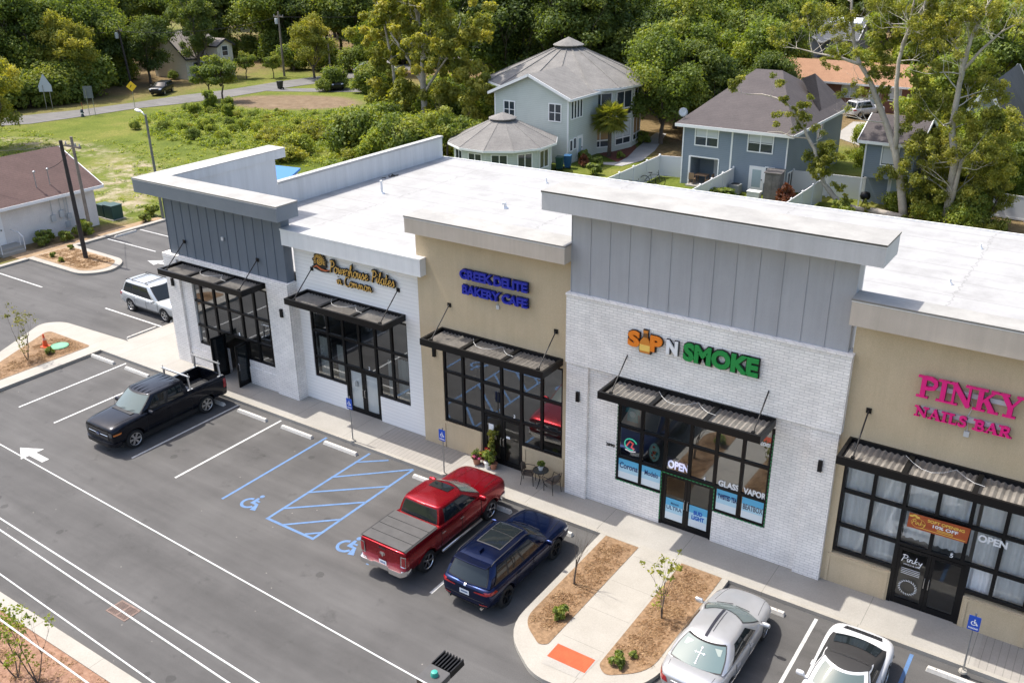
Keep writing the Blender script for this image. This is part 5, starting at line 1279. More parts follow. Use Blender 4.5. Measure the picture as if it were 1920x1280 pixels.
nq = MB(); nq.tube([(26.95+.24*math.cos(a),1.85,2.86+.22*math.sin(a)) for a in [R(20+i*20) for i in range(15)]], .022, 5); wpart(nq, 'neon_ring', flat('neon green', (0.05,0.55,0.35), 0.4, emit=.7), t)
nq = MB(); nq.tube([(26.80,1.84,2.78),(26.92,1.84,2.98),(27.05,1.84,2.92),(26.98,1.84,2.76),(27.1,1.84,2.70)], .03, 5); wpart(nq, 'neon_curl', flat('neon red', (0.75,0.08,0.06), 0.4, emit=.6), t)
nq = MB(); nq.tube([(26.75,1.84,2.62),(26.95,1.84,2.58),(27.15,1.84,2.62)], .022, 5); wpart(nq, 'neon_line', flat('neon white', (0.75,0.7,0.8), 0.4, emit=.6), t)
t = thing('shirt', 'turquoise shirt hanging in the top left pane of the brick shop', 'shirt', (26.95,1.9,3.8))
wpart(wallprism([(-.22,0),(.22,0),(.2,.36),(.3,.34),(.27,.52),(.12,.6),(.05,.54),(-.05,.54),(-.12,.6),(-.27,.52),(-.3,.34),(-.2,.36)], 26.95, 3.75, .95, 1.93, .04), 'cloth', flat('turquoise cloth', (0.03,0.30,0.34), 0.8), t, fix=True)
gl = MB(); gl.lathe([(.12,0),(.12,.01)],18); gl.v = [(26.95+v[0], 1.885-v[2], 4.05+v[1]) for v in gl.v]; wpart(gl, 'print', flat('pale print', (0.6,0.75,0.75), 0.6), t)
t = thing('light_string', 'green dotted light string around the brick shop window and door', 'lights', (29.2,1.72,1.4))
def dots(a, b, y, n):
    m = MB()
    for i in range(n):
        u = (i+.5)/n; x = a[0]+(b[0]-a[0])*u; z = a[1]+(b[1]-a[1])*u; dx, dz = (.035,.014) if abs(b[0]-a[0]) > abs(b[1]-a[1]) else (.014,.035)
        m.box(x-dx,x+dx,y-.02,y,z-dz,z+dz)
    dx, dz = ((b[0]-a[0])/2 if dx > .02 else .004), (abs(b[1]-a[1])/2 if dz > .02 else .004); m.box((a[0]+b[0])/2-abs(dx),(a[0]+b[0])/2+abs(dx),y-.004,y+.004,(a[1]+b[1])/2-dz,(a[1]+b[1])/2+dz)
    return m
LEDG = flat('green led', (0.03,0.26,0.09), 0.5)
for a, b, n in (((26.47,4.9),(26.47,1.36),26),((26.5,1.37),(28.2,1.37),13),((28.27,.3),(28.27,2.3),14),((28.3,2.28),(30.2,2.28),14),((30.22,2.25),(30.22,1.4),6),((30.25,1.37),(32.0,1.37),13),((32.03,1.4),(32.03,4.9),26)):
    wpart(dots(a,b,1.70,n), 'light_strand', LEDG, t)
t = thing('light_tube', 'long white tube light glowing inside the brick shop', 'light', (29.2,3.5,4.9))
m = MB(); m.box(27.5,31.6,3.4,3.46,4.80,4.84); wpart(m, 'tube', flat('tube light', (0.85,0.95,0.95), 0.5, emit=2.0), t)
m = MB(); m.box(27.4,31.7,3.38,3.48,4.845,4.88); wpart(m, 'housing', WHITETRIM, t)
def plain(name, s, x0, x1, z0, z1, y, mat, lab, cat, off=.01):
    return tag(fit(text_mb(s,1,.004,off),x0,x1,z0,z1,y).build(name, mat), lab, cat)
plain('house_number', '2890', 26.06, 26.42, 2.66, 2.78, 1.66, BLACKM, 'black number 2890 on the pale brick left of the window', 'number', .03)
for n_, x, z, y, lab in (('1',6.68,2.42,1.6,'number 1 above the open double doors'),('2',14.3,2.42,2.06,'number 2 above the white shop doors'),('3',21.9,2.42,1.85,'number 3 above the tan shop doors'),('4',29.78,2.42,1.68,'number 4 above the brick shop doors'),('5',37.62,2.38,1.75,'number 5 above the curtained shop doors')):
    plain('unit_number', n_, x, x+.085, z, z+.15, y+.06, WHITEL, 'small white '+lab, 'number', .02)
# banner and lettering of the curtained shop
yE = 1.78
t = thing('banner', 'orange brown SOFT OPENING banner hung across the curtained shop window', 'banner', (37.1,yE,3.05))
m = MB(); q = [(36.33,3.44),(36.35,3.04),(37.98,3.08),(38.0,3.62-.02)]
bq = [(36.32,3.05),(37.99,3.08),(38.02,3.60),(36.33,3.55)]
m = MB(); m.prism(bq, 0, .006); m.v = [(v[0], yE-v[2]-.075, v[1]) for v in m.v]; wpart(m, 'banner_sheet', rough_mat('banner print', (0.34,0.055,0.012), (0.48,0.11,0.03), 3, 0.5, 20, 0), t, fix=True)
YEL = flat('yellow ink', (0.85,0.55,0.10), 0.5)
vinyl(t, 'SOFT OPENING', 36.86, 37.88, 3.40, 3.50, yE-.083, YEL, .03); vinyl(t, '10% OFF', 37.02, 37.72, 3.26, 3.37, yE-.083, WHITEL, .03)
for k, (a, b) in enumerate(((37.15,37.6),(37.15,37.6),(36.65,37.95))):
    m = MB(); z = (3.215,3.175,3.12)[k]; m.box(a,b,yE-.085,yE-.083,z,z+.018); wpart(m, 'small_print', YEL, t)
for q in script('Pinky', 36.42, 36.82, 3.22, .085, yE-.088, .010, .3): wpart(q, 'script_letter', YEL, t)
rg = MB(); rg.tube([(36.62+.2*math.cos(a), yE-.085, 3.27+.15*math.sin(a)) for a in [2*PI*i/20 for i in range(21)]], .006, 4); wpart(rg, 'ring', YEL, t)
for a, b in ((36.40,3.46),(36.5,3.5),(36.58,3.46)):
    m = MB(); m.lathe([(.045,0),(.0451,.003)],8); m.v = [(a+v[0]*1.5, yE-.084-v[2], b+v[1]*.8) for v in m.v]; wpart(m, 'leaf', YEL, t)
t = thing('window_lettering', 'white OPEN lettering on the curtained shop window', 'lettering', (38.65,yE,3.2)); vinyl(t, 'OPEN', 38.24, 39.02, 3.22, 3.47, yE, WHITEL, .04)
t = thing('window_lettering', 'white script and wreath on the left door of the curtained shop', 'lettering', (36.65,yE,1.2))
for q in script('Pinky', 36.30, 36.95, 1.78, .12, yE, .012, .3): wpart(q, 'script_letter', WHITEL, t)
vinyl(t, 'NAILS & SPA', 36.42, 36.9, 1.66, 1.71, yE, WHITEL, 0)
for k in range(4):
    m = MB(); m.box(36.38,36.92,yE-.003,yE,1.52-k*.06,1.535-k*.06); wpart(m, 'small_print', WHITEL, t)
rg = MB()
for i in range(22):
    a = 2*PI*i/22; rg.tube([(36.65+.22*math.cos(a), yE, .86+.22*math.sin(a)),(36.65+.29*math.cos(a+.18), yE, .86+.29*math.sin(a+.18))], [.02,.006], 4)
wpart(rg, 'wreath', flat('frosted white', (0.6,0.6,0.58), 0.6), t)
for x, z0_, lab in ((22.42,1.9,'white notice taped in the tan shop door'),(13.3,1.45,'white notice on the door of the white shop')):
    pass
m = MB(); m.box(20.72,20.95,1.905,1.912,1.55,1.85); tag(m.build('notice', WHITEL), 'white paper notice on the left tan shop door', 'notice')
m = MB(); m.box(21.55,21.72,1.905,1.912,1.42,1.52); tag(m.build('notice', WHITEL), 'small white paper on the right tan shop door', 'notice')
m = MB(); m.box(13.42,13.58,2.105,2.112,1.42,1.66); tag(m.build('notice', flat('grey paper', (0.30,0.31,0.30), .6)), 'grey notice on the left door of the white shop', 'notice')
# plants and pale panel inside the white shop
# --- street furniture in front of the shops
def ada_sign(x, y, lab, word=False):
    t = thing('parking_sign', lab, 'sign', (x,y,0.15))
    m = MB(); m.lathe([(.12,0),(.11,.06),(.05,.075),(.03,.08)],14); m.build('foot', KERB, t, smooth=R(40))
    m = MB(); m.tube([(0,0,.05),(0,0,2.08)], .026, 8); m.build('post', flat('galvanised', (0.36,0.37,0.38), 0.4, 0.9), t)
    m = MB(); m.prism(rounded([(-.155,1.52),(.155,1.52),(.155,2.0),(-.155,2.0)],.03,3),0,.008); m.v = [(v[0],-.034-v[2],v[1]) for v in m.v]; pl_ = m.build('sign_plate', flat('sign blue', (0.012,0.07,0.42), 0.45), t, fix=True)
    q = MB(); wheelchair(q, -.095, 1.69 if True else 0, .20, 0); q.v = [(v[0],-.046-v[2],v[1]) for v in q.v]; q.build('wheelchair_symbol', WHITEL, pl_)
    tx = fit(text_mb('PARKING',1,.002,.02),-.12,.12,1.57,1.62,-.045); tx.build('lettering', WHITEL, pl_)
    return t
ada_sign(15.05,-.02+.1, 'blue wheelchair parking sign on a post at the white shop'); ada_sign(19.85,.08,'blue wheelchair parking sign on a post left of the red pickup'); ada_sign(38.74,-.25,'blue wheelchair parking sign at lower right before the curtained shop')
# bistro chairs and table
WICK = rough_mat('brown wicker', (0.07,0.055,0.045), (0.13,0.10,0.08), 9, 0.7, 60, 0.5)
def chair(name, lab, loc, rz):
    t = thing(name, lab, 'chair', loc, rz, 'wicker chairs outside the tan shop')
    m = MB(); m.prism(rounded([(-.22,-.22),(.22,-.22),(.2,.22),(-.2,.22)],.08,4),.42,.455); m.build('seat', WICK, t, bevel=.01)
    b = MB(); vs = []
    for i in range(9):
        a = R(-65+i*130/8)
        for z in (.50,.68,.84): 
            k = z-.5; vs.append((.27*math.sin(a)*(1-.25*k), .22-.10*(1-math.cos(a))*1.6+.16*k, z-(.10 if abs(i-4) == 4 else (.04 if abs(i-4) == 3 else 0))*(z > .6)))
    b.add(vs, [(i*3+j,(i+1)*3+j,(i+1)*3+j+1,i*3+j+1) for i in range(8) for j in range(2)]); bo = b.build('backrest', WICK, t, smooth=True); so_ = bo.modifiers.new('s','SOLIDIFY'); so_.thickness = .018
    for sx in (-1,1):
        m = MB(); m.tube([(sx*.22,-.24,0),(sx*.22,-.22,.44)], .013, 6); m.build('leg', BLACKM, t)
        m = MB(); m.tube([(sx*.22,.26,0),(sx*.2,.2,.44),(sx*.2,.3,.86)], .013, 6); m.build('leg', BLACKM, t)
        m = MB(); m.tube([(sx*.22,-.22,.44),(sx*.26,-.2,.64),(sx*.26,.12,.66),(sx*.22,.24,.62)], .013, 6); m.build('armrest', BLACKM, t, smooth=True)
    return t
chair('garden_chair', 'brown wicker chair left of the little round table', (22.92,1.38,.15), R(-70)+PI)
chair('garden_chair', 'brown wicker chair right of the little round table', (24.0,1.38,.15), R(75)+PI+PI*0)
t = thing('bistro_table', 'small round black metal table between two wicker chairs', 'table', (23.45,1.42,.15))
m = MB(); m.lathe([(.30,.70),(.30,.715),(.27,.72)],24); m.build('tabletop', flat('dark glass top', (0.03,0.035,0.035), 0.1), t)
m = MB(); m.tube([(.30*math.cos(a),.30*math.sin(a),.712) for a in [2*PI*i/20 for i in range(21)]],.014,6); m.build('rim', BLACKM, t)
for k in range(3):
    a = 2*PI*k/3+.4; m = MB(); m.tube([(.26*math.cos(a),.26*math.sin(a),0),(.12*math.cos(a),.12*math.sin(a),.16),(.05*math.cos(a),.05*math.sin(a),.4),(.2*math.cos(a),.2*math.sin(a),.70)],.013,6); m.build('leg', BLACKM, t, smooth=True)
# traffic cone, manhole
t = thing('traffic_cone', 'orange traffic cone standing on mulch beside the green manhole', 'cone', (-4.98,-1.32,.165), .3)
CON = flat('cone orange', (0.72,0.075,0.012), 0.5)
m = MB(); m.prism(rounded([(-.19,-.19),(.19,-.19),(.19,.19),(-.19,.19)],.05,3),0,.035); m.build('base', CON, t)
m = MB(); m.lathe([(.14,.035),(.115,.16),(.085,.36),(.055,.54),(.03,.70),(.025,.71)],20); co_ = m.build('cone_body', CON, t, smooth=R(50))
m = MB(); m.lathe([(.0875,.36),(.064,.50)],20); m.v = [(v[0]*1.0,v[1]*1.0,v[2]) for v in m.v]; m.build('reflective_band', flat('pale band', (0.62,0.30,0.24), 0.4), co_, smooth=R(50))
t = thing('manhole_cover', 'round green manhole cover in the mulched corner', 'manhole', (-4.38,-.93,.165))
m = MB(); m.lathe([(.46,0),(.46,.05),(.44,.06)],28); m.build('cover', rough_mat('green plastic', (0.10,0.28,0.17), (0.15,0.36,0.22), 3, 0.6, 20, 0.1), t)
m = MB(); m.tube([(.40*math.cos(a),.40*math.sin(a),.062) for a in [2*PI*i/28 for i in range(29)]],.012,5); m.build('rim', MATS['green plastic'], t)
# overhead cables crossing the lane
CAB = flat('pale cable', (0.62,0.61,0.59), 0.6)
for (a, b, lab) in (((19.66,-15.64,9),(32.34,-16.10,9),'thin pale overhead cable nearest the shops'), ((22.53,-17.27,9),(30.28,-17.53,9),'thin pale overhead cable second from the shops'), ((22.92,-17.49,9),(29.9,-17.78,9),'thin pale overhead cable crossing above the storm drain'), ((24.27,-18.25,9),(28.93,-18.42,9),'thin pale overhead cable fourth from the shops'), ((25.47,-18.93,9),(28.07,-18.99,9),'thin pale overhead cable above the planting strip')):
    a, b = Vector(a), Vector(b); d = (b-a).normalized(); a2 = a-d*60; b2 = b+d*45; n = 40; L = (b2-a2).length
    pts = [a2+(b2-a2)*i/n for i in range(n+1)]
    m = MB(); m.tube(pts, .014 if 'fourth' in lab or 'nearest' in lab else .016, 5); tag(m.build('overhead_cable', CAB, smooth=True), lab, 'cable')
# parking lot lamp seen from above
t = thing('street_lamp', 'black finned lamp head on a pole at the bottom of the picture', 'street lamp', (31.0,-14.75,.12))
def lp(m, n, mat, **k): return m.build(n, mat, t, **k)
m = MB(); m.tube([(0,0,0),(0,0,6.62)], [.085,.06], 12); lp(m, 'pole', BLACKM, smooth=R(50))
m = MB(); m.lathe([(.25,0),(.25,.5),(.2,.55)],16); lp(m, 'base', KERB)
m = MB(); m.box(-.05,.05,.0,.32,6.60,6.72); lp(m, 'arm', BLACKM, bevel=.015)
m = MB(); m.prism(rounded([(-.24,.28),(.24,.28),(.24,.74),(-.24,.74)],.05),6.70,6.84); lp(m, 'driver_box', rough_mat('lamp grey', (0.05,0.048,0.046), (0.07,0.066,0.064), 4, 0.5, 20, 0.05), bevel=.02)
m = MB(); m.box(-.23,.23,.74,1.16,6.70,6.755)
for k in range(7): m.box(-.23+k*.072,-.205+k*.072,.745,1.15,6.755,6.85)
lp(m, 'heat_sink', BLACKM)
m = MB(); m.lathe([(.075,6.84),(.075,6.88),(.06,6.93),(.02,6.94)],16,(0.02,.52,0)); lp(m, 'photocell', flat('photocell green', (0.03,0.28,0.22), 0.4), smooth=R(50))
# ------------------------------------------------------------ houses, fences and poles behind the shops
def shingle(name, c1, c2, h=0.16):
    m, t, p = _pr(name); v = worldco(t); s = N(t, 'ShaderNodeSeparateXYZ'); t.links.new(v, s.inputs[0])
    c = ramp(t, noise(t, 0.7, 6, 0.7, v), [(0.3, c1), (0.7, c2)])
    g = ramp(t, noise(t, 9, 3, 0.7, v), [(0.3, (0.8,0.8,0.8)), (0.7, (1.15,1.15,1.15))]); c = mixc(t, 1.0, c, g, 'MULTIPLY')
    f = math_(t, 'FRACT', math_(t, 'MULTIPLY', s.outputs[2], 1/(h*.55)))
    c = mixc(t, math_(t, 'MULTIPLY', math_(t, 'LESS_THAN', f, 0.16), 0.35), c, tuple(x*.4 for x in c1))
    t.links.new(c, p.inputs['Base Color']); p.inputs['Roughness'].default_value = 0.92
    bump(t, p, noise(t, 14, 3, 0.6, v), 0.4, 0.02); return m
R_DARK = shingle('dark brown shingles', (0.060,0.050,0.050), (0.085,0.072,0.070))
R_GREY = shingle('weathered grey shingles', (0.14,0.133,0.125), (0.215,0.205,0.19))
R_BROWN = shingle('red brown shingles', (0.078,0.045,0.039), (0.108,0.064,0.056))
R_ORANGE = shingle('orange shingles', (0.25,0.135,0.078), (0.33,0.185,0.11))
R_SLATE = shingle('slate shingles', (0.075,0.08,0.09), (0.11,0.115,0.125))
R_TAN = shingle('tan grey shingles', (0.21,0.185,0.165), (0.28,0.25,0.225))
L_BLUE = lap_material('blue grey lap siding', (0.165,0.205,0.245), (0.19,0.23,0.27), .15, .35)
L_GREEN = lap_material('pale green lap siding', (0.45,0.485,0.445), (0.50,0.535,0.49), .17, .35)
L_TAN = lap_material('cream lap siding', (0.58,0.53,0.44), (0.64,0.59,0.49), .2, .4)
L_SLATE = lap_material('slate lap siding', (0.14,0.16,0.18), (0.17,0.19,0.21), .2, .3)
BRICKR = rough_mat('red brick', (0.16,0.07,0.05), (0.22,0.10,0.07), 3, 0.9, 12, 0.5)
STUCCOW = rough_mat('white painted block', (0.60,0.57,0.54), (0.70,0.67,0.64), 0.9, 0.85, 20, 0.2)
TRIM = flat('white house trim', (0.74,0.74,0.73), 0.55)
HGLASS = car_glass('house window glass', (0.035,0.045,0.055))
SHADE = flat('window blind', (0.50,0.52,0.52), 0.7); WARMSHADE = flat('wooden blind', (0.36,0.22,0.11), 0.7)
VINYL = flat('white vinyl fence', (0.64,0.64,0.64), 0.4)
def wface(o, ux, uy, m):
    """map local (a along the wall, d outwards, z) to the world; o = wall origin, (ux,uy) = direction along the wall"""
    m.v = [(o[0]+v[0]*ux+v[1]*uy, o[1]+v[0]*uy-v[1]*ux, v[2]) for v in m.v]; return m
def window(par, o, u, a0, a1, z0, z1, cols=2, rows=2, glassm=HGLASS, blind=None, blindz=.5, name='window'):
    """a framed window on the wall through o along direction u (outside is to the right of u)"""
    ux, uy = u; f = MB(); t_ = .09
    f.box(a0-t_,a0,0.0,.05,z0-t_,z1+t_); f.box(a1,a1+t_,0.0,.05,z0-t_,z1+t_); f.box(a0,a1,0.0,.048,z1,z1+t_); f.box(a0,a1,0.0,.06,z0-t_,z0)
    for i in range(1, cols): x = a0+(a1-a0)*i/cols; f.box(x-.04,x+.04,0,.046,z0,z1)
    for j in range(1, rows): z = z0+(z1-z0)*j/rows; f.box(a0,a1,0,.042,z-.025,z+.025)
    w_ = wpart(wface(o,ux,uy,f), name, TRIM, par, fix=True)
    g = MB(); g.box(a0,a1,-.02,.012,z0,z1); p = wpart(wface(o,ux,uy,g), 'pane', glassm, par, fix=True); p.parent = w_
    if blind:
        b = MB(); zb = z1-(z1-z0)*blindz; b.box(a0+.03,a1-.03,.0,.016,zb,z1-.02); q = wpart(wface(o,ux,uy,b), 'blind', blind, par, fix=True); q.parent = w_
    return w_
def hdoor(par, o, u, a0, a1, z0, z1, glassy=True):
    ux, uy = u; f = MB(); f.box(a0-.08,a0,0,.05,z0,z1+.08); f.box(a1,a1+.08,0,.05,z0,z1+.08); f.box(a0,a1,0,.048,z1,z1+.08); f.box(a0,a1,0,.03,z0,z1)
    d = wpart(wface(o,ux,uy,f), 'door', TRIM, par, fix=True)
    if glassy:
        g = MB(); g.box(a0+.18,a1-.18,.02,.036,z0+.35,z1-.18); q = wpart(wface(o,ux,uy,g), 'pane', flat('pale door glass', (0.34,0.42,0.44), 0.1), par, fix=True); q.parent = d
    h = MB(); h.box(a1-.14,a1-.08,.03,.09,z0+.95,z0+1.05); q = wpart(wface(o,ux,uy,h), 'handle', BLACKM, par, fix=True); q.parent = d
    return d
def gable_roof(x0, x1, y0, y1, ze, zr, axis, mat, par, th=.12, trim=TRIM):
    """axis = direction the ridge runs"""
    m = MB()
    if axis == 'x':
        ym = (y0+y1)/2; P = [(x0,y0,ze),(x1,y0,ze),(x1,ym,zr),(x0,ym,zr),(x0,y1,ze),(x1,y1,ze)]
    else:
        xm = (x0+x1)/2; P = [(x0,y0,ze),(x0,y1,ze),(xm,y1,zr),(xm,y0,zr),(x1,y0,ze),(x1,y1,ze)]
    lo = [(a,b,c-th) for a,b,c in P]
    m.add(P+lo, [(0,1,2,3),(3,2,5,4),(6,9,8,7),(9,10,11,8),(0,3,9,6),(3,4,10,9),(1,7,8,2),(2,8,11,5),(0,6,7,1),(4,5,11,10)])
    r = wpart(m, 'roof', mat, par, fix=True)
    f = MB(); t_ = .05
    if axis == 'x':
        for y, s in ((y0,-1),(y1,1)): f.box(x0,x1,min(y,y+s*t_),max(y,y+s*t_),ze-.22,ze-.01)
        for x in (x0,x1):
            for (ya,za),(yb,zb) in (((y0,ze),((y0+y1)/2,zr)),(((y0+y1)/2,zr),(y1,ze))): f.bar((x,ya,za-.10),(x,yb,zb-.10),.06,.24)
    else:
        for x, s in ((x0,-1),(x1,1)): f.box(min(x,x+s*t_),max(x,x+s*t_),y0,y1,ze-.22,ze-.01)
        for y in (y0,y1):
            for (xa,za),(xb,zb) in (((x0,ze),((x0+x1)/2,zr)),(((x0+x1)/2,zr),(x1,ze))): f.bar((xa,y,za-.10),(xb,y,zb-.10),.06,.24)
    q = wpart(f, 'roof_trim', trim, par); q.parent = r
    return r
def house_walls(x0, x1, y0, y1, z0, z1, par, mat, gab=None, zr=None):
    m = MB(); m.box(x0,x1,y0,y1,z0,z1)
    if gab == 'y':
        xm = (x0+x1)/2; m.add([(x0,y0,z1),(x1,y0,z1),(xm,y0,zr),(x0,y1,z1),(x1,y1,z1),(xm,y1,zr)], [(0,1,2),(3,5,4)])
    if gab == 'x':
        ym = (y0+y1)/2; m.add([(x0,y0,z1),(x0,y1,z1),(x0,ym,zr),(x1,y0,z1),(x1,y1,z1),(x1,ym,zr)], [(0,2,1),(3,4,5)])
    return wpart(m, 'wall', mat, par)
# --- white block house with a brown roof at the left
h = thing('block_house', 'low white block building with a red brown roof at the left edge', 'house', (-27.2,4,0))
house_walls(-31.4,-23.0,-8,14.0,-.06,3.0,h,STUCCOW,'y',5.0)
gable_roof(-32.0,-22.45,-8.6,14.5,2.92,5.2,'y',R_BROWN,h)
U = (0,-1)
hdoor(h,(-23.0,0),(0,1),5.9,6.9,.35,2.45,False)
st = MB(); st.box(-22.98,-21.9,5.6,7.6,-.06,.33); st.box(-21.9,-21.5,5.8,7.4,-.06,.15); wpart(st,'step',KERB,h)
rl = MB()
for y in (5.8,7.4): rl.tube([(-22.0,y,.33),(-22.0,y,1.25)],.03,6); rl.tube([(-22.95,y,1.25),(-22.0,y,1.25),(-21.5,y,1.0),(-21.5,y,.15)],.03,6)
wpart(rl,'handrail',VINYL,h)
for y, z0, z1 in ((10.55,1.05,1.5),(11.2,1.2,1.7),(11.75,1.0,1.35),(11.55,.4,.8)):
    b = MB(); b.box(-22.99,-22.82,y-.16,y+.16,z0,z1); b.tube([(-22.9,y,z1),(-22.9,y,2.8)],.03,6); wpart(b,'meter_box',flat('meter grey', (0.45,0.46,0.46), 0.5),h)
for y in (10.2,11.2):
    b = MB(); b.tube([(-23.6,y,3.2),(-23.6,y,4.5),(-23.5,y,4.6)],.035,6); b.lathe([(.09,0),(.1,.1),(.03,.16)],10,(-23.55,y,4.5)); wpart(b,'service_mast',flat('galvanised', (0.36,0.37,0.38), 0.4, 0.9),h)
# --- cream gable house across the road
h = thing('gable_house', 'cream sided house with tan roof and a two storey gable across the road', 'house', (-82.5,72,0))
house_walls(-85.4,-78.0,65.8,72.2,-.06,3.0,h,L_TAN,'y',6.0); gable_roof(-86.0,-77.3,65.3,72.7,2.9,6.3,'y',R_TAN,h,trim=flat('dark house trim', (0.03,0.03,0.032), 0.6))
house_walls(-80,-75.4,69.5,72.3,-.06,4.5,h,L_TAN,'x',5.2); gable_roof(-80.5,-75.0,69.2,72.6,4.45,5.4,'x',R_TAN,h,trim=MATS['dark house trim'])
window(h,(-75.4,69.5),(0,1),.9,1.9,3.0,4.3,1,2); window(h,(-75.4,69.5),(0,1),.9,2.0,.8,1.9,2,2)
window(h,(-78.0,65.8),(0,1),1.2,2.2,1.0,2.2,1,2)
pc = MB(); pc.box(-77.9,-76.4,67.6,69.4,2.3,2.45); pc.box(-76.6,-76.45,67.7,67.85,-.06,2.3); wpart(pc,'porch',TRIM,h)
# --- pale green house with a round roof
h = thing('round_house', 'pale green two storey house with a many sided grey roof and front gable', 'house', (-8,55,0))
CX, CY, RW, RE = -9.4, 58.3, 7.3, 8.05
def ngon(r, n=16, a0=0): return [(CX+r*math.cos(2*PI*(i+a0)/n), CY+r*math.sin(2*PI*(i+a0)/n)) for i in range(n)]
m = MB(); m.prism(ngon(RW),-.06,5.95); wpart(m,'wall',L_GREEN,h)
m = MB(); n = 16; e = ngon(RE); k2 = [(CX+(x-CX)*.14, CY+(y-CY)*.14) for x, y in e]
m.add([(x,y,6.05) for x,y in e]+[(x,y,9.0) for x,y in k2]+[(x,y,5.85) for x,y in e], [(i,(i+1)%n,n+(i+1)%n,n+i) for i in range(n)]+[(2*n+i,2*n+(i+1)%n,(i+1)%n,i) for i in range(n)]+[list(range(n,2*n)),list(range(2*n,3*n))[::-1]])
for i in range(n): m.tube([(e[i][0],e[i][1],6.06),(k2[i][0],k2[i][1],9.01)],.07,6)
rr = wpart(m,'roof',R_GREY,h)
m = MB(); m.lathe([(1.25,9.02),(1.25,9.2)],16,(CX,CY,0)); q = wpart(m,'roof_lantern',MATS['dark drip edge'],h); q.parent = rr
m = MB(); m.lathe([(1.55,9.18),(1.5,9.24),(.02,9.92)],16,(CX,CY,0)); q = wpart(m,'lantern_roof',R_GREY,h); q.parent = rr
m = MB(); m.tube([(-11.6,56.5,7.4),(-11.6,56.5,8.1)],.12,8); q = wpart(m,'chimney_pipe',ALU,h); q.parent = rr
m = MB()
for i in range(n): a, b = e[i], e[(i+1)%n]; m.bar((*a,5.93),(*b,5.93),.07,.2)
q = wpart(m,'roof_trim',TRIM,h); q.parent = rr
house_walls(-11.5,-3.6,48.6,54.2,-.06,5.85,h,L_GREEN,'y',7.5)
gable_roof(-12.0,-3.1,48.15,57.0,5.85,7.72,'y',R_GREY,h)
for a0, a1, z0, z1 in ((1.05,2.15,3.65,5.05),(5.95,7.15,3.75,5.2)): window(h,(-11.5,48.6),(1,0),a0,a1,z0,z1,2,2)
for k in range(4): window(h,(-3.6,48.6),(0,1),.55+k*.52,.9+k*.52,3.95,5.45,1,1)
window(h,(-3.6,48.6),(0,1),.4,.8,1.1,2.0,1,1); window(h,(-3.6,48.6),(0,1),1.05,1.45,1.2,2.1,1,1); hdoor(h,(-3.6,48.6),(0,1),1.75,2.6,.1,2.15)
for x, y in ((-11.5,48.6),(-3.6,48.6)): cb = MB(); cb.box(x-.06,x+.06,y-.03,y+.06,-.06,5.8); wpart(cb,'corner_board',TRIM,h)
pts = ngon(RW)
for i in range(16):
    a, b = Vector(pts[i]), Vector(pts[(i+1)%16]); mid = (a+b)/2; out = (mid-Vector((CX,CY))).normalized()
    if out.x < .15 and out.y > -.6: continue
    if -12.5 < mid.x < -5.2 and mid.y < 56: continue
    L = (b-a).length; u = ((b-a)/L)
    for z0, z1, bl in ((3.3,5.45,None),(.55,2.7,SHADE if i % 2 else WARMSHADE)):
        window(h,(a.x,a.y),(u.x,u.y),.35,L-.35,z0+.65,z1,2,1,blind=bl,blindz=.98); window(h,(a.x,a.y),(u.x,u.y),.35,L-.35,z0,z0+.52,2,1)
# --- its low round annex
h2 = thing('round_annex', 'single storey pale green round annex with a ribbed grey roof and cap', 'house', (-7,43.4,0))
CX, CY = -7.0, 43.3
m = MB(); m.prism(ngon(4.35,12,.5),-.06,2.7); wpart(m,'wall',L_GREEN,h2)
n = 12; e = ngon(4.85,12,.5); k2 = [(CX+(x-CX)*.2, CY+(y-CY)*.2) for x, y in e]; m = MB()
m.add([(x,y,2.8) for x,y in e]+[(x,y,4.55) for x,y in k2]+[(x,y,2.62) for x,y in e], [(i,(i+1)%n,n+(i+1)%n,n+i) for i in range(n)]+[(2*n+i,2*n+(i+1)%n,(i+1)%n,i) for i in range(n)]+[list(range(n,2*n)),list(range(2*n,3*n))[::-1]])
for i in range(n): m.tube([(e[i][0],e[i][1],2.80),(k2[i][0],k2[i][1],4.55)],.035,6)
rr = wpart(m,'roof',R_GREY,h2)
m = MB(); m.lathe([(1.0,4.5),(1.0,4.68)],14,(CX,CY,0)); q = wpart(m,'roof_lantern',MATS['dark drip edge'],h2); q.parent = rr
m = MB(); m.lathe([(1.25,4.66),(1.2,4.72),(.02,5.15)],14,(CX,CY,0)); q = wpart(m,'lantern_roof',R_GREY,h2); q.parent = rr
m = MB()
for i in range(n): m.bar((*e[i],2.70),(*e[(i+1)%n],2.70),.06,.18)
q = wpart(m,'roof_trim',TRIM,h2); q.parent = rr
pts = ngon(4.35,12,.5)
for i in range(12):
    a, b = Vector(pts[i]), Vector(pts[(i+1)%12]); mid = (a+b)/2; out = (mid-Vector((CX,CY))).normalized()
    if out.y > .45 and out.x < .5: continue
    L = (b-a).length; u = (b-a)/L; window(h2,(a.x,a.y),(u.x,u.y),.5,L-.5,.9,2.3,2,1)
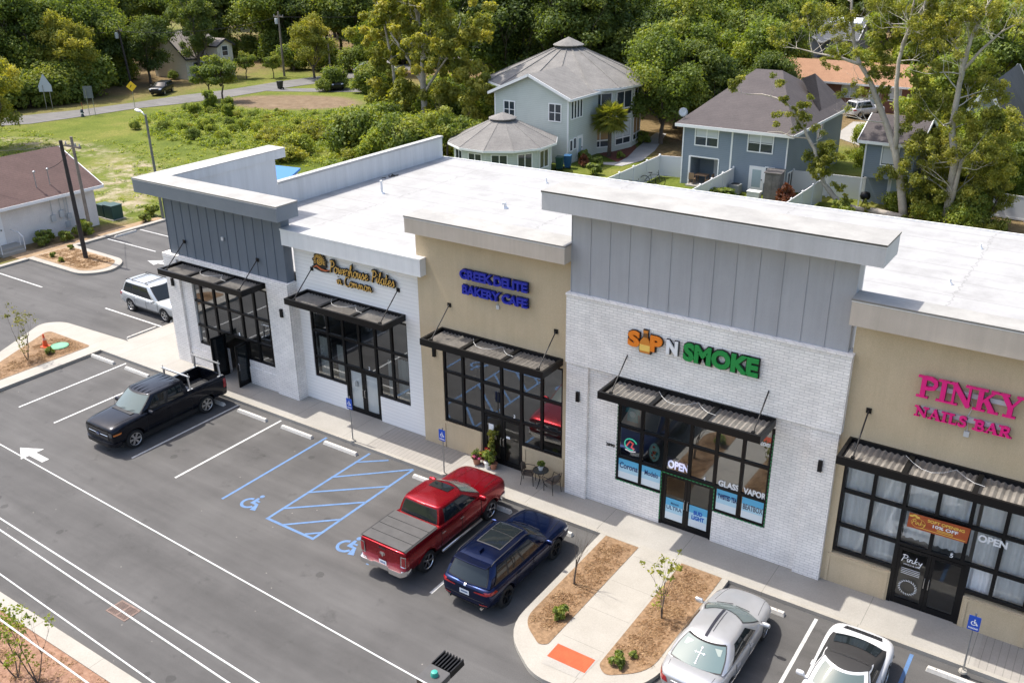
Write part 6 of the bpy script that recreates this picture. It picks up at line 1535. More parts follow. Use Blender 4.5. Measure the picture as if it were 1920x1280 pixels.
# --- blue grey duplex
h = thing('duplex_house', 'blue grey two storey duplex with dark brown hipped roof behind white fences', 'house', (12.2,54,0))
X0, X1, Y0 = 7.85, 16.7, 47.9
m = MB(); m.box(X0,8.6,Y0,62.3,-.06,2.32); m.box(11.1,X1,Y0,62.3,-.06,2.32); m.box(8.6,11.1,50.0,62.3,-.06,2.32); m.box(X0,X1,Y0,62.3,2.32,4.85); wpart(m,'wall',L_BLUE,h)
ze, zr = 4.95, 8.35; E_ = [(7.35,47.4),(17.2,47.4),(17.2,62.8),(7.35,62.8)]
m = MB(); m.add([(*E_[0],ze),(*E_[1],ze),(*E_[2],ze),(*E_[3],ze),(10.3,57.0,zr),(12.6,57.0,zr),(*[E_[0][0],E_[0][1]],ze-.16),(*E_[1],ze-.16),(*E_[2],ze-.16),(*E_[3],ze-.16)],
    [(0,1,5,4),(1,2,5),(2,3,4,5),(3,0,4),(6,7,1,0),(7,8,2,1),(8,9,3,2),(9,6,0,3),(9,8,7,6)])
m.add([(17.0,55.3,ze+.02),(17.0,62.6,ze+.02),(14.2,61.0,7.75),(14.2,57.4,7.75),(11.8,62.6,ze+1.0)], [(0,1,2,3),(1,4,2),(0,3,2,4)])
rr = wpart(m,'roof',R_DARK,h)
m = MB(); m.box(7.33,17.22,47.34,47.398,ze-.24,ze-.01); m.box(17.202,17.25,47.34,62.8,ze-.24,ze-.01); m.box(7.9,16.65,47.4,47.9,ze-.22,ze-.17); q = wpart(m,'roof_trim',TRIM,h); q.parent = rr
m = MB(); m.tube([(15.9,53.5,5.8),(15.9,53.5,6.5)],.07,8); q = wpart(m,'vent_pipe',WHITEL,h); q.parent = rr
for x, a in ((X0,.10),(12.05,.14),(X1-.1,.10)): m = MB(); m.box(x,x+a,Y0-.03,Y0-.002,-.06,4.7); wpart(m,'corner_board',TRIM,h)
window(h,(0,Y0),(1,0),9.0,10.9,3.3,4.62,2,2,blind=SHADE,blindz=.5); window(h,(0,Y0),(1,0),13.5,15.45,3.3,4.62,2,2,blind=SHADE,blindz=.45); window(h,(0,Y0),(1,0),15.12,15.75,.95,2.1,1,2)
hdoor(h,(0,Y0),(1,0),13.85,14.95,.1,2.05); hdoor(h,(0,50.0),(1,0),10.0,10.95,.06,2.1)
window(h,(X1,Y0),(0,1),7.2,8.6,3.2,4.55,2,2); window(h,(X1,Y0),(0,1),.6,1.9,.5,1.7,2,1)
m = MB(); m.box(8.5,8.64,Y0-.02,Y0+.14,-.06,2.32); m.box(11.06,11.16,Y0-.02,Y0+.1,-.06,2.32); m.box(8.64,11.06,Y0-.02,Y0+.02,2.25,2.36); wpart(m,'porch_post',TRIM,h)
m = MB(); m.box(8.62,11.1,47.2,49.98,-.06,.05); wpart(m,'patio',WALK,h)
ds = thing('satellite_dish', 'grey satellite dish at the left corner of the duplex roof', 'satellite dish', (7.6,48.4,5.05))
m = MB(); m.tube([(0,0,0),(0,0,.45),(-.05,-.15,.6)],.025,6); m.build('mast',ALU,ds)
m = MB(); m.lathe([(.02,0),(.2,.03),(.36,.10),(.37,.11),(.2,.05),(.02,.02)],20); m.xf(Matrix.Translation((0,-.2,.66)) @ Matrix.Rotation(R(75),4,'X') @ Matrix.Rotation(R(35),4,'Y')); m.build('dish',flat('dish grey', (0.55,0.56,0.57), 0.5),ds,smooth=True)
# --- second blue house and the house at the right edge
h = thing('blue_house', 'second blue grey house mostly hidden behind the pale trunked trees', 'house', (25.5,55,0))
m = MB(); m.box(22.3,25.9,48.6,54,2.2,5.0); m.box(22.4,25.8,49.9,53.9,-.06,2.2); wpart(m,'wall',L_BLUE,h)
gable_roof(21.8,26.3,48.1,54.5,5.0,6.5,'x',R_DARK,h)
window(h,(0,48.6),(1,0),23.6,24.7,3.3,4.6,1,1,blind=SHADE,blindz=.95); hdoor(h,(0,49.9),(1,0),24.1,25.0,.06,2.1)
m = MB(); m.box(22.3,22.42,48.57,48.598,-.06,4.9); wpart(m,'corner_board',TRIM,h)
h = thing('grey_house', 'pale grey house with a steep slate roof at the right edge', 'house', (28.6,62,0))
house_walls(26.9,31.0,56.2,70,-.06,4.6,h,lap_material('pale lap siding', (0.5,0.51,0.51), (0.56,0.57,0.57), .17, .3),'y',8.3); gable_roof(26.4,31.5,55.7,70.5,4.4,8.5,'y',R_SLATE,h)
window(h,(31.0,56.2),(0,1),2.0,2.9,2.6,3.9,1,2); window(h,(31.0,56.2),(0,1),6.0,6.9,2.6,3.9,1,2); window(h,(31.0,56.2),(0,1),3.4,4.2,.6,1.9,1,2)
# --- brick house with an orange roof, dark house far back, little white shed
h = thing('brick_house', 'low brick house with an orange shingle roof behind the duplex', 'house', (8,93,0))
house_walls(-2,20,90,96.5,-.06,3.0,h,BRICKR,'x',4.6); gable_roof(-2.8,20.8,89.4,97.1,3.0,4.95,'x',R_ORANGE,h); window(h,(0,90),(1,0),8.85,10.7,1.35,2.55,2,2,blind=SHADE,blindz=.95); window(h,(0,90),(1,0),14.2,15.4,1.35,2.55,2,2,blind=SHADE,blindz=.9); hdoor(h,(0,90),(1,0),12.0,13.0,.1,2.3)
h = thing('dark_house', 'dark slate house with a pale roof patch far behind the trees', 'house', (-9,140,0))
house_walls(-13,-3,138,146,-.06,2.9,h,L_SLATE,'x',5.4); gable_roof(-13.6,-2.4,137.4,146.6,2.8,5.8,'x',R_SLATE,h); house_walls(-12.5,-8,135,138,-.06,2.5,h,L_SLATE,'y',4.0); gable_roof(-13,-7.5,134.5,140,2.5,4.1,'y',R_SLATE,h); window(h,(0,135),(1,0),-11,-9.8,.9,2.0,2,2)
m = MB(); m.add([(-8.2,140.6,5.0),(-3.2,140.6,5.0),(-3.2,141.9,5.75),(-8.2,141.9,5.75)],[(0,1,2,3)]); wpart(m,'roof_panel',flat('pale roof panel', (0.55,0.60,0.63), 0.4),h)
h = thing('small_shed', 'little white shed with pale roof half hidden by bushes', 'shed', (-50,75,0))
house_walls(-52,-48.5,73.5,77,-.06,2.3,h,TRIM,'y',3.2); gable_roof(-52.3,-48.2,73.2,77.3,2.25,3.4,'y',R_TAN,h); window(h,(0,73.5),(1,0),-51,-50,.9,1.8,1,1)
# --- white vinyl fences
def fence(pts, lab, hgt=1.78):
    t = thing('vinyl_fence', lab, 'fence', (pts[0][0],pts[0][1],0))
    for i in range(len(pts)-1):
        a, b = Vector(pts[i]), Vector(pts[i+1]); L = (b-a).length; k = max(1, round(L/2.4)); u = (b-a)/L; nn = Vector((-u.y,u.x))
        for j in range(k):
            p, q = a+u*(L*j/k+.06), a+u*(L*(j+1)/k-.06); m = MB()
            m.prism([tuple(p+nn*.02),tuple(p-nn*.02),tuple(q-nn*.02),tuple(q+nn*.02)],.02,hgt-.06); m.bar((*p,hgt-.05),(*q,hgt-.05),.07,.10); m.bar((*p,.12),(*q,.12),.07,.12)
            wpart(m,'fence_panel',VINYL,t)
        for j in range(k+(1 if i == len(pts)-2 else 0)):
            p = a+u*L*j/k; m = MB(); m.box(p.x-.065,p.x+.065,p.y-.065,p.y+.065,-.06,hgt+.06)
            m.add([(p.x-.09,p.y-.09,hgt+.06),(p.x+.09,p.y-.09,hgt+.06),(p.x+.09,p.y+.09,hgt+.06),(p.x-.09,p.y+.09,hgt+.06),(p.x,p.y,hgt+.16)],[(3,2,1,0),(0,1,4),(1,2,4),(2,3,4),(3,0,4)]); wpart(m,'fence_post',VINYL,t)
    return t
fence([(5.5,36.5),(5.4,48.9),(7.8,49.4)],'white vinyl fence left of the duplex back yard'); fence([(12.45,39.0),(12.45,47.85)],'white vinyl fence dividing the two duplex yards')
fence([(19.55,38.5),(19.6,48.2)],'white vinyl fence between the duplex yard and the leaning tree'); fence([(16.8,49.6),(22.3,50.0)],'white vinyl fence and gate linking the two blue houses'); fence([(31.4,50.6),(45,49.2)],'white vinyl fence at the right edge below the grey house')
# --- poles and wires
WOOD = rough_mat('weathered pole wood', (0.16,0.13,0.10), (0.26,0.22,0.18), 3, 0.9, 20, 0.3); DARKW = rough_mat('dark creosote wood', (0.022,0.018,0.016), (0.045,0.036,0.03), 3, 0.85, 20, 0.3)
def pole(x, y, hgt, r, mat, lab, xarm=0, tx=False, lean=(0,0)):
    t = thing('utility_pole', lab, 'utility pole', (x,y,0)); top = (lean[0],lean[1],hgt)
    m = MB(); m.tube([(0,0,-.05),top],[r,r*.72],10); m.build('pole',mat,t,smooth=R(50))
    if xarm:
        m = MB(); m.box(top[0]-xarm,top[0]+xarm,top[1]-.06,top[1]+.06,hgt-.75,hgt-.6); m.build('crossarm',WOOD,t)
        for s in (-1,0.4,1):
            m = MB(); m.lathe([(.04,0),(.06,.05),(.03,.12),(.05,.16),(.02,.2)],10,(top[0]+s*xarm*.9,top[1],hgt-.6)); m.build('insulator',flat('insulator', (0.30,0.30,0.31), 0.3),t)
    if tx:
        m = MB(); m.lathe([(.22,0),(.24,.04),(.24,.7),(.2,.78)],14,(top[0]-.38,top[1]-.1,hgt-1.7)); m.build('transformer',flat('transformer grey', (0.5,0.52,0.53), 0.5),t,smooth=R(50))
    return t
pole(-16.29,8.47,7.8,.15,DARKW,'thin black utility pole standing in the mulched parking peninsula',.0,lean=(-.25,0)); pole(-21.2,12.1,6.9,.13,WOOD,'grey wooden utility pole beside the brown roofed building',.9,lean=(-.15,0))
pole(-76.0,55.0,8.4,.16,DARKW,'dark utility pole with a grey transformer behind the yellow sign',.8,True,lean=(-1.0,0)); pole(-75.9,67.7,3.9,.16,WOOD,'pale utility pole in front of the cream gable house'); pole(-68.28,75.4,9,.17,WOOD,'wooden utility pole with crossarm by the far grass',1.0,True); pole(-60.7,77.3,4.8,.14,WOOD,'short wooden pole near the dark car in the bushes')
t = thing('street_lamp', 'grey pole street lamp with a white head behind the left tower', 'street lamp', (-19.85,17.2,0))
m = MB(); m.tube([(0,0,-.05),(-.12,0,7.75)],[.11,.08],10); m.build('pole',rough_mat('grey green pole', (0.13,0.13,0.10), (0.19,0.19,0.15), 3, 0.8, 20, 0.2),t,smooth=R(50))
m = MB(); m.tube([(-.12,0,7.6),(-.5,.05,7.85),(-.85,.1,7.95)],.04,8); m.build('arm',ALU,t,smooth=True)
m = MB(); m.lathe([(.05,-.3),(.15,-.2),(.17,0),(.13,.25),(.05,.32)],14); m.xf(Matrix.Translation((-1.05,.12,7.92)) @ Matrix.Rotation(R(-80),4,'Y') @ Matrix.Diagonal((.6,1,1,1))); m.build('lamp_head',flat('white lamp head', (0.72,0.73,0.73), 0.4),t,smooth=True)
def wire(a, b, sag, lab, r=.018):
    a, b = Vector(a), Vector(b); m = MB(); m.tube([a+(b-a)*i/16-Vector((0,0,sag*4*(i/16)*(1-i/16))) for i in range(17)], r, 5); tag(m.build('power_line',flat('black cable', (0.015,0.015,0.015), 0.7)), lab, 'cable')
wire((-21.3,12.1,6.3),(-23.5,11.2,4.6),.3,'black service wire from the wooden pole to the nearer roof mast'); wire((-16.55,8.47,7.5),(-21.2,12.1,6.4),.1,'short black cable joining the two utility poles'); wire((-21.3,12.1,6.4),(-30,2,7.2),.5,'black power line running left over the brown roof')
wire((-76.9,55,7.6),(-95,30,8.5),.6,'power line running left from the transformer pole',.03); wire((-76.9,55,7.6),(-68.3,75.4,8.3),.9,'power line between the transformer pole and the crossarm pole',.03); wire((-68.3,75.4,8.3),(-50,105,9),.8,'power line running right from the crossarm pole',.03)
# --- road signs and the like
GALV = flat('galvanised', (0.36,0.37,0.38), 0.4, 0.9); BACK = flat('sign back grey', (0.46,0.50,0.53), 0.5, 0.3)
t = thing('road_sign', 'pointed grey sign back on two posts at the far roadside', 'sign', (-72.75,40.9,0))
for s in (-.32,.32):
    m = MB(); m.tube([(s*.6,s*.85,-.05),(s*.6,s*.85,2.8)],.04,6); m.build('post',GALV,t)
m = MB(); m.prism([(-.75,2.0),(.75,2.0),(.75,2.7),(0,4.1),(-.75,2.7)],0,.05); m.v = [(v[0]*.75-v[2]*.6,v[0]*.65-v[2]*.75-.05,v[1]) for v in m.v]; m.build('sign_plate',BACK,t,fix=True)
t = thing('road_sign', 'dark sign back on two thin posts at the near roadside', 'sign', (-64.25,41.05,0))
for s in (-.3,.3):
    m = MB(); m.tube([(s*.6,s*.85,-.05),(s*.6,s*.85,3.0)],.035,6); m.build('post',GALV,t)
m = MB(); m.prism([(-.5,1.9),(.5,1.9),(.5,3.3),(-.5,3.3)],0,.05); m.v = [(v[0]*.75-v[2]*.6,v[0]*.65-v[2]*.75-.05,v[1]) for v in m.v]; m.build('sign_plate',flat('dark sign back', (0.13,0.14,0.15), 0.6),t,fix=True)
t = thing('warning_sign', 'yellow diamond warning sign at the roadside near the black car', 'sign', (-63.6,46.4,0))
m = MB(); m.tube([(0,0,-.05),(0,0,2.9)],.035,6); m.build('post',GALV,t)
m = MB(); m.prism([(0,2.0),(.62,2.62),(0,3.24),(-.62,2.62)],0,.03); m.v = [(v[0]*.75+v[2]*.6+.05,v[0]*.65-v[2]*.75-.05,v[1]) for v in m.v]; m.build('sign_plate',flat('warning yellow', (0.85,0.52,0.02), 0.5),t,fix=True)
m = MB(); m.tube([(-.12,-.18,2.45),(0,-.1,2.62),(.08,-.05,2.8)],.05,6); m.build('bend_symbol',BLKBACK,t)
t = thing('fire_hydrant', 'dark fire hydrant with a pale band beside the road', 'hydrant', (-64.3,39.8,0))
m = MB(); m.lathe([(.2,-.05),(.2,.1),(.14,.12),(.14,.55),(.18,.6),(.14,.75),(.04,.86)],12); m.tube([(-.28,0,.45),(.28,0,.45)],.07,8); m.build('hydrant_body',flat('hydrant dark', (0.03,0.05,0.06), 0.5),t,smooth=R(50)); m = MB(); m.lathe([(.15,.3),(.15,.42)],12); m.build('band',WHITEL,t)
m = MB(); m.tube([(.1,.1,.7),(.1,.1,1.6)],.03,5); m.build('marker_flag',flat('marker red', (0.3,0.03,0.02), 0.6),t)
def wheelie_bin(loc, rz, c, lab, s=1.0):
    t = thing('wheelie_bin', lab, 'bin', loc, rz); mt = flat('bin '+lab.split()[0], c, 0.5)
    m = MB(); m.add([(-.22,-.26,.06),(.22,-.26,.06),(.22,.26,.06),(-.22,.26,.06),(-.29,-.34,1.0),(.29,-.34,1.0),(.29,.38,1.0),(-.29,.38,1.0)],[(3,2,1,0),(4,5,6,7),(0,1,5,4),(1,2,6,5),(2,3,7,6),(3,0,4,7)]); m.build('bin_body',mt,t,bevel=.02)
    m = MB(); m.prism(rounded([(-.31,-.38),(.31,-.38),(.31,.42),(-.31,.42)],.06,3),1.0,1.06); m.build('lid',mt,t,bevel=.015)
    for sx in (-.27,.27):
        m = MB(); m.lathe([(.11,-.03),(.11,.03)],12); m.xf(Matrix.Translation((sx,.33,.11)) @ Matrix.Rotation(R(90),4,'Y')); m.build('wheel',TYRE,t)
    t.scale = (s,s,s); return t
wheelie_bin((-2.9,47.5,-.05),R(200),(0.02,0.09,0.20),'blue wheelie bin at the corner of the pale green house',1.1); wheelie_bin((-3.2,46.6,-.05),R(200),(0.02,0.07,0.05),'dark green wheelie bin beside the blue bin',1.1); wheelie_bin((-59.6,66.4,-.02),0,(0.012,0.014,0.014),'black wheelie bin at the end of the far driveway',1.0)
def utility_box(loc, sx, sy, sz, lab):
    t = thing('utility_box', lab, 'utility box', loc); mt = flat('utility green', (0.015,0.055,0.05), 0.5)
    m = MB(); m.box(-sx,sx,-sy,sy,0,sz); m.build('cabinet',mt,t,bevel=.03); m = MB(); m.box(-sx-.03,sx+.03,-sy-.03,sy+.03,sz,sz+.07); m.build('lid',mt,t,bevel=.02); m = MB(); m.box(-sx-.1,sx+.1,-sy-.1,sy+.1,-.06,.02); m.build('pad',KERB,t)
    return t
utility_box((-23.5,15.6,-.03),.5,.45,1.0,'dark green utility box at the corner of the white block building'); utility_box((-24.6,15.6,-.03),.4,.4,.9,'smaller dark green box behind the other utility box')
# blue canopy seen past the low parapet
t = thing('blue_canopy', 'flat blue canopy behind the left tower beside the low parapet', 'canopy', (-2.9,14.5,0))
m = MB(); m.add([(-4.7,11.6,6.35),(-.6,11.6,6.35),(-2.7,15.3,6.4),(-4.7,15.0,6.4),(-4.7,11.6,6.23),(-.6,11.6,6.23),(-2.7,15.3,6.28),(-4.7,15.0,6.28)],[(0,1,2,3),(7,6,5,4),(4,5,1,0),(5,6,2,1),(6,7,3,2),(7,4,0,3)]); wpart(m,'canopy_roof',flat('canopy blue', (0.03,0.16,0.42), 0.45),t)
for x, y in ((-4.5,11.8),(-.9,11.8),(-4.5,14.8),(-2.8,15.0)):
    m = MB(); m.box(x-.06,x+.06,y-.06,y+.06,0,6.3); wpart(m,'post',GALV,t)
t = thing('garden_bench', 'turquoise bench in the shade left of the pointed road sign', 'bench', (-80.5,42.9,0), .6)
TQ = flat('turquoise paint', (0.05,0.36,0.38), 0.5)
m = MB(); m.box(-.9,.9,-.3,.3,.4,.48); m.build('seat',TQ,t); m = MB(); m.box(-.9,.9,.26,.34,.48,1.35); m.build('backrest',TQ,t)
for s in (-.8,.8):
    m = MB(); m.box(s-.05,s+.05,-.28,.3,-.05,.42); m.build('leg',TQ,t)
# back yard things
WOODY = rough_mat('yard wood', (0.16,0.10,0.06), (0.26,0.17,0.10), 4, 0.8, 20, 0.3)
t = thing('storage_shed', 'narrow grey wooden storage box against the duplex', 'shed', (16.2,46.9,0), R(8))
m = MB(); m.box(-.6,.6,-.75,.75,-.06,2.15); m.build('wall',rough_mat('grey wood', (0.11,0.10,0.095), (0.18,0.165,0.155), 3, 0.85, 20, 0.3),t); m = MB()
for k in range(7): m.box(-.68,.68,-.85+k*.25,-.68+k*.25,2.15,2.21)
m.build('slatted_top',MATS['grey wood'],t); m = MB(); m.box(-.5,-.03,-.775,-.752,.05,2.0); m.box(.03,.5,-.775,-.752,.05,2.0); m.build('door',MATS['grey wood'],t)
t = thing('patio_table', 'wooden patio table under the duplex porch', 'table', (9.6,48.3,.05)); m = MB(); m.box(-.55,.55,-.4,.4,.70,.75); m.build('tabletop',WOODY,t)
for a in (-.45,.45):
    for b in (-.3,.3): m = MB(); m.box(a-.03,a+.03,b-.03,b+.03,0,.7); m.build('leg',WOODY,t)
for k, (x, y, rz, lab) in enumerate(((9.0,47.75,0,'wooden patio chair left of the patio table'),(10.4,48.1,R(90),'wooden patio chair right of the patio table'))):
    t = thing('patio_chair', lab, 'chair', (x,y,.05), rz); m = MB(); m.box(-.24,.24,-.24,.24,.40,.45); m.build('seat',WOODY,t); m = MB(); m.box(-.24,.24,-.26,-.22,.45,.95); m.build('backrest',WOODY,t)
    for a in (-.2,.2):
        for b in (-.2,.2): m = MB(); m.box(a-.025,a+.025,b-.025,b+.025,0,.4); m.build('leg',WOODY,t)
t = thing('outdoor_sofa', 'low grey cushioned outdoor lounger on the lawn by the fence', 'sofa', (8.4,43.3,-.05), R(-8)); m = MB(); m.box(-1.0,1.0,-.4,.4,.12,.30); m.build('base',rough_mat('grey wood', (0.11,0.10,0.095), (0.18,0.165,0.155)),t); m = MB(); m.box(-.95,.95,-.36,.36,.30,.45); m.build('cushion',SHADE,t,bevel=.05); m = MB(); m.box(-.95,-.55,-.36,.36,.45,.72); m.build('backrest',SHADE,t,bevel=.06)
def bike(loc, rz, c, lab, s=1.0):
    t = thing('bicycle', lab, 'bicycle', loc, rz)
    for x in (-.5,.5):
        m = MB(); m.tube([(x+.32*math.cos(a),0,.33+.32*math.sin(a)) for a in [2*PI*i/20 for i in range(21)]],.022,5); 
        for k in range(6): m.tube([(x,0,.33),(x+.32*math.cos(k*PI/3),0,.33+.32*math.sin(k*PI/3))],.004,3)
        m.build('wheel',TYRE,t)
    m = MB()
    for a, b in (((-.5,0,.33),(-.15,0,.75)),((-.15,0,.75),(.38,0,.78)),((.38,0,.78),(-.02,0,.3)),((-.02,0,.3),(-.15,0,.78)),((-.5,0,.33),(-.02,0,.3)),((.5,0,.33),(.36,0,.9))): m.tube([a,b],.02,6)
    m.build('frame',flat('bike '+lab.split()[0], c, 0.4),t); m = MB(); m.box(-.27,-.05,-.06,.06,.84,.89); m.build('saddle',TYRE,t); m = MB(); m.tube([(.3,-.28,.98),(.36,-.1,.93),(.36,.1,.93),(.3,.28,.98)],.016,6); m.build('handlebar',BLACKM,t)
    t.scale = (s,s,s)
bike((6.4,45.6,-.05),R(15),(0.03,0.04,0.05),'dark bicycle leaning by the left yard fence',1.3); bike((6.1,42.6,-.05),R(10),(0.03,0.2,0.4),'blue bicycle at the foot of the left yard fence',1.2)
t = thing('barbecue_grill', 'round black covered grill by the second blue house door', 'grill', (22.9,48.2,0)); m = MB(); m.lathe([(.1,.55),(.32,.62),(.40,.85),(.32,1.1),(.08,1.2)],16); m.build('kettle',BLACKM,t,smooth=True)
for k in range(3): m = MB(); m.tube([(.1*math.cos(k*2.1),.1*math.sin(k*2.1),.6),(.38*math.cos(k*2.1),.38*math.sin(k*2.1),-.05)],.03,6); m.build('leg',BLACKM,t)
t = thing('storage_bin', 'pale grey storage bin on the duplex back step', 'box', (14.9,46.3,-.05)); m = MB(); m.box(-.5,.5,-.3,.3,0,.55); m.build('bin_body',SHADE,t,bevel=.03); m = MB(); m.box(-.54,.54,-.33,.33,.55,.62); m.build('lid',TRIM,t,bevel=.02)
t = thing('air_conditioner', 'square grey air conditioner unit beside the dividing fence', 'air conditioner', (13.1,46.9,-.05)); m = MB(); m.box(-.4,.4,-.4,.4,0,.8); m.build('cabinet',flat('unit grey', (0.20,0.21,0.21), 0.5),t,bevel=.03); m = MB(); m.lathe([(.34,.80),(.34,.82),(.3,.83)],18); m.build('fan_guard',BLACKM,t)
# ------------------------------------------------------------ plants
import numpy as np
def leaf_mat(name, cols, trans=0.48, rough=0.6):
    """leaf colour drifts from leaf to leaf and clump to clump"""
    m = bpy.data.materials.new(name); m.use_nodes = True; t = m.node_tree; t.nodes.clear()
    o = N(t, 'ShaderNodeOutputMaterial'); g = N(t, 'ShaderNodeNewGeometry'); at = N(t, 'ShaderNodeAttribute'); at.attribute_name = 'tone'
    oi = N(t, 'ShaderNodeObjectInfo')
    f = math_(t, 'ADD', math_(t, 'MULTIPLY', g.outputs['Random Per Island'], 0.45), math_(t, 'MULTIPLY', at.outputs['Fac'], 0.55))
    f = math_(t, 'ADD', f, math_(t, 'MULTIPLY_ADD', oi.outputs['Random'], 0.22, -0.11))
    c = ramp(t, f, [(i/(len(cols)-1), k) for i, k in enumerate(cols)])
    d = N(t, 'ShaderNodeBsdfDiffuse'); tr = N(t, 'ShaderNodeBsdfTranslucent'); gl = N(t, 'ShaderNodeBsdfGlossy'); gl.inputs['Roughness'].default_value = 0.6; gl.inputs[0].default_value = (.8,.85,.8,1)
    t.links.new(c, d.inputs[0]); t.links.new(mixc(t, 1.0, c, (1.25,1.2,0.5), 'MULTIPLY'), tr.inputs[0])
    mx = N(t, 'ShaderNodeMixShader'); mx.inputs[0].default_value = trans; t.links.new(d.outputs[0], mx.inputs[1]); t.links.new(tr.outputs[0], mx.inputs[2])
    m2 = N(t, 'ShaderNodeMixShader'); m2.inputs[0].default_value = 0.025; t.links.new(mx.outputs[0], m2.inputs[1]); t.links.new(gl.outputs[0], m2.inputs[2])
    t.links.new(m2.outputs[0], o.inputs[0]); return m
LF_DARK = leaf_mat('dark leaves', [(0.055,0.085,0.020),(0.11,0.155,0.030),(0.22,0.25,0.048)])
LF_MID = leaf_mat('mid green leaves', [(0.075,0.112,0.020),(0.165,0.22,0.034),(0.33,0.34,0.058)])
LF_YEL = leaf_mat('yellow green leaves', [(0.105,0.13,0.02),(0.25,0.265,0.038),(0.47,0.42,0.075)])
LF_BRIGHT = leaf_mat('bright green leaves', [(0.085,0.125,0.015),(0.20,0.265,0.031),(0.40,0.40,0.055)])
LF_OLIVE = leaf_mat('olive leaves', [(0.08,0.09,0.03),(0.16,0.165,0.05),(0.28,0.26,0.08)])
LF_RED = leaf_mat('rust red leaves', [(0.07,0.018,0.010),(0.15,0.045,0.02),(0.22,0.09,0.04)])
BARK = rough_mat('brown bark', (0.07,0.055,0.042), (0.14,0.11,0.085), 2.5, 0.95, 14, 0.8); PALEBARK = rough_mat('pale grey bark', (0.30,0.26,0.215), (0.46,0.41,0.35), 1.2, 0.9, 10, 0.6); DEADBARK = rough_mat('bleached twig', (0.42,0.38,0.33), (0.56,0.52,0.46), 2, 0.9, 10, 0.2)
def leaves(name, clumps, size, mat, seed=1, aspect=0.62, up=0.35, parent=None, shell=0.55):
    """clumps: (x,y,z,r,n[,flat]) -> one mesh of many small leaf-sized faces"""
    rg = np.random.default_rng(seed); P = []; T = []; Nn = []
    for c in clumps:
        x, y, z, r, n = c[:5]; fl = c[5] if len(c) > 5 else 0.8; n = int(n)
        d = rg.normal(size=(n,3)); d /= np.linalg.norm(d,axis=1)[:,None]
        rad = r*rg.uniform(0,1,n)**shell*(1+.18*np.sin(d[:,0]*5+seed)+.15*np.sin(d[:,1]*7+x))
        P.append(np.array([x,y,z])+d*rad[:,None]*np.array([1,1,fl])); T.append(np.full(n, rg.uniform(0,1)))
        nn = d*0.7+rg.normal(size=(n,3))*0.55; nn[:,2] += up; Nn.append(nn/np.linalg.norm(nn,axis=1)[:,None])
    P = np.concatenate(P); T = np.concatenate(T); Nn = np.concatenate(Nn); n = len(P)
    a = np.cross(Nn, rg.normal(size=(n,3))); a /= np.linalg.norm(a,axis=1)[:,None]; b = np.cross(Nn, a)
    s = size*rg.uniform(.6,1.35,n)[:,None]
    V = np.stack([P-a*s, P-b*s*aspect+Nn*s*.12, P+a*s, P+b*s*aspect+Nn*s*.12], 1).reshape(-1,3)
    me = bpy.data.meshes.new(name); me.vertices.add(4*n); me.loops.add(4*n); me.polygons.add(n)
    me.vertices.foreach_set('co', V.ravel().astype(np.float32)); me.loops.foreach_set('vertex_index', np.arange(4*n,dtype=np.int32))
    me.polygons.foreach_set('loop_start', np.arange(0,4*n,4,dtype=np.int32)); me.update(calc_edges=True)
    at = me.attributes.new('tone','FLOAT','POINT'); at.data.foreach_set('value', np.repeat(T,4).astype(np.float32))
    me.materials.append(mat); me.validate(); o = bpy.data.objects.new(name, me); COL.objects.link(o)
    if parent is not None: o.parent = parent
    return o
def limbs(m, p, d, L, r, depth, rng, spread=.6, tips=None, up=.15, kids=(2,3), gn=.12):
    pts = [p]; rad = [r]; n = 5; q = p.copy(); dd = d.copy()
    for i in range(n):
        dd = (dd+Vector((rng.uniform(-1,1),rng.uniform(-1,1),rng.uniform(-1,1)))*gn+Vector((0,0,up*.12))).normalized(); q = q+dd*L/n; pts.append(q.copy()); rad.append(r*(1-.5*(i+1)/n))
    m.tube(pts, rad, 6 if r > .05 else 4, cap=False)
    if depth == 0:
        if tips is not None: tips.append(q)
        return
    for k in range(rng.randint(*kids)):
        ax = Vector((rng.uniform(-1,1),rng.uniform(-1,1),rng.uniform(-.3,.8))).normalized(); nd = (dd*(1-spread)+ax*spread+Vector((0,0,up))).normalized()
        st = pts[rng.randint(3,n)]; limbs(m, st, nd, L*rng.uniform(.55,.8), rad[-1]*rng.uniform(.6,.9), depth-1, rng, spread, tips, up, kids, gn)
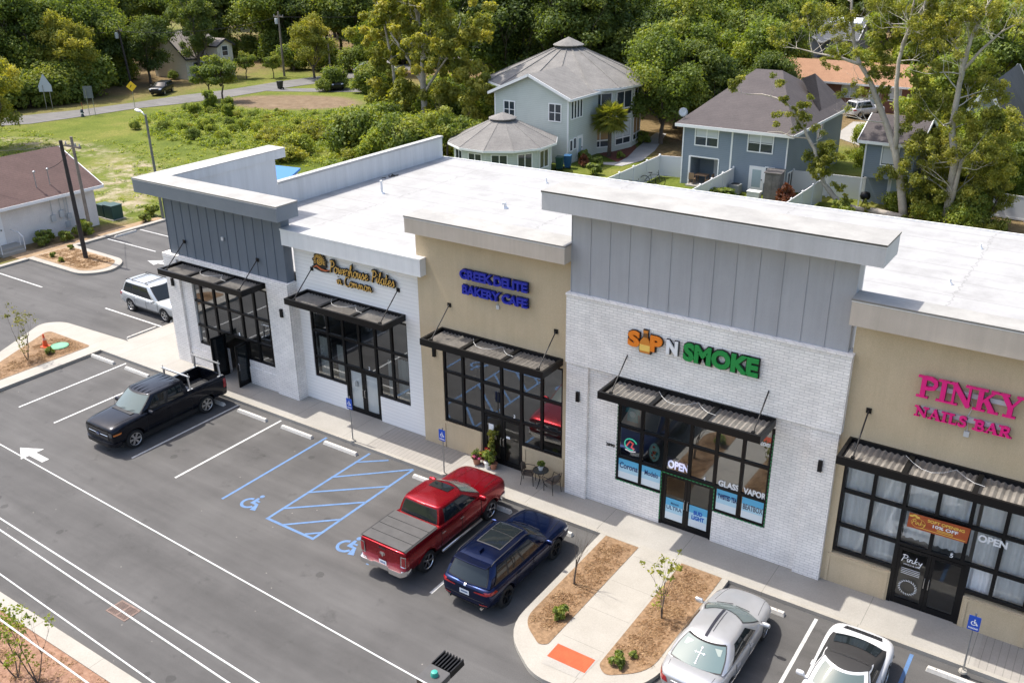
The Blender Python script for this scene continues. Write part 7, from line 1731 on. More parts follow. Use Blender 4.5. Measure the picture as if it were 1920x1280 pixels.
def tree_kind(name, seed, H, Rc, mat, bark=BARK, trunk=.3, r0=.32, n=38, per=190, leaf=.30, tall=1.0, rag=.35, label='', cat='tree'):
    """a broad tree; local origin at its foot"""
    rng = random.Random(seed); t = thing(name, label, cat)
    m = MB(); tips = []; ht = H*trunk
    m.tube([(0,0,-.1),(rng.uniform(-.1,.1),rng.uniform(-.1,.1),ht*.5),(rng.uniform(-.3,.3),rng.uniform(-.3,.3),ht)],[r0,r0*.8,r0*.7],8,cap=False)
    for k in range(5):
        a = 2*PI*k/5+rng.uniform(-.4,.4); limbs(m, Vector((0,0,ht*.92)), Vector((math.cos(a)*.7,math.sin(a)*.7,rng.uniform(.6,1.1))).normalized(), Rc*.8, r0*.45, 2, rng, .45, tips, .25)
    limbs(m, Vector((0,0,ht)), Vector((.05,.02,1)), H*.4, r0*.6, 2, rng, .45, tips, .35)
    m.build('trunk', bark, t, smooth=True)
    cl = []; cz = (ht*.8+H)/2; hz = (H-ht*.8)/2*tall
    for i in range(n):
        while True:
            d = Vector((rng.uniform(-1,1),rng.uniform(-1,1),rng.uniform(-1,1)))
            if .25 < d.length < 1: break
        k = rng.uniform(.75,1.05+rag*.5); w_ = 1-.28*max(0,d.z)
        r = Rc*rng.uniform(.20,.40); cl.append((d.x*Rc*k*w_*.85, d.y*Rc*k*w_*.85, cz+d.z*hz*.88*min(1.05,k), r, per*(r/(Rc*.3))**2, .7))
    leaves('crown', cl, leaf, mat, seed, parent=t)
    return t
def bush_kind(name, seed, H, Rc, mat, n=12, per=150, leaf=.12, label='', cat='bush', stems=True):
    rng = random.Random(seed); t = thing(name, label, cat); m = MB()
    for k in range(6):
        a = rng.uniform(0,2*PI); e = Rc*rng.uniform(.2,.6); m.tube([(0,0,-.05),(e*.4*math.cos(a),e*.4*math.sin(a),H*.4),(e*math.cos(a),e*math.sin(a),H*.75)],[.035*H,.02*H,.008],5,cap=False)
    m.build('stems', BARK, t)
    cl = []
    for i in range(n):
        a = rng.uniform(0,2*PI); q = rng.uniform(0,1)**.6; r = Rc*rng.uniform(.28,.5); z = H*rng.uniform(.22,.80)*(1-.25*q); cl.append((q*Rc*.7*math.cos(a), q*Rc*.7*math.sin(a), z, r, per, min(1.0,.7*H/Rc)))
    leaves('foliage', cl, leaf, mat, seed, parent=t)
    return t
K = {}
def put(kind, x, y, label, group=None, s=1.0, rz=None, z=0.0, rng=random.Random(99)):
    """the first use moves the original, later ones are copies with their own label"""
    o, used = K[kind]
    if not used: c = o; K[kind][1] = True
    else: c = copy_tree(o)
    c.location = (x,y,z); c.rotation_euler = (0,0,rng.uniform(0,6.28) if rz is None else rz); c.scale = (s*rng.uniform(.94,1.06),s*rng.uniform(.94,1.06),s)
    c['label'] = label
    if group: c['group'] = group
    elif 'group' in c: del c['group']
    return c
K['oak1'] = [tree_kind('broadleaf_tree', 11, 15, 5.6, LF_DARK, n=52, per=430, leaf=.19, trunk=.16), False]
K['oak2'] = [tree_kind('broadleaf_tree', 12, 17, 5.2, LF_MID, n=54, per=430, leaf=.19, tall=1.05, trunk=.16), False]
K['oak3'] = [tree_kind('broadleaf_tree', 13, 14, 5.8, LF_MID, n=48, per=430, leaf=.18, rag=.6, trunk=.18), False]
K['tall1'] = [tree_kind('broadleaf_tree', 14, 19, 4.4, LF_DARK, n=50, per=420, leaf=.18, trunk=.2), False]
K['light1'] = [tree_kind('broadleaf_tree', 15, 15, 4.8, LF_YEL, n=46, per=420, leaf=.17, rag=.6, trunk=.16), False]
K['bright1'] = [tree_kind('broadleaf_tree', 16, 14, 5.2, LF_BRIGHT, n=50, per=430, leaf=.18, trunk=.16), False]
K['small1'] = [tree_kind('small_tree', 17, 5.2, 2.2, LF_MID, trunk=.34, r0=.12, n=24, per=300, leaf=.11), False]
K['bush1'] = [bush_kind('bush', 21, 1.6, 1.3, LF_MID, 16, 300, .075), False]
K['bush2'] = [bush_kind('bush', 22, 2.4, 1.8, LF_BRIGHT, 20, 330, .095), False]
K['bush3'] = [bush_kind('bush', 23, 1.2, 1.5, LF_YEL, 16, 280, .08), False]
K['bush4'] = [bush_kind('bush', 24, 3.2, 2.0, LF_MID, 22, 360, .115), False]
K['conifer'] = [bush_kind('conifer_shrub', 25, 2.6, .95, LF_BRIGHT, 18, 300, .08), False]
rng = random.Random(4)
def belt(poly, step, kinds, label, group, jit=2.2, smin=.85, smax=1.15):
    for i in range(len(poly)-1):
        a, b = Vector(poly[i]), Vector(poly[i+1]); L = (b-a).length; n = max(1, round(L/step))
        for j in range(n):
            p = a+(b-a)*(j+rng.uniform(.2,.8))/n+Vector((rng.uniform(-jit,jit),rng.uniform(-jit,jit))); put(rng.choice(kinds), p.x, p.y, label, group, rng.uniform(smin,smax))
DK = ['oak1','oak2','tall1','oak1','oak3']
g1 = 'trees of the wood beyond the road'; l1 = 'tall dark tree in the crowded wood beyond the far road at upper left'
belt([(-80,24),(-82,34),(-83,44),(-82,53)], 4.6, ['oak1','oak3','oak2'], l1, g1, 1.2, .8, 1.0)
belt([(-90,22),(-93,44),(-92,58)], 5.2, DK, l1, g1, 2); belt([(-101,30),(-104,60),(-100,82)], 6, DK, l1, g1)
belt([(-116,30),(-120,70),(-112,104)], 7, DK, l1, g1, 3, 1, 1.3); belt([(-140,40),(-146,80),(-136,130)], 8, DK, l1, g1, 3, 1.1, 1.4)
belt([(-76.5,33),(-76.2,43),(-77.5,51)], 2.6, ['bush4'], 'dark hedge like shrub between the road signs and the wood', 'hedge shrubs behind the road signs', .6, 1.2, 1.9); belt([(-82,53),(-88,57),(-93,62)], 3.2, ['oak1','oak2'], l1, g1, .8, .75, .95); belt([(-83,55),(-87,62)], 2.5, ['bush4'], 'dark hedge like shrub between the road signs and the wood', 'hedge shrubs behind the road signs', .6, 1.4, 2.0)
g2 = 'trees of the wood behind the bare field'; l2 = 'tall dark tree in the crowded wood behind the bare earth field at upper middle'
belt([(-94,86),(-80,93),(-66,97),(-52,101),(-40,101)], 5, DK, l2, g2, 2); belt([(-100,100),(-72,110),(-40,112),(-24,100)], 6, DK, l2, g2); belt([(-110,120),(-70,130),(-30,125)], 7, DK, l2, g2, 3, 1, 1.3); belt([(-120,150),(-60,160),(-10,165)], 8, DK, l2, g2, 3, 1.1, 1.4)
g3 = 'trees close behind the round roofed house'; l3 = 'dark tree in the crowded clump right behind the round roofed house'
belt([(-33,72),(-25,76),(-16,76),(-8,75)], 4.2, ['oak1','tall1','oak2'], l3, g3, 1.6, .9, 1.1); belt([(-44,86),(-26,88),(-12,86),(0,86)], 5, DK, l3, g3, 2)
g4 = 'trees between the round house and the duplex'; l4 = 'leafy green tree in the group standing between the round house and the duplex'
put('oak3', -0.35, 61.2, 'dark green tree whose trunk stands in bare soil left of the duplex', None, .82)
for x, y, k, s in ((-2.5,69,'oak2',.85),(2.2,66,'oak1',.72),(-5,78,'oak2',.9),(3.5,75,'bright1',.85),(0,84,'oak2',.9),(7,72,'oak1',.62),(-9,96,'bright1',1),(-2,98,'oak2',1)): put(k, x, y, l4, g4, s)
g5 = 'trees of the far wood at upper right'; l5 = 'green tree in the far wood behind the dark slate house at upper right'
belt([(-30,118),(-22,128),(-20,140)], 6, ['oak2','bright1','oak1'], l5, g5); belt([(-24,156),(0,160),(30,150),(60,130)], 7, ['oak2','bright1','oak1'], l5, g5, 3, 1, 1.3); belt([(-40,185),(0,190),(40,182),(80,160)], 9, DK, l5, g5, 3, 1.2, 1.5); belt([(2,128),(14,122),(26,116)], 6, ['bright1','oak2','oak3'], l5, g5)
g6 = 'bright trees behind the pale trunked pair'; l6 = 'sunlit green tree in the row behind the pale trunked trees at right'
for x, y, k, s in ((24,66,'bright1',.75),(27.5,74,'oak2',.8),(34,74,'bright1',1),(30,84,'oak3',.95),(22,100,'bright1',.8),(36,88,'oak2',1),(40,76,'bright1',1),(27,98,'oak2',.95),(38,100,'oak1',1.1),(20,110,'bright1',.9),(46,84,'oak2',1.1),(36.5,62,'bright1',.9),(40,58,'oak2',.9)): put(k, x, y, l6, g6, s)
gu = 'undergrowth shrubs along the wood edge'; lu = 'dark undergrowth shrub along the foot of the far wood'
belt([(-79.5,26),(-81,36),(-81.5,46),(-81,52)], 3.4, ['bush4'], lu, gu, .8, 1.0, 1.7); belt([(-92,84),(-78,90),(-64,94),(-50,97),(-38,96),(-28,74),(-16,72)], 4.2, ['bush4'], lu, gu, 1.2, 1.1, 1.9); belt([(-28,116),(-18,124),(0,126),(24,113)], 5, ['bush4','bush2'], lu, gu, 1.5, 1.2, 2.0); belt([(22,63),(30,72),(40,70)], 3.4, ['bush4','bush2'], lu, gu, 1.2, .9, 1.5)
belt([(-74,80),(-66,84),(-58,87)], 4, ['bush4'], 'dark shrub on the far grass edge under the wood', 'shrubs at the far grass edge', .8, 1.2, 1.8)
gl_r = 'leafy young trees around the pale trunked pair'; ll_r = 'dense leafy young tree filling the space behind the pale trunks at right'
for x, y, k, s_ in ((27.2,51.5,'light1',.42),(29.6,52.2,'bright1',.46),(30.9,53.6,'light1',.5),(32.3,52.4,'bright1',.42),(26.6,54.6,'light1',.46),(29.2,55,'bright1',.55),(31.6,48.2,'light1',.28),(30.2,48.0,'light1',.24)): put(k, x, y, ll_r, gl_r, s_)
gb_r = 'leafy shrubs at the feet of the pale trunked pair'; lb_r = 'leafy yellow green shrub at the foot of the pale trunks at right'
for x, y, k, s_ in ((27.4,48.2,'bush4',.8),(30.4,47.6,'bush4',.9),(27.8,46.4,'bush2',.7),(30.2,46.0,'bush2',.8),(25.2,48.6,'bush2',.7),(31.6,46.4,'bush3',1.0)): put(k, x, y, lb_r, gb_r, s_)
put('bright1', 20.4, 57.5, 'rounded green tree between the duplex and the second blue house', None, .36)
put('small1', -12.6, 42.6, 'small leafy tree at the left of the round annex roof', None, 1.05); put('bush4', -12.4, 45.5, 'tall bush left of the round annex', None, 1.2)
# singles on the left
put('light1', -56.0, 24.9, 'big sunlit tree at the left edge over the pale track', None, .74)
put('light1', -77.3, 47.0, 'broad yellow green tree behind the road signs', None, .74); put('oak1', -80.2, 61.0, 'dark tree with a thick trunk in front of the cream house wall', None, .68); put('tall1', -77.0, 67.3, 'tall thin dark tree rising over the cream house roof', None, .72)
put('small1', -60.44, 55.2, 'small tree on the left of the pair by the road bend', None, 1.05); put('small1', -58.5, 55.6, 'small tree on the right of the pair by the road bend', None, 1.1)
put('small1', -68.5, 73.5, 'low rounded tree with pale blossom by the far drive', None, .7); put('small1', -71.5, 71, 'low dark rounded tree in front of the cream house', None, .75)
put('light1', -63.2, 76.5, 'tall sparse tree with a slim trunk on the far grass', None, .62); put('oak3', -57, 84, 'leafy tree right of the far wooden pole', None, .7)
put('bush4', -77.2, 68.0, 'dark round shrub at the corner of the cream house', None, .8); put('bush1', -80.2, 65.0, 'low green shrub below the cream gable wall', None, .8)
# plants on the waste ground
g7 = 'green bushes on the waste ground'
def scatter(n, poly, kinds, label, group, smin, smax, seed):
    r = random.Random(seed); xs = [p[0] for p in poly]; ys = [p[1] for p in poly]; k = 0
    def inside(x, y):
        c = False; m_ = len(poly)
        for i in range(m_):
            (x1,y1),(x2,y2) = poly[i],poly[(i+1)%m_]
            if (y1 > y) != (y2 > y) and x < (x2-x1)*(y-y1)/(y2-y1)+x1: c = not c
        return c
    while k < n:
        x, y = r.uniform(min(xs),max(xs)), r.uniform(min(ys),max(ys))
        if inside(x,y): put(r.choice(kinds), x, y, label, group, r.uniform(smin,smax)); k += 1
scatter(36, [(-56,45),(-47,40),(-38,38),(-33,44),(-38,52),(-46,54),(-57,51)], ['bush1','bush3','bush2'], 'low green bush among the weeds of the waste ground', g7, .3, .62, 1)
scatter(34, [(-35,39),(-27,36),(-17,40),(-15,47),(-26,52),(-33,48)], ['bush2','bush3','bush4','bush2','bush3'], 'bright green overgrown bush in the thicket behind the left parapet', 'bushes of the thicket behind the left parapet', .9, 1.5, 2)
scatter(14, [(-30,53),(-21,54),(-20,66),(-32,68)], ['bush4','bush2'], 'tall green bush at the back of the thicket', 'tall bushes at the back of the thicket', 1.1, 1.7, 3)
scatter(10, [(-57,67),(-47,69),(-40,74),(-46,79),(-56,77)], ['bush4','bush1'], 'dark bush around the little white shed', 'bushes around the little shed', .9, 1.4, 4)
put('conifer', -54.5, 50.3, 'bright cone shaped shrub on the waste ground near the road bend', None, 1.15); put('conifer', -50.8, 50.0, 'paler cone shaped shrub right of the first on the waste ground', None, .95); put('conifer', -48.6, 48.0, 'small cone shaped shrub in front of the paler one', None, .8)
put('bush1', -49.0, 39.5, 'lone small bush out on the green grass', None, .7); put('bush1', -42.5, 38.2, 'round low bush on the grass near the street lamp head', None, .75); put('bush1', -52.2, 38.2, 'small dark bush left on the green grass', None, .6)
# overgrown ground cover: nobody could count the weeds
rg = np.random.default_rng(8); cl = []
for i in range(900):
    x = rg.uniform(-58,-16); y = rg.uniform(36,56)
    if y-36 < (-46-x)*.45 or (x < -45 and y > 53): continue
    cl.append((x, y, .15, rg.uniform(.35,.9), 60, .55))
tag(leaves('weeds', cl, .10, LF_BRIGHT, 31, up=.8), 'knee high green weeds covering the waste ground', 'weeds', None, 'stuff')
rg = np.random.default_rng(9); cl = []
for i in range(1500):
    x = rg.uniform(-66,-20.5); y = rg.uniform(13,42)
    if y > 36+(x+40)*.2 or (x > -33 and y < 16.5): continue
    d = abs((y-28)+(x+45)*.62)
    if d < 3.2 and rg.uniform() < .85: continue
    cl.append((x, y, 0.0, rg.uniform(.3,.8), 12, .25))
tag(leaves('grass', cl, .10, LF_BRIGHT, 32, up=1.2), 'short bright grass on the open ground', 'grass', None, 'stuff')
# tall half bare tree in the middle, and the pale trunked pair at the right
def traced_tree(name, label, base, limbs_, clumps, leaf, mat, seed, bark=PALEBARK, twigs=6, twigmat=DEADBARK, per=150, tw=2.2, tipf=.35):
    rng = random.Random(seed); t = thing(name, label, 'tree', base); B = Vector(base); m = MB(); tm = MB(); tips = []
    for pts, r0, r1 in limbs_:
        P = [Vector(p)-B for p in pts]; n = len(P); dense = []
        for i in range(n-1):
            for k in range(4): dense.append(P[i].lerp(P[i+1], k/4)+Vector((rng.uniform(-.03,.03),rng.uniform(-.05,.05),0)))
        dense.append(P[-1]); q = len(dense); m.tube(dense, [r0+(r1-r0)*i/(q-1) for i in range(q)], 9)
        for k in range(twigs):
            i = rng.randint(q//3, q-1); d = Vector((rng.uniform(-1,1),rng.uniform(-1,1),rng.uniform(-.1,.9))).normalized()
            limbs(tm, dense[i], d, tw*rng.uniform(.5,1.1), max(.02,(r0+(r1-r0)*i/(q-1))*.28), 3, rng, .5, tips, .12, (2,3), .16)
    m.build('trunk', bark, t, smooth=True)
    if tm.v: tm.build('bare_branches', twigmat, t, smooth=True)
    cl = []
    for x, y, z, r in clumps:
        for k in range(11):
            d = Vector((rng.gauss(0,.55),rng.gauss(0,.5),rng.gauss(0,.45)))*r; q = r*rng.uniform(.28,.5); cl.append((x-B.x+d.x, y-B.y+d.y, z-B.z+d.z, q, per*(q/.5)**2, .75))
    rng.shuffle(tips)
    for q in tips[:int(len(tips)*tipf)]: cl.append((q.x,q.y,q.z,tw*.2,per*.45,.8))
    leaves('crown', cl, leaf, mat, seed, parent=t)
    return t
traced_tree('half_bare_tree', 'tall pale trunked tree with thin yellow leaves behind the white parapet', (-23.5,53,0),
    [([(-23.5,53,0),(-23.7,53,5.5),(-23.4,53,8.6),(-24.2,53.3,11.2),(-24.9,53.6,14),(-25.2,53.6,17.5)],.36,.07), ([(-23.5,53,7.6),(-22.6,52.8,10.7),(-21.9,52.5,13.3),(-21.2,52.4,16.5)],.2,.05), ([(-23.7,53,5),(-25.6,53.2,7.3),(-27.8,53.4,9.6),(-29.8,53.6,12.8)],.18,.04), ([(-23.6,53,4.0),(-21.6,52.6,6.2),(-19.6,52.5,8.4),(-18,52.3,11.5)],.16,.04), ([(-28.5,54.5,0),(-28.8,54.4,6),(-29.6,54.3,10.5),(-30.2,54.3,15)],.2,.05)],
    [(-26.2,53,3.6,2.0),(-19.8,52.6,4.7,1.9),(-17.2,52.6,3.4,1.7),(-21.4,52.2,1.4,1.6),(-30.0,53.6,3.8,1.7),(-25.2,53,7.5,1.5),(-18.9,52.6,9.4,1.7),(-17.7,52.5,6.9,1.7),(-28.4,53.8,12,1.6),(-31.4,54.4,9.8,1.6),(-22.4,52.7,12.6,1.5),(-20.8,52.5,14.8,1.5),(-25.6,53.5,14.6,1.5),(-29.6,54,6.9,1.5),(-21.5,52.4,7.4,1.4),(-27.6,53.4,16.2,1.4),(-23.5,53.0,10.2,1.2),(-15.6,52.5,5.4,1.5),(-16.4,52.2,10.8,1.4)], .15, LF_YEL, 51, twigs=10, per=170, tw=2.6, tipf=.5)
y0 = 46.8
traced_tree('half_bare_tree', 'left tree of the pale trunked pair with a forked trunk at right', (26.1,y0,0),
    [([(26.14,y0,-.05),(25.45,y0,2.74),(24.88,y0,4.71),(23.84,y0+.2,6.6),(22.98,y0+.3,8.22),(22.23,y0+.4,9.56),(21.3,y0+.5,10.74),(20.75,y0+.5,12.21),(20.37,y0+.4,14.08),(20.1,y0+.4,16.5)],.31,.06),
     ([(24.84,y0,4.8),(24.68,y0-.2,6.97),(24.43,y0-.4,8.62),(24.26,y0-.5,10.65),(24.37,y0-.5,12.13),(24.76,y0-.6,13.46),(25.35,y0-.6,14.64),(25.9,y0-.6,16.4)],.20,.05), ([(24.36,y0-.5,11.6),(24.48,y0-.2,12.5),(24.52,y0,13.71),(24.6,y0,16)],.12,.05), ([(21.5,y0+.4,10.5),(20.0,y0+.3,10.9),(18.4,y0+.2,11.1),(16.9,y0,11.4)],.13,.03)],
    [(22.9,y0+.5,10.6,.9),(22.5,y0+.6,11.8,.8),(26.1,y0+.4,8.8,1.0),(25.5,y0+.6,10.1,.9),(25.5,y0,6.8,1.0),(26.6,y0,5.7,1.3),(26.8,y0,3.0,1.3),(25.3,y0-.3,3.4,1.0),(27.0,y0+.4,7.6,1.1),(26.9,y0,1.4,1.1),(25.9,y0+1,12.5,.9),(27.3,y0+.6,10.6,1.0),(19.2,y0+.4,10.6,.7),(23.4,y0+.4,8.9,.7)], .075, LF_YEL, 52, twigs=12, per=260, tw=2.0, tipf=.28)
traced_tree('half_bare_tree', 'right tree of the pale trunked pair with a straight trunk at right', (28.95,y0,0),
    [([(28.95,y0,-.05),(28.95,y0,2.48),(28.86,y0,4.6),(28.32,y0,6.63),(28.3,y0,8.67),(28.36,y0,10.92),(28.55,y0,12.73),(28.9,y0,14.0),(29.5,y0,15.6)],.32,.06), ([(29.0,y0,.6),(29.25,y0-.2,2.6),(29.32,y0-.2,4.65)],.2,.12), ([(28.4,y0,10.6),(29.3,y0,12),(30.3,y0+.2,13.2),(31.6,y0+.3,14)],.12,.03), ([(28.4,y0,11),(27.6,y0,12.2),(26.9,y0,13.4)],.10,.03)],
    [(30.1,y0,5.4,1.3),(31.2,y0,4.2,1.3),(30.7,y0,2.0,1.3),(29.3,y0+.6,7.4,1.2),(30.6,y0+.4,7.5,1.3),(28.2,y0-.4,2.4,.9),(31.3,y0+.4,6.2,1.2),(30.8,y0+.6,9.6,1.1),(27.6,y0+.6,8.4,.9),(31.0,y0,.9,1.0),(29.8,y0+.8,10.8,.9)], .075, LF_YEL, 53, twigs=13, per=260, tw=2.0, tipf=.28)
traced_tree('leaning_tree', 'small tree with a bent trunk and round yellow green crown over the white fence', (26.2,y0-.3,0),
    [([(26.27,y0-.3,.05),(24.26,y0-.3,.24),(22.96,y0-.3,.2),(21.9,y0-.3,.35),(21.08,y0-.3,.86),(20.21,y0-.3,1.74),(19.9,y0-.3,2.47),(19.14,y0-.3,4.35),(18.6,y0-.3,5.05),(18.03,y0-.3,6.03),(16.97,y0-.3,7.27),(15.84,y0-.3,7.77),(14.72,y0-.3,7.97),(13.46,y0-.3,7.87)],.26,.03), ([(18.6,y0-.3,5.05),(17.4,y0-.3,5.0),(16.4,y0-.3,5.3),(15.4,y0-.3,5.2)],.06,.02)],
    [(19.8,y0-.3,3.7,1.0),(20.5,y0-.3,4.1,.8),(19.3,y0-.5,3.1,.8),(19.9,y0,4.5,.8),(17.3,y0-.3,6.9,.55),(18.1,y0-.3,6.3,.5),(16.5,y0-.3,7.6,.45),(17.6,y0-.3,5.8,.4),(21.3,y0-.5,1.7,.5),(22.1,y0-.6,.9,.5),(23.6,y0-.6,.6,.4)], .085, LF_YEL, 54, twigs=4, per=230, tw=1.5)
# palm by the round house
t = thing('palm_tree', 'palm tree with a shaggy yellow green head by the round house', 'palm tree', (-1.94,53.4,0))
m = MB(); m.tube([(0,0,-.05),(.05,0,1.2),(.02,0,2.6),(0,0,3.5)],[.2,.17,.17,.22],10); m.build('trunk',BARK,t,smooth=True)
V = []; F = []; rng2 = random.Random(6); T = []
for i in range(150):
    a = rng2.uniform(0,2*PI); el = rng2.uniform(-.8,1.35); L = rng2.uniform(1.2,1.9); d = Vector((math.cos(a)*math.cos(el),math.sin(a)*math.cos(el),math.sin(el))); side = Vector((-math.sin(a),math.cos(a),0)); o_ = Vector((0,0,3.6)); c_ = o_+d*L*.55; tn = rng2.uniform(0,1)
    for k in range(13):
        b = (k-6)/6*1.25; dd = (d*math.cos(b)+side*math.sin(b)); e = c_+dd*L*.55+Vector((0,0,-.30*L*(.4+abs(b)*.5))); w_ = side*.035; n0 = len(V); V += [c_-w_, c_+w_, (c_+e)/2+w_*1.3+Vector((0,0,.06)), e, (c_+e)/2-w_*1.3+Vector((0,0,.06))]; F.append((n0,n0+1,n0+2,n0+3,n0+4)); T += [tn]*5
    n0 = len(V); V += [o_-side*.025,o_+side*.025,c_+side*.02,c_-side*.02]; F.append((n0,n0+1,n0+2,n0+3)); T += [tn]*4
me = bpy.data.meshes.new('fronds'); me.from_pydata([tuple(v) for v in V],[],F); me.update(); at = me.attributes.new('tone','FLOAT','POINT'); at.data.foreach_set('value',T); me.materials.append(LF_YEL); o = bpy.data.objects.new('fronds',me); COL.objects.link(o); o.parent = t
# small plants near by
def sapling(x, y, z, H, label, mat=LF_YEL, n=9, leaf=.07, seed=1, per=45, bare=False, spread=.3, cat='sapling', cr=1.0):
    rng = random.Random(seed); t = thing('sapling', label, cat, (x,y,z)); m = MB(); tips = []
    for k in range(3 if not bare else 2):
        a = rng.uniform(0,6.28); limbs(m, Vector((0,0,-.05)), Vector((math.cos(a)*spread,math.sin(a)*spread,1)).normalized(), H*.6, .03 if bare else .022, 3 if bare else 2, rng, .38, tips, .3, (2,3), .10)
    m.build('stems', BARK if not bare else DEADBARK if False else BARK, t)
    if not bare:
        cl = [(p.x,p.y,p.z,H*cr*rng.uniform(.07,.13),per) for p in tips]+[(rng.uniform(-.12,.12)*H,rng.uniform(-.12,.12)*H,H*rng.uniform(.25,.9),H*.09,per) for _ in range(n)]
        leaves('foliage', cl, leaf, mat, seed, parent=t)
    return t
sapling(27.5,-2.95,.16,1.9,'bare leafless sapling in the mulch beside the blue car',bare=True,seed=3,spread=.2)
sapling(30.6,-2.9,.16,2.0,'leafy magnolia sapling in the mulch left of the silver sedan',mat=LF_YEL,seed=5,leaf=.06,per=9,spread=.10,cr=.75)
sapling(-4.2,-2.75,.16,2.3,'small leafy tree in the mulched corner left of the cone',mat=LF_OLIVE,seed=7,per=16,leaf=.055,spread=.45)
sapling(16.3,-15.3,.12,1.9,'leafy shrub at the lower left corner of the picture',mat=LF_BRIGHT,seed=8,per=16,leaf=.05,spread=.5); sapling(17.0,-15.1,.12,2.2,'taller leafy shrub at the lower left beside the kerb',mat=LF_BRIGHT,seed=9,per=13,leaf=.05,spread=.3)
K['tuft'] = [bush_kind('small_shrub', 41, .55, .34, LF_MID, 10, 90, .055, cat='shrub'), False]
for x, y, z, s, lab in ((27.95,-4.55,.16,.9,'small green shrub in the left island bed'),(30.4,-5.4,.16,.85,'small round shrub at the end of the right island bed'),(30.65,-4.9,.16,.45,'tiny shrub beside the round shrub in the right bed'),(-3.9,-1.75,.16,.8,'small dark shrub beside the green manhole cover'),(-18.3,7.4,.15,.7,'tiny shrub near the left of the pole peninsula'),(-16.9,7.1,.15,.7,'tiny reddish shrub in the middle of the pole peninsula'),(-18.8,9.0,.15,.7,'tiny shrub at the back of the pole peninsula'),
    (-22.3,9.3,-.03,1.9,'clipped green bush against the white block wall'),(-21.7,8.6,-.03,1.5,'yellow green shrub before the white block wall'),(-21.3,10.2,-.03,1.6,'green shrub behind the pole peninsula'),(-21.6,17.6,-.05,1.9,'small dark shrub on the lawn by the utility boxes'),(-20.6,16.2,-.05,1.6,'bare looking shrub on the lawn edge by the far stalls'),(-21.5,11.8,-.03,2.4,'tall thin shrub under the wooden utility pole'),
    (-3.0,50.6,-.05,2.2,'dark shrub at the side door of the round house'),(-1.0,49.6,-.05,1.8,'shrub on the lawn before the blue bin'),(.3,46.5,-.05,2.2,'upright shrub on the small lawn by the fence'),(-.6,53.2,-.05,1.5,'low shrub in the red mulch below the palm'),(-2.0,60.5,-.05,2.6,'rounded hedge bush at the right side of the round house'),(12.9,43.5,-.05,2.6,'leafy green plant along the dividing fence'),(13.3,44.6,-.05,2.2,'green plant by the air conditioner'),(9.8,42.2,-.05,1.8,'leafy plant near the outdoor lounger'),(21.8,45.8,-.05,2.2,'green shrub under the leaning tree trunk'),(22.6,44.6,-.05,2.0,'low green shrub before the barbecue grill')):
    put('tuft', x, y, lab, None, s, z=z)
K['rust'] = [bush_kind('rust_shrub', 44, 2.0, .75, LF_RED, 14, 110, .10, cat='shrub'), False]; put('rust', 17.55, 45.9, 'tall rust red dead shrub beside the storage box', None, 1.0); put('rust', -1.9, 48.6, 'rust red shrub near the corner of the round house', None, .7)
# potted plants at the tan shop
def pot(x, y, r, h, c, lab, mat, ph, seed, n=8, leaf=.05, flowers=None):
    t = thing('potted_plant', lab, 'potted plant', (x,y,.152)); m = MB(); m.lathe([(r*.7,0),(r*.95,h*.85),(r*1.08,h*.86),(r*1.08,h),(r*.9,h),(r*.85,h*.9)],16); m.build('pot',flat('pot '+lab.split()[0], c, 0.6),t,smooth=R(40))
    rng = random.Random(seed); m = MB()
    for k in range(5): m.tube([(0,0,h*.85),(rng.uniform(-r,r)*.6,rng.uniform(-r,r)*.6,h+ph*rng.uniform(.6,.95))],.008,4)
    m.build('stems',BARK,t); leaves('foliage',[(rng.uniform(-r,r)*.8,rng.uniform(-r,r)*.8,h+ph*rng.uniform(.05,1),r*rng.uniform(.5,.9),50) for _ in range(n)],leaf,mat,seed,parent=t)
    if flowers: leaves('flowers',[(rng.uniform(-r,r)*1.1,rng.uniform(-r,r)*1.1,h+ph*rng.uniform(.1,.7),r*.5,34) for _ in range(9)],.04,flowers,seed+1,parent=t)
    return t
PINKF = leaf_mat('pink petals', [(0.5,0.08,0.25),(0.7,0.16,0.38),(0.8,0.35,0.5)]); REDF = leaf_mat('red petals', [(0.35,0.02,0.02),(0.5,0.05,0.04),(0.6,0.1,0.08)])
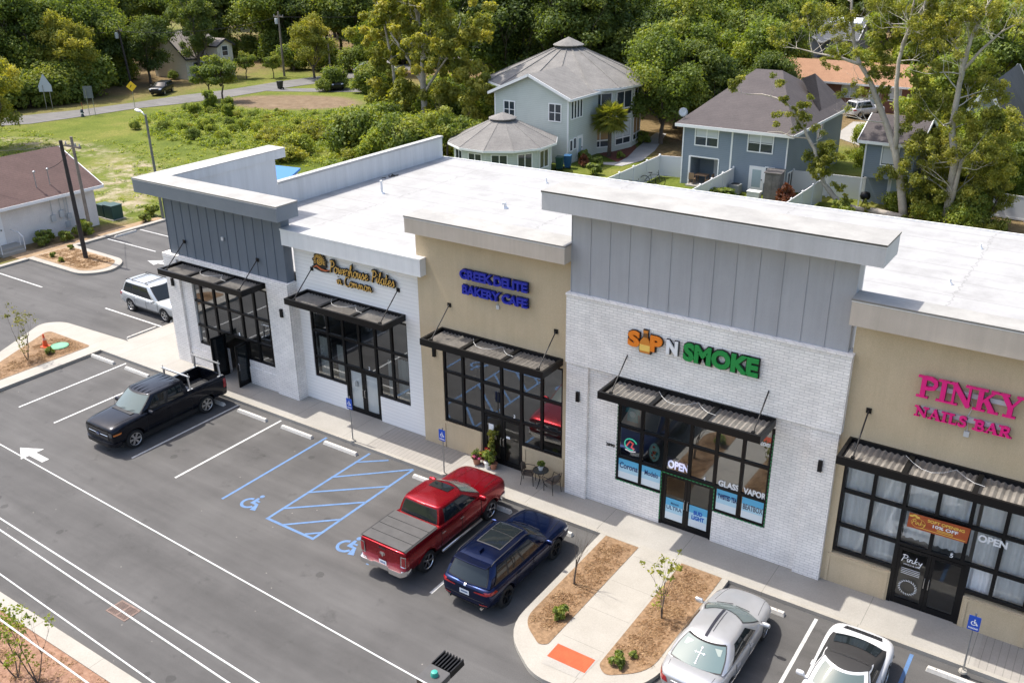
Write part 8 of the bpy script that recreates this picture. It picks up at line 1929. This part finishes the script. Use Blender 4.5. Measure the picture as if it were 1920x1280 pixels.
pot(20.45,1.42,.17,.28,(0.30,0.12,0.07),'terracotta pot of pink flowers by the tan shop door',LF_MID,.25,61,flowers=PINKF); pot(20.78,1.58,.15,.30,(0.26,0.10,0.06),'brown pot of red flowers behind the pink flowers',LF_BRIGHT,.45,62,flowers=REDF); pot(20.98,1.42,.15,.28,(0.68,0.67,0.64),'white pot with a leafy plant by the tan shop door',LF_MID,.45,63); pot(21.22,1.48,.15,.26,(0.36,0.15,0.09),'orange clay pot nearest the tan shop door',LF_MID,.35,64); pot(21.0,1.72,.16,.30,(0.12,0.09,0.07),'dark pot with a tall bamboo like plant at the tan shop door',LF_YEL,1.25,65,n=14)
t = pot(23.45,1.42,.10,.14,(0.62,0.62,0.60),'pale pot with a green plant on the bistro table',LF_MID,.18,66,n=6); t.location.z = .152+.72
pot(11.6,2.75,.16,.5,(0.05,0.05,0.05),'dark pot with a spiky plant inside the left window of the white shop',LF_MID,1.1,67,n=8,leaf=.09); pot(15.35,2.6,.16,.5,(0.05,0.05,0.05),'dark pot with a spiky plant inside the right window of the white shop',LF_MID,1.2,68,n=8,leaf=.09)

# loose pine straw over the beds: nobody could count it
STRAW = leaf_mat('pine straw', [(0.09,0.045,0.02),(0.24,0.13,0.06),(0.42,0.28,0.15)], trans=.1)
def straw(x0, x1, y0, y1, z, n, seed, lab, size=.05):
    rg = np.random.default_rng(seed); cl = [(rg.uniform(x0,x1), rg.uniform(y0,y1), z, .22, 26, .10) for _ in range(n)]
    tag(leaves('pine_straw', cl, size, STRAW, seed, aspect=.16, up=2.2), lab, 'pine straw', None, 'stuff')
straw(27.3,28.12,-5.2,-.25,.172,170,71,'loose pine straw over the left bed of the island'); straw(30.15,31.15,-5.0,-.25,.172,210,72,'loose pine straw over the right bed of the island')
straw(-5.6,-3.35,-1.8,-.25,.175,140,73,'loose pine straw around the traffic cone'); straw(-4.6,-3.4,-4.8,-1.8,.175,120,74,'loose pine straw below the small corner tree'); straw(-19.2,-14.2,7.0,9.1,.165,260,75,'loose pine straw in the pole peninsula',.06); straw(10,22,-18.0,-14.1,.13,700,76,'loose pine straw in the planter strip at lower left')
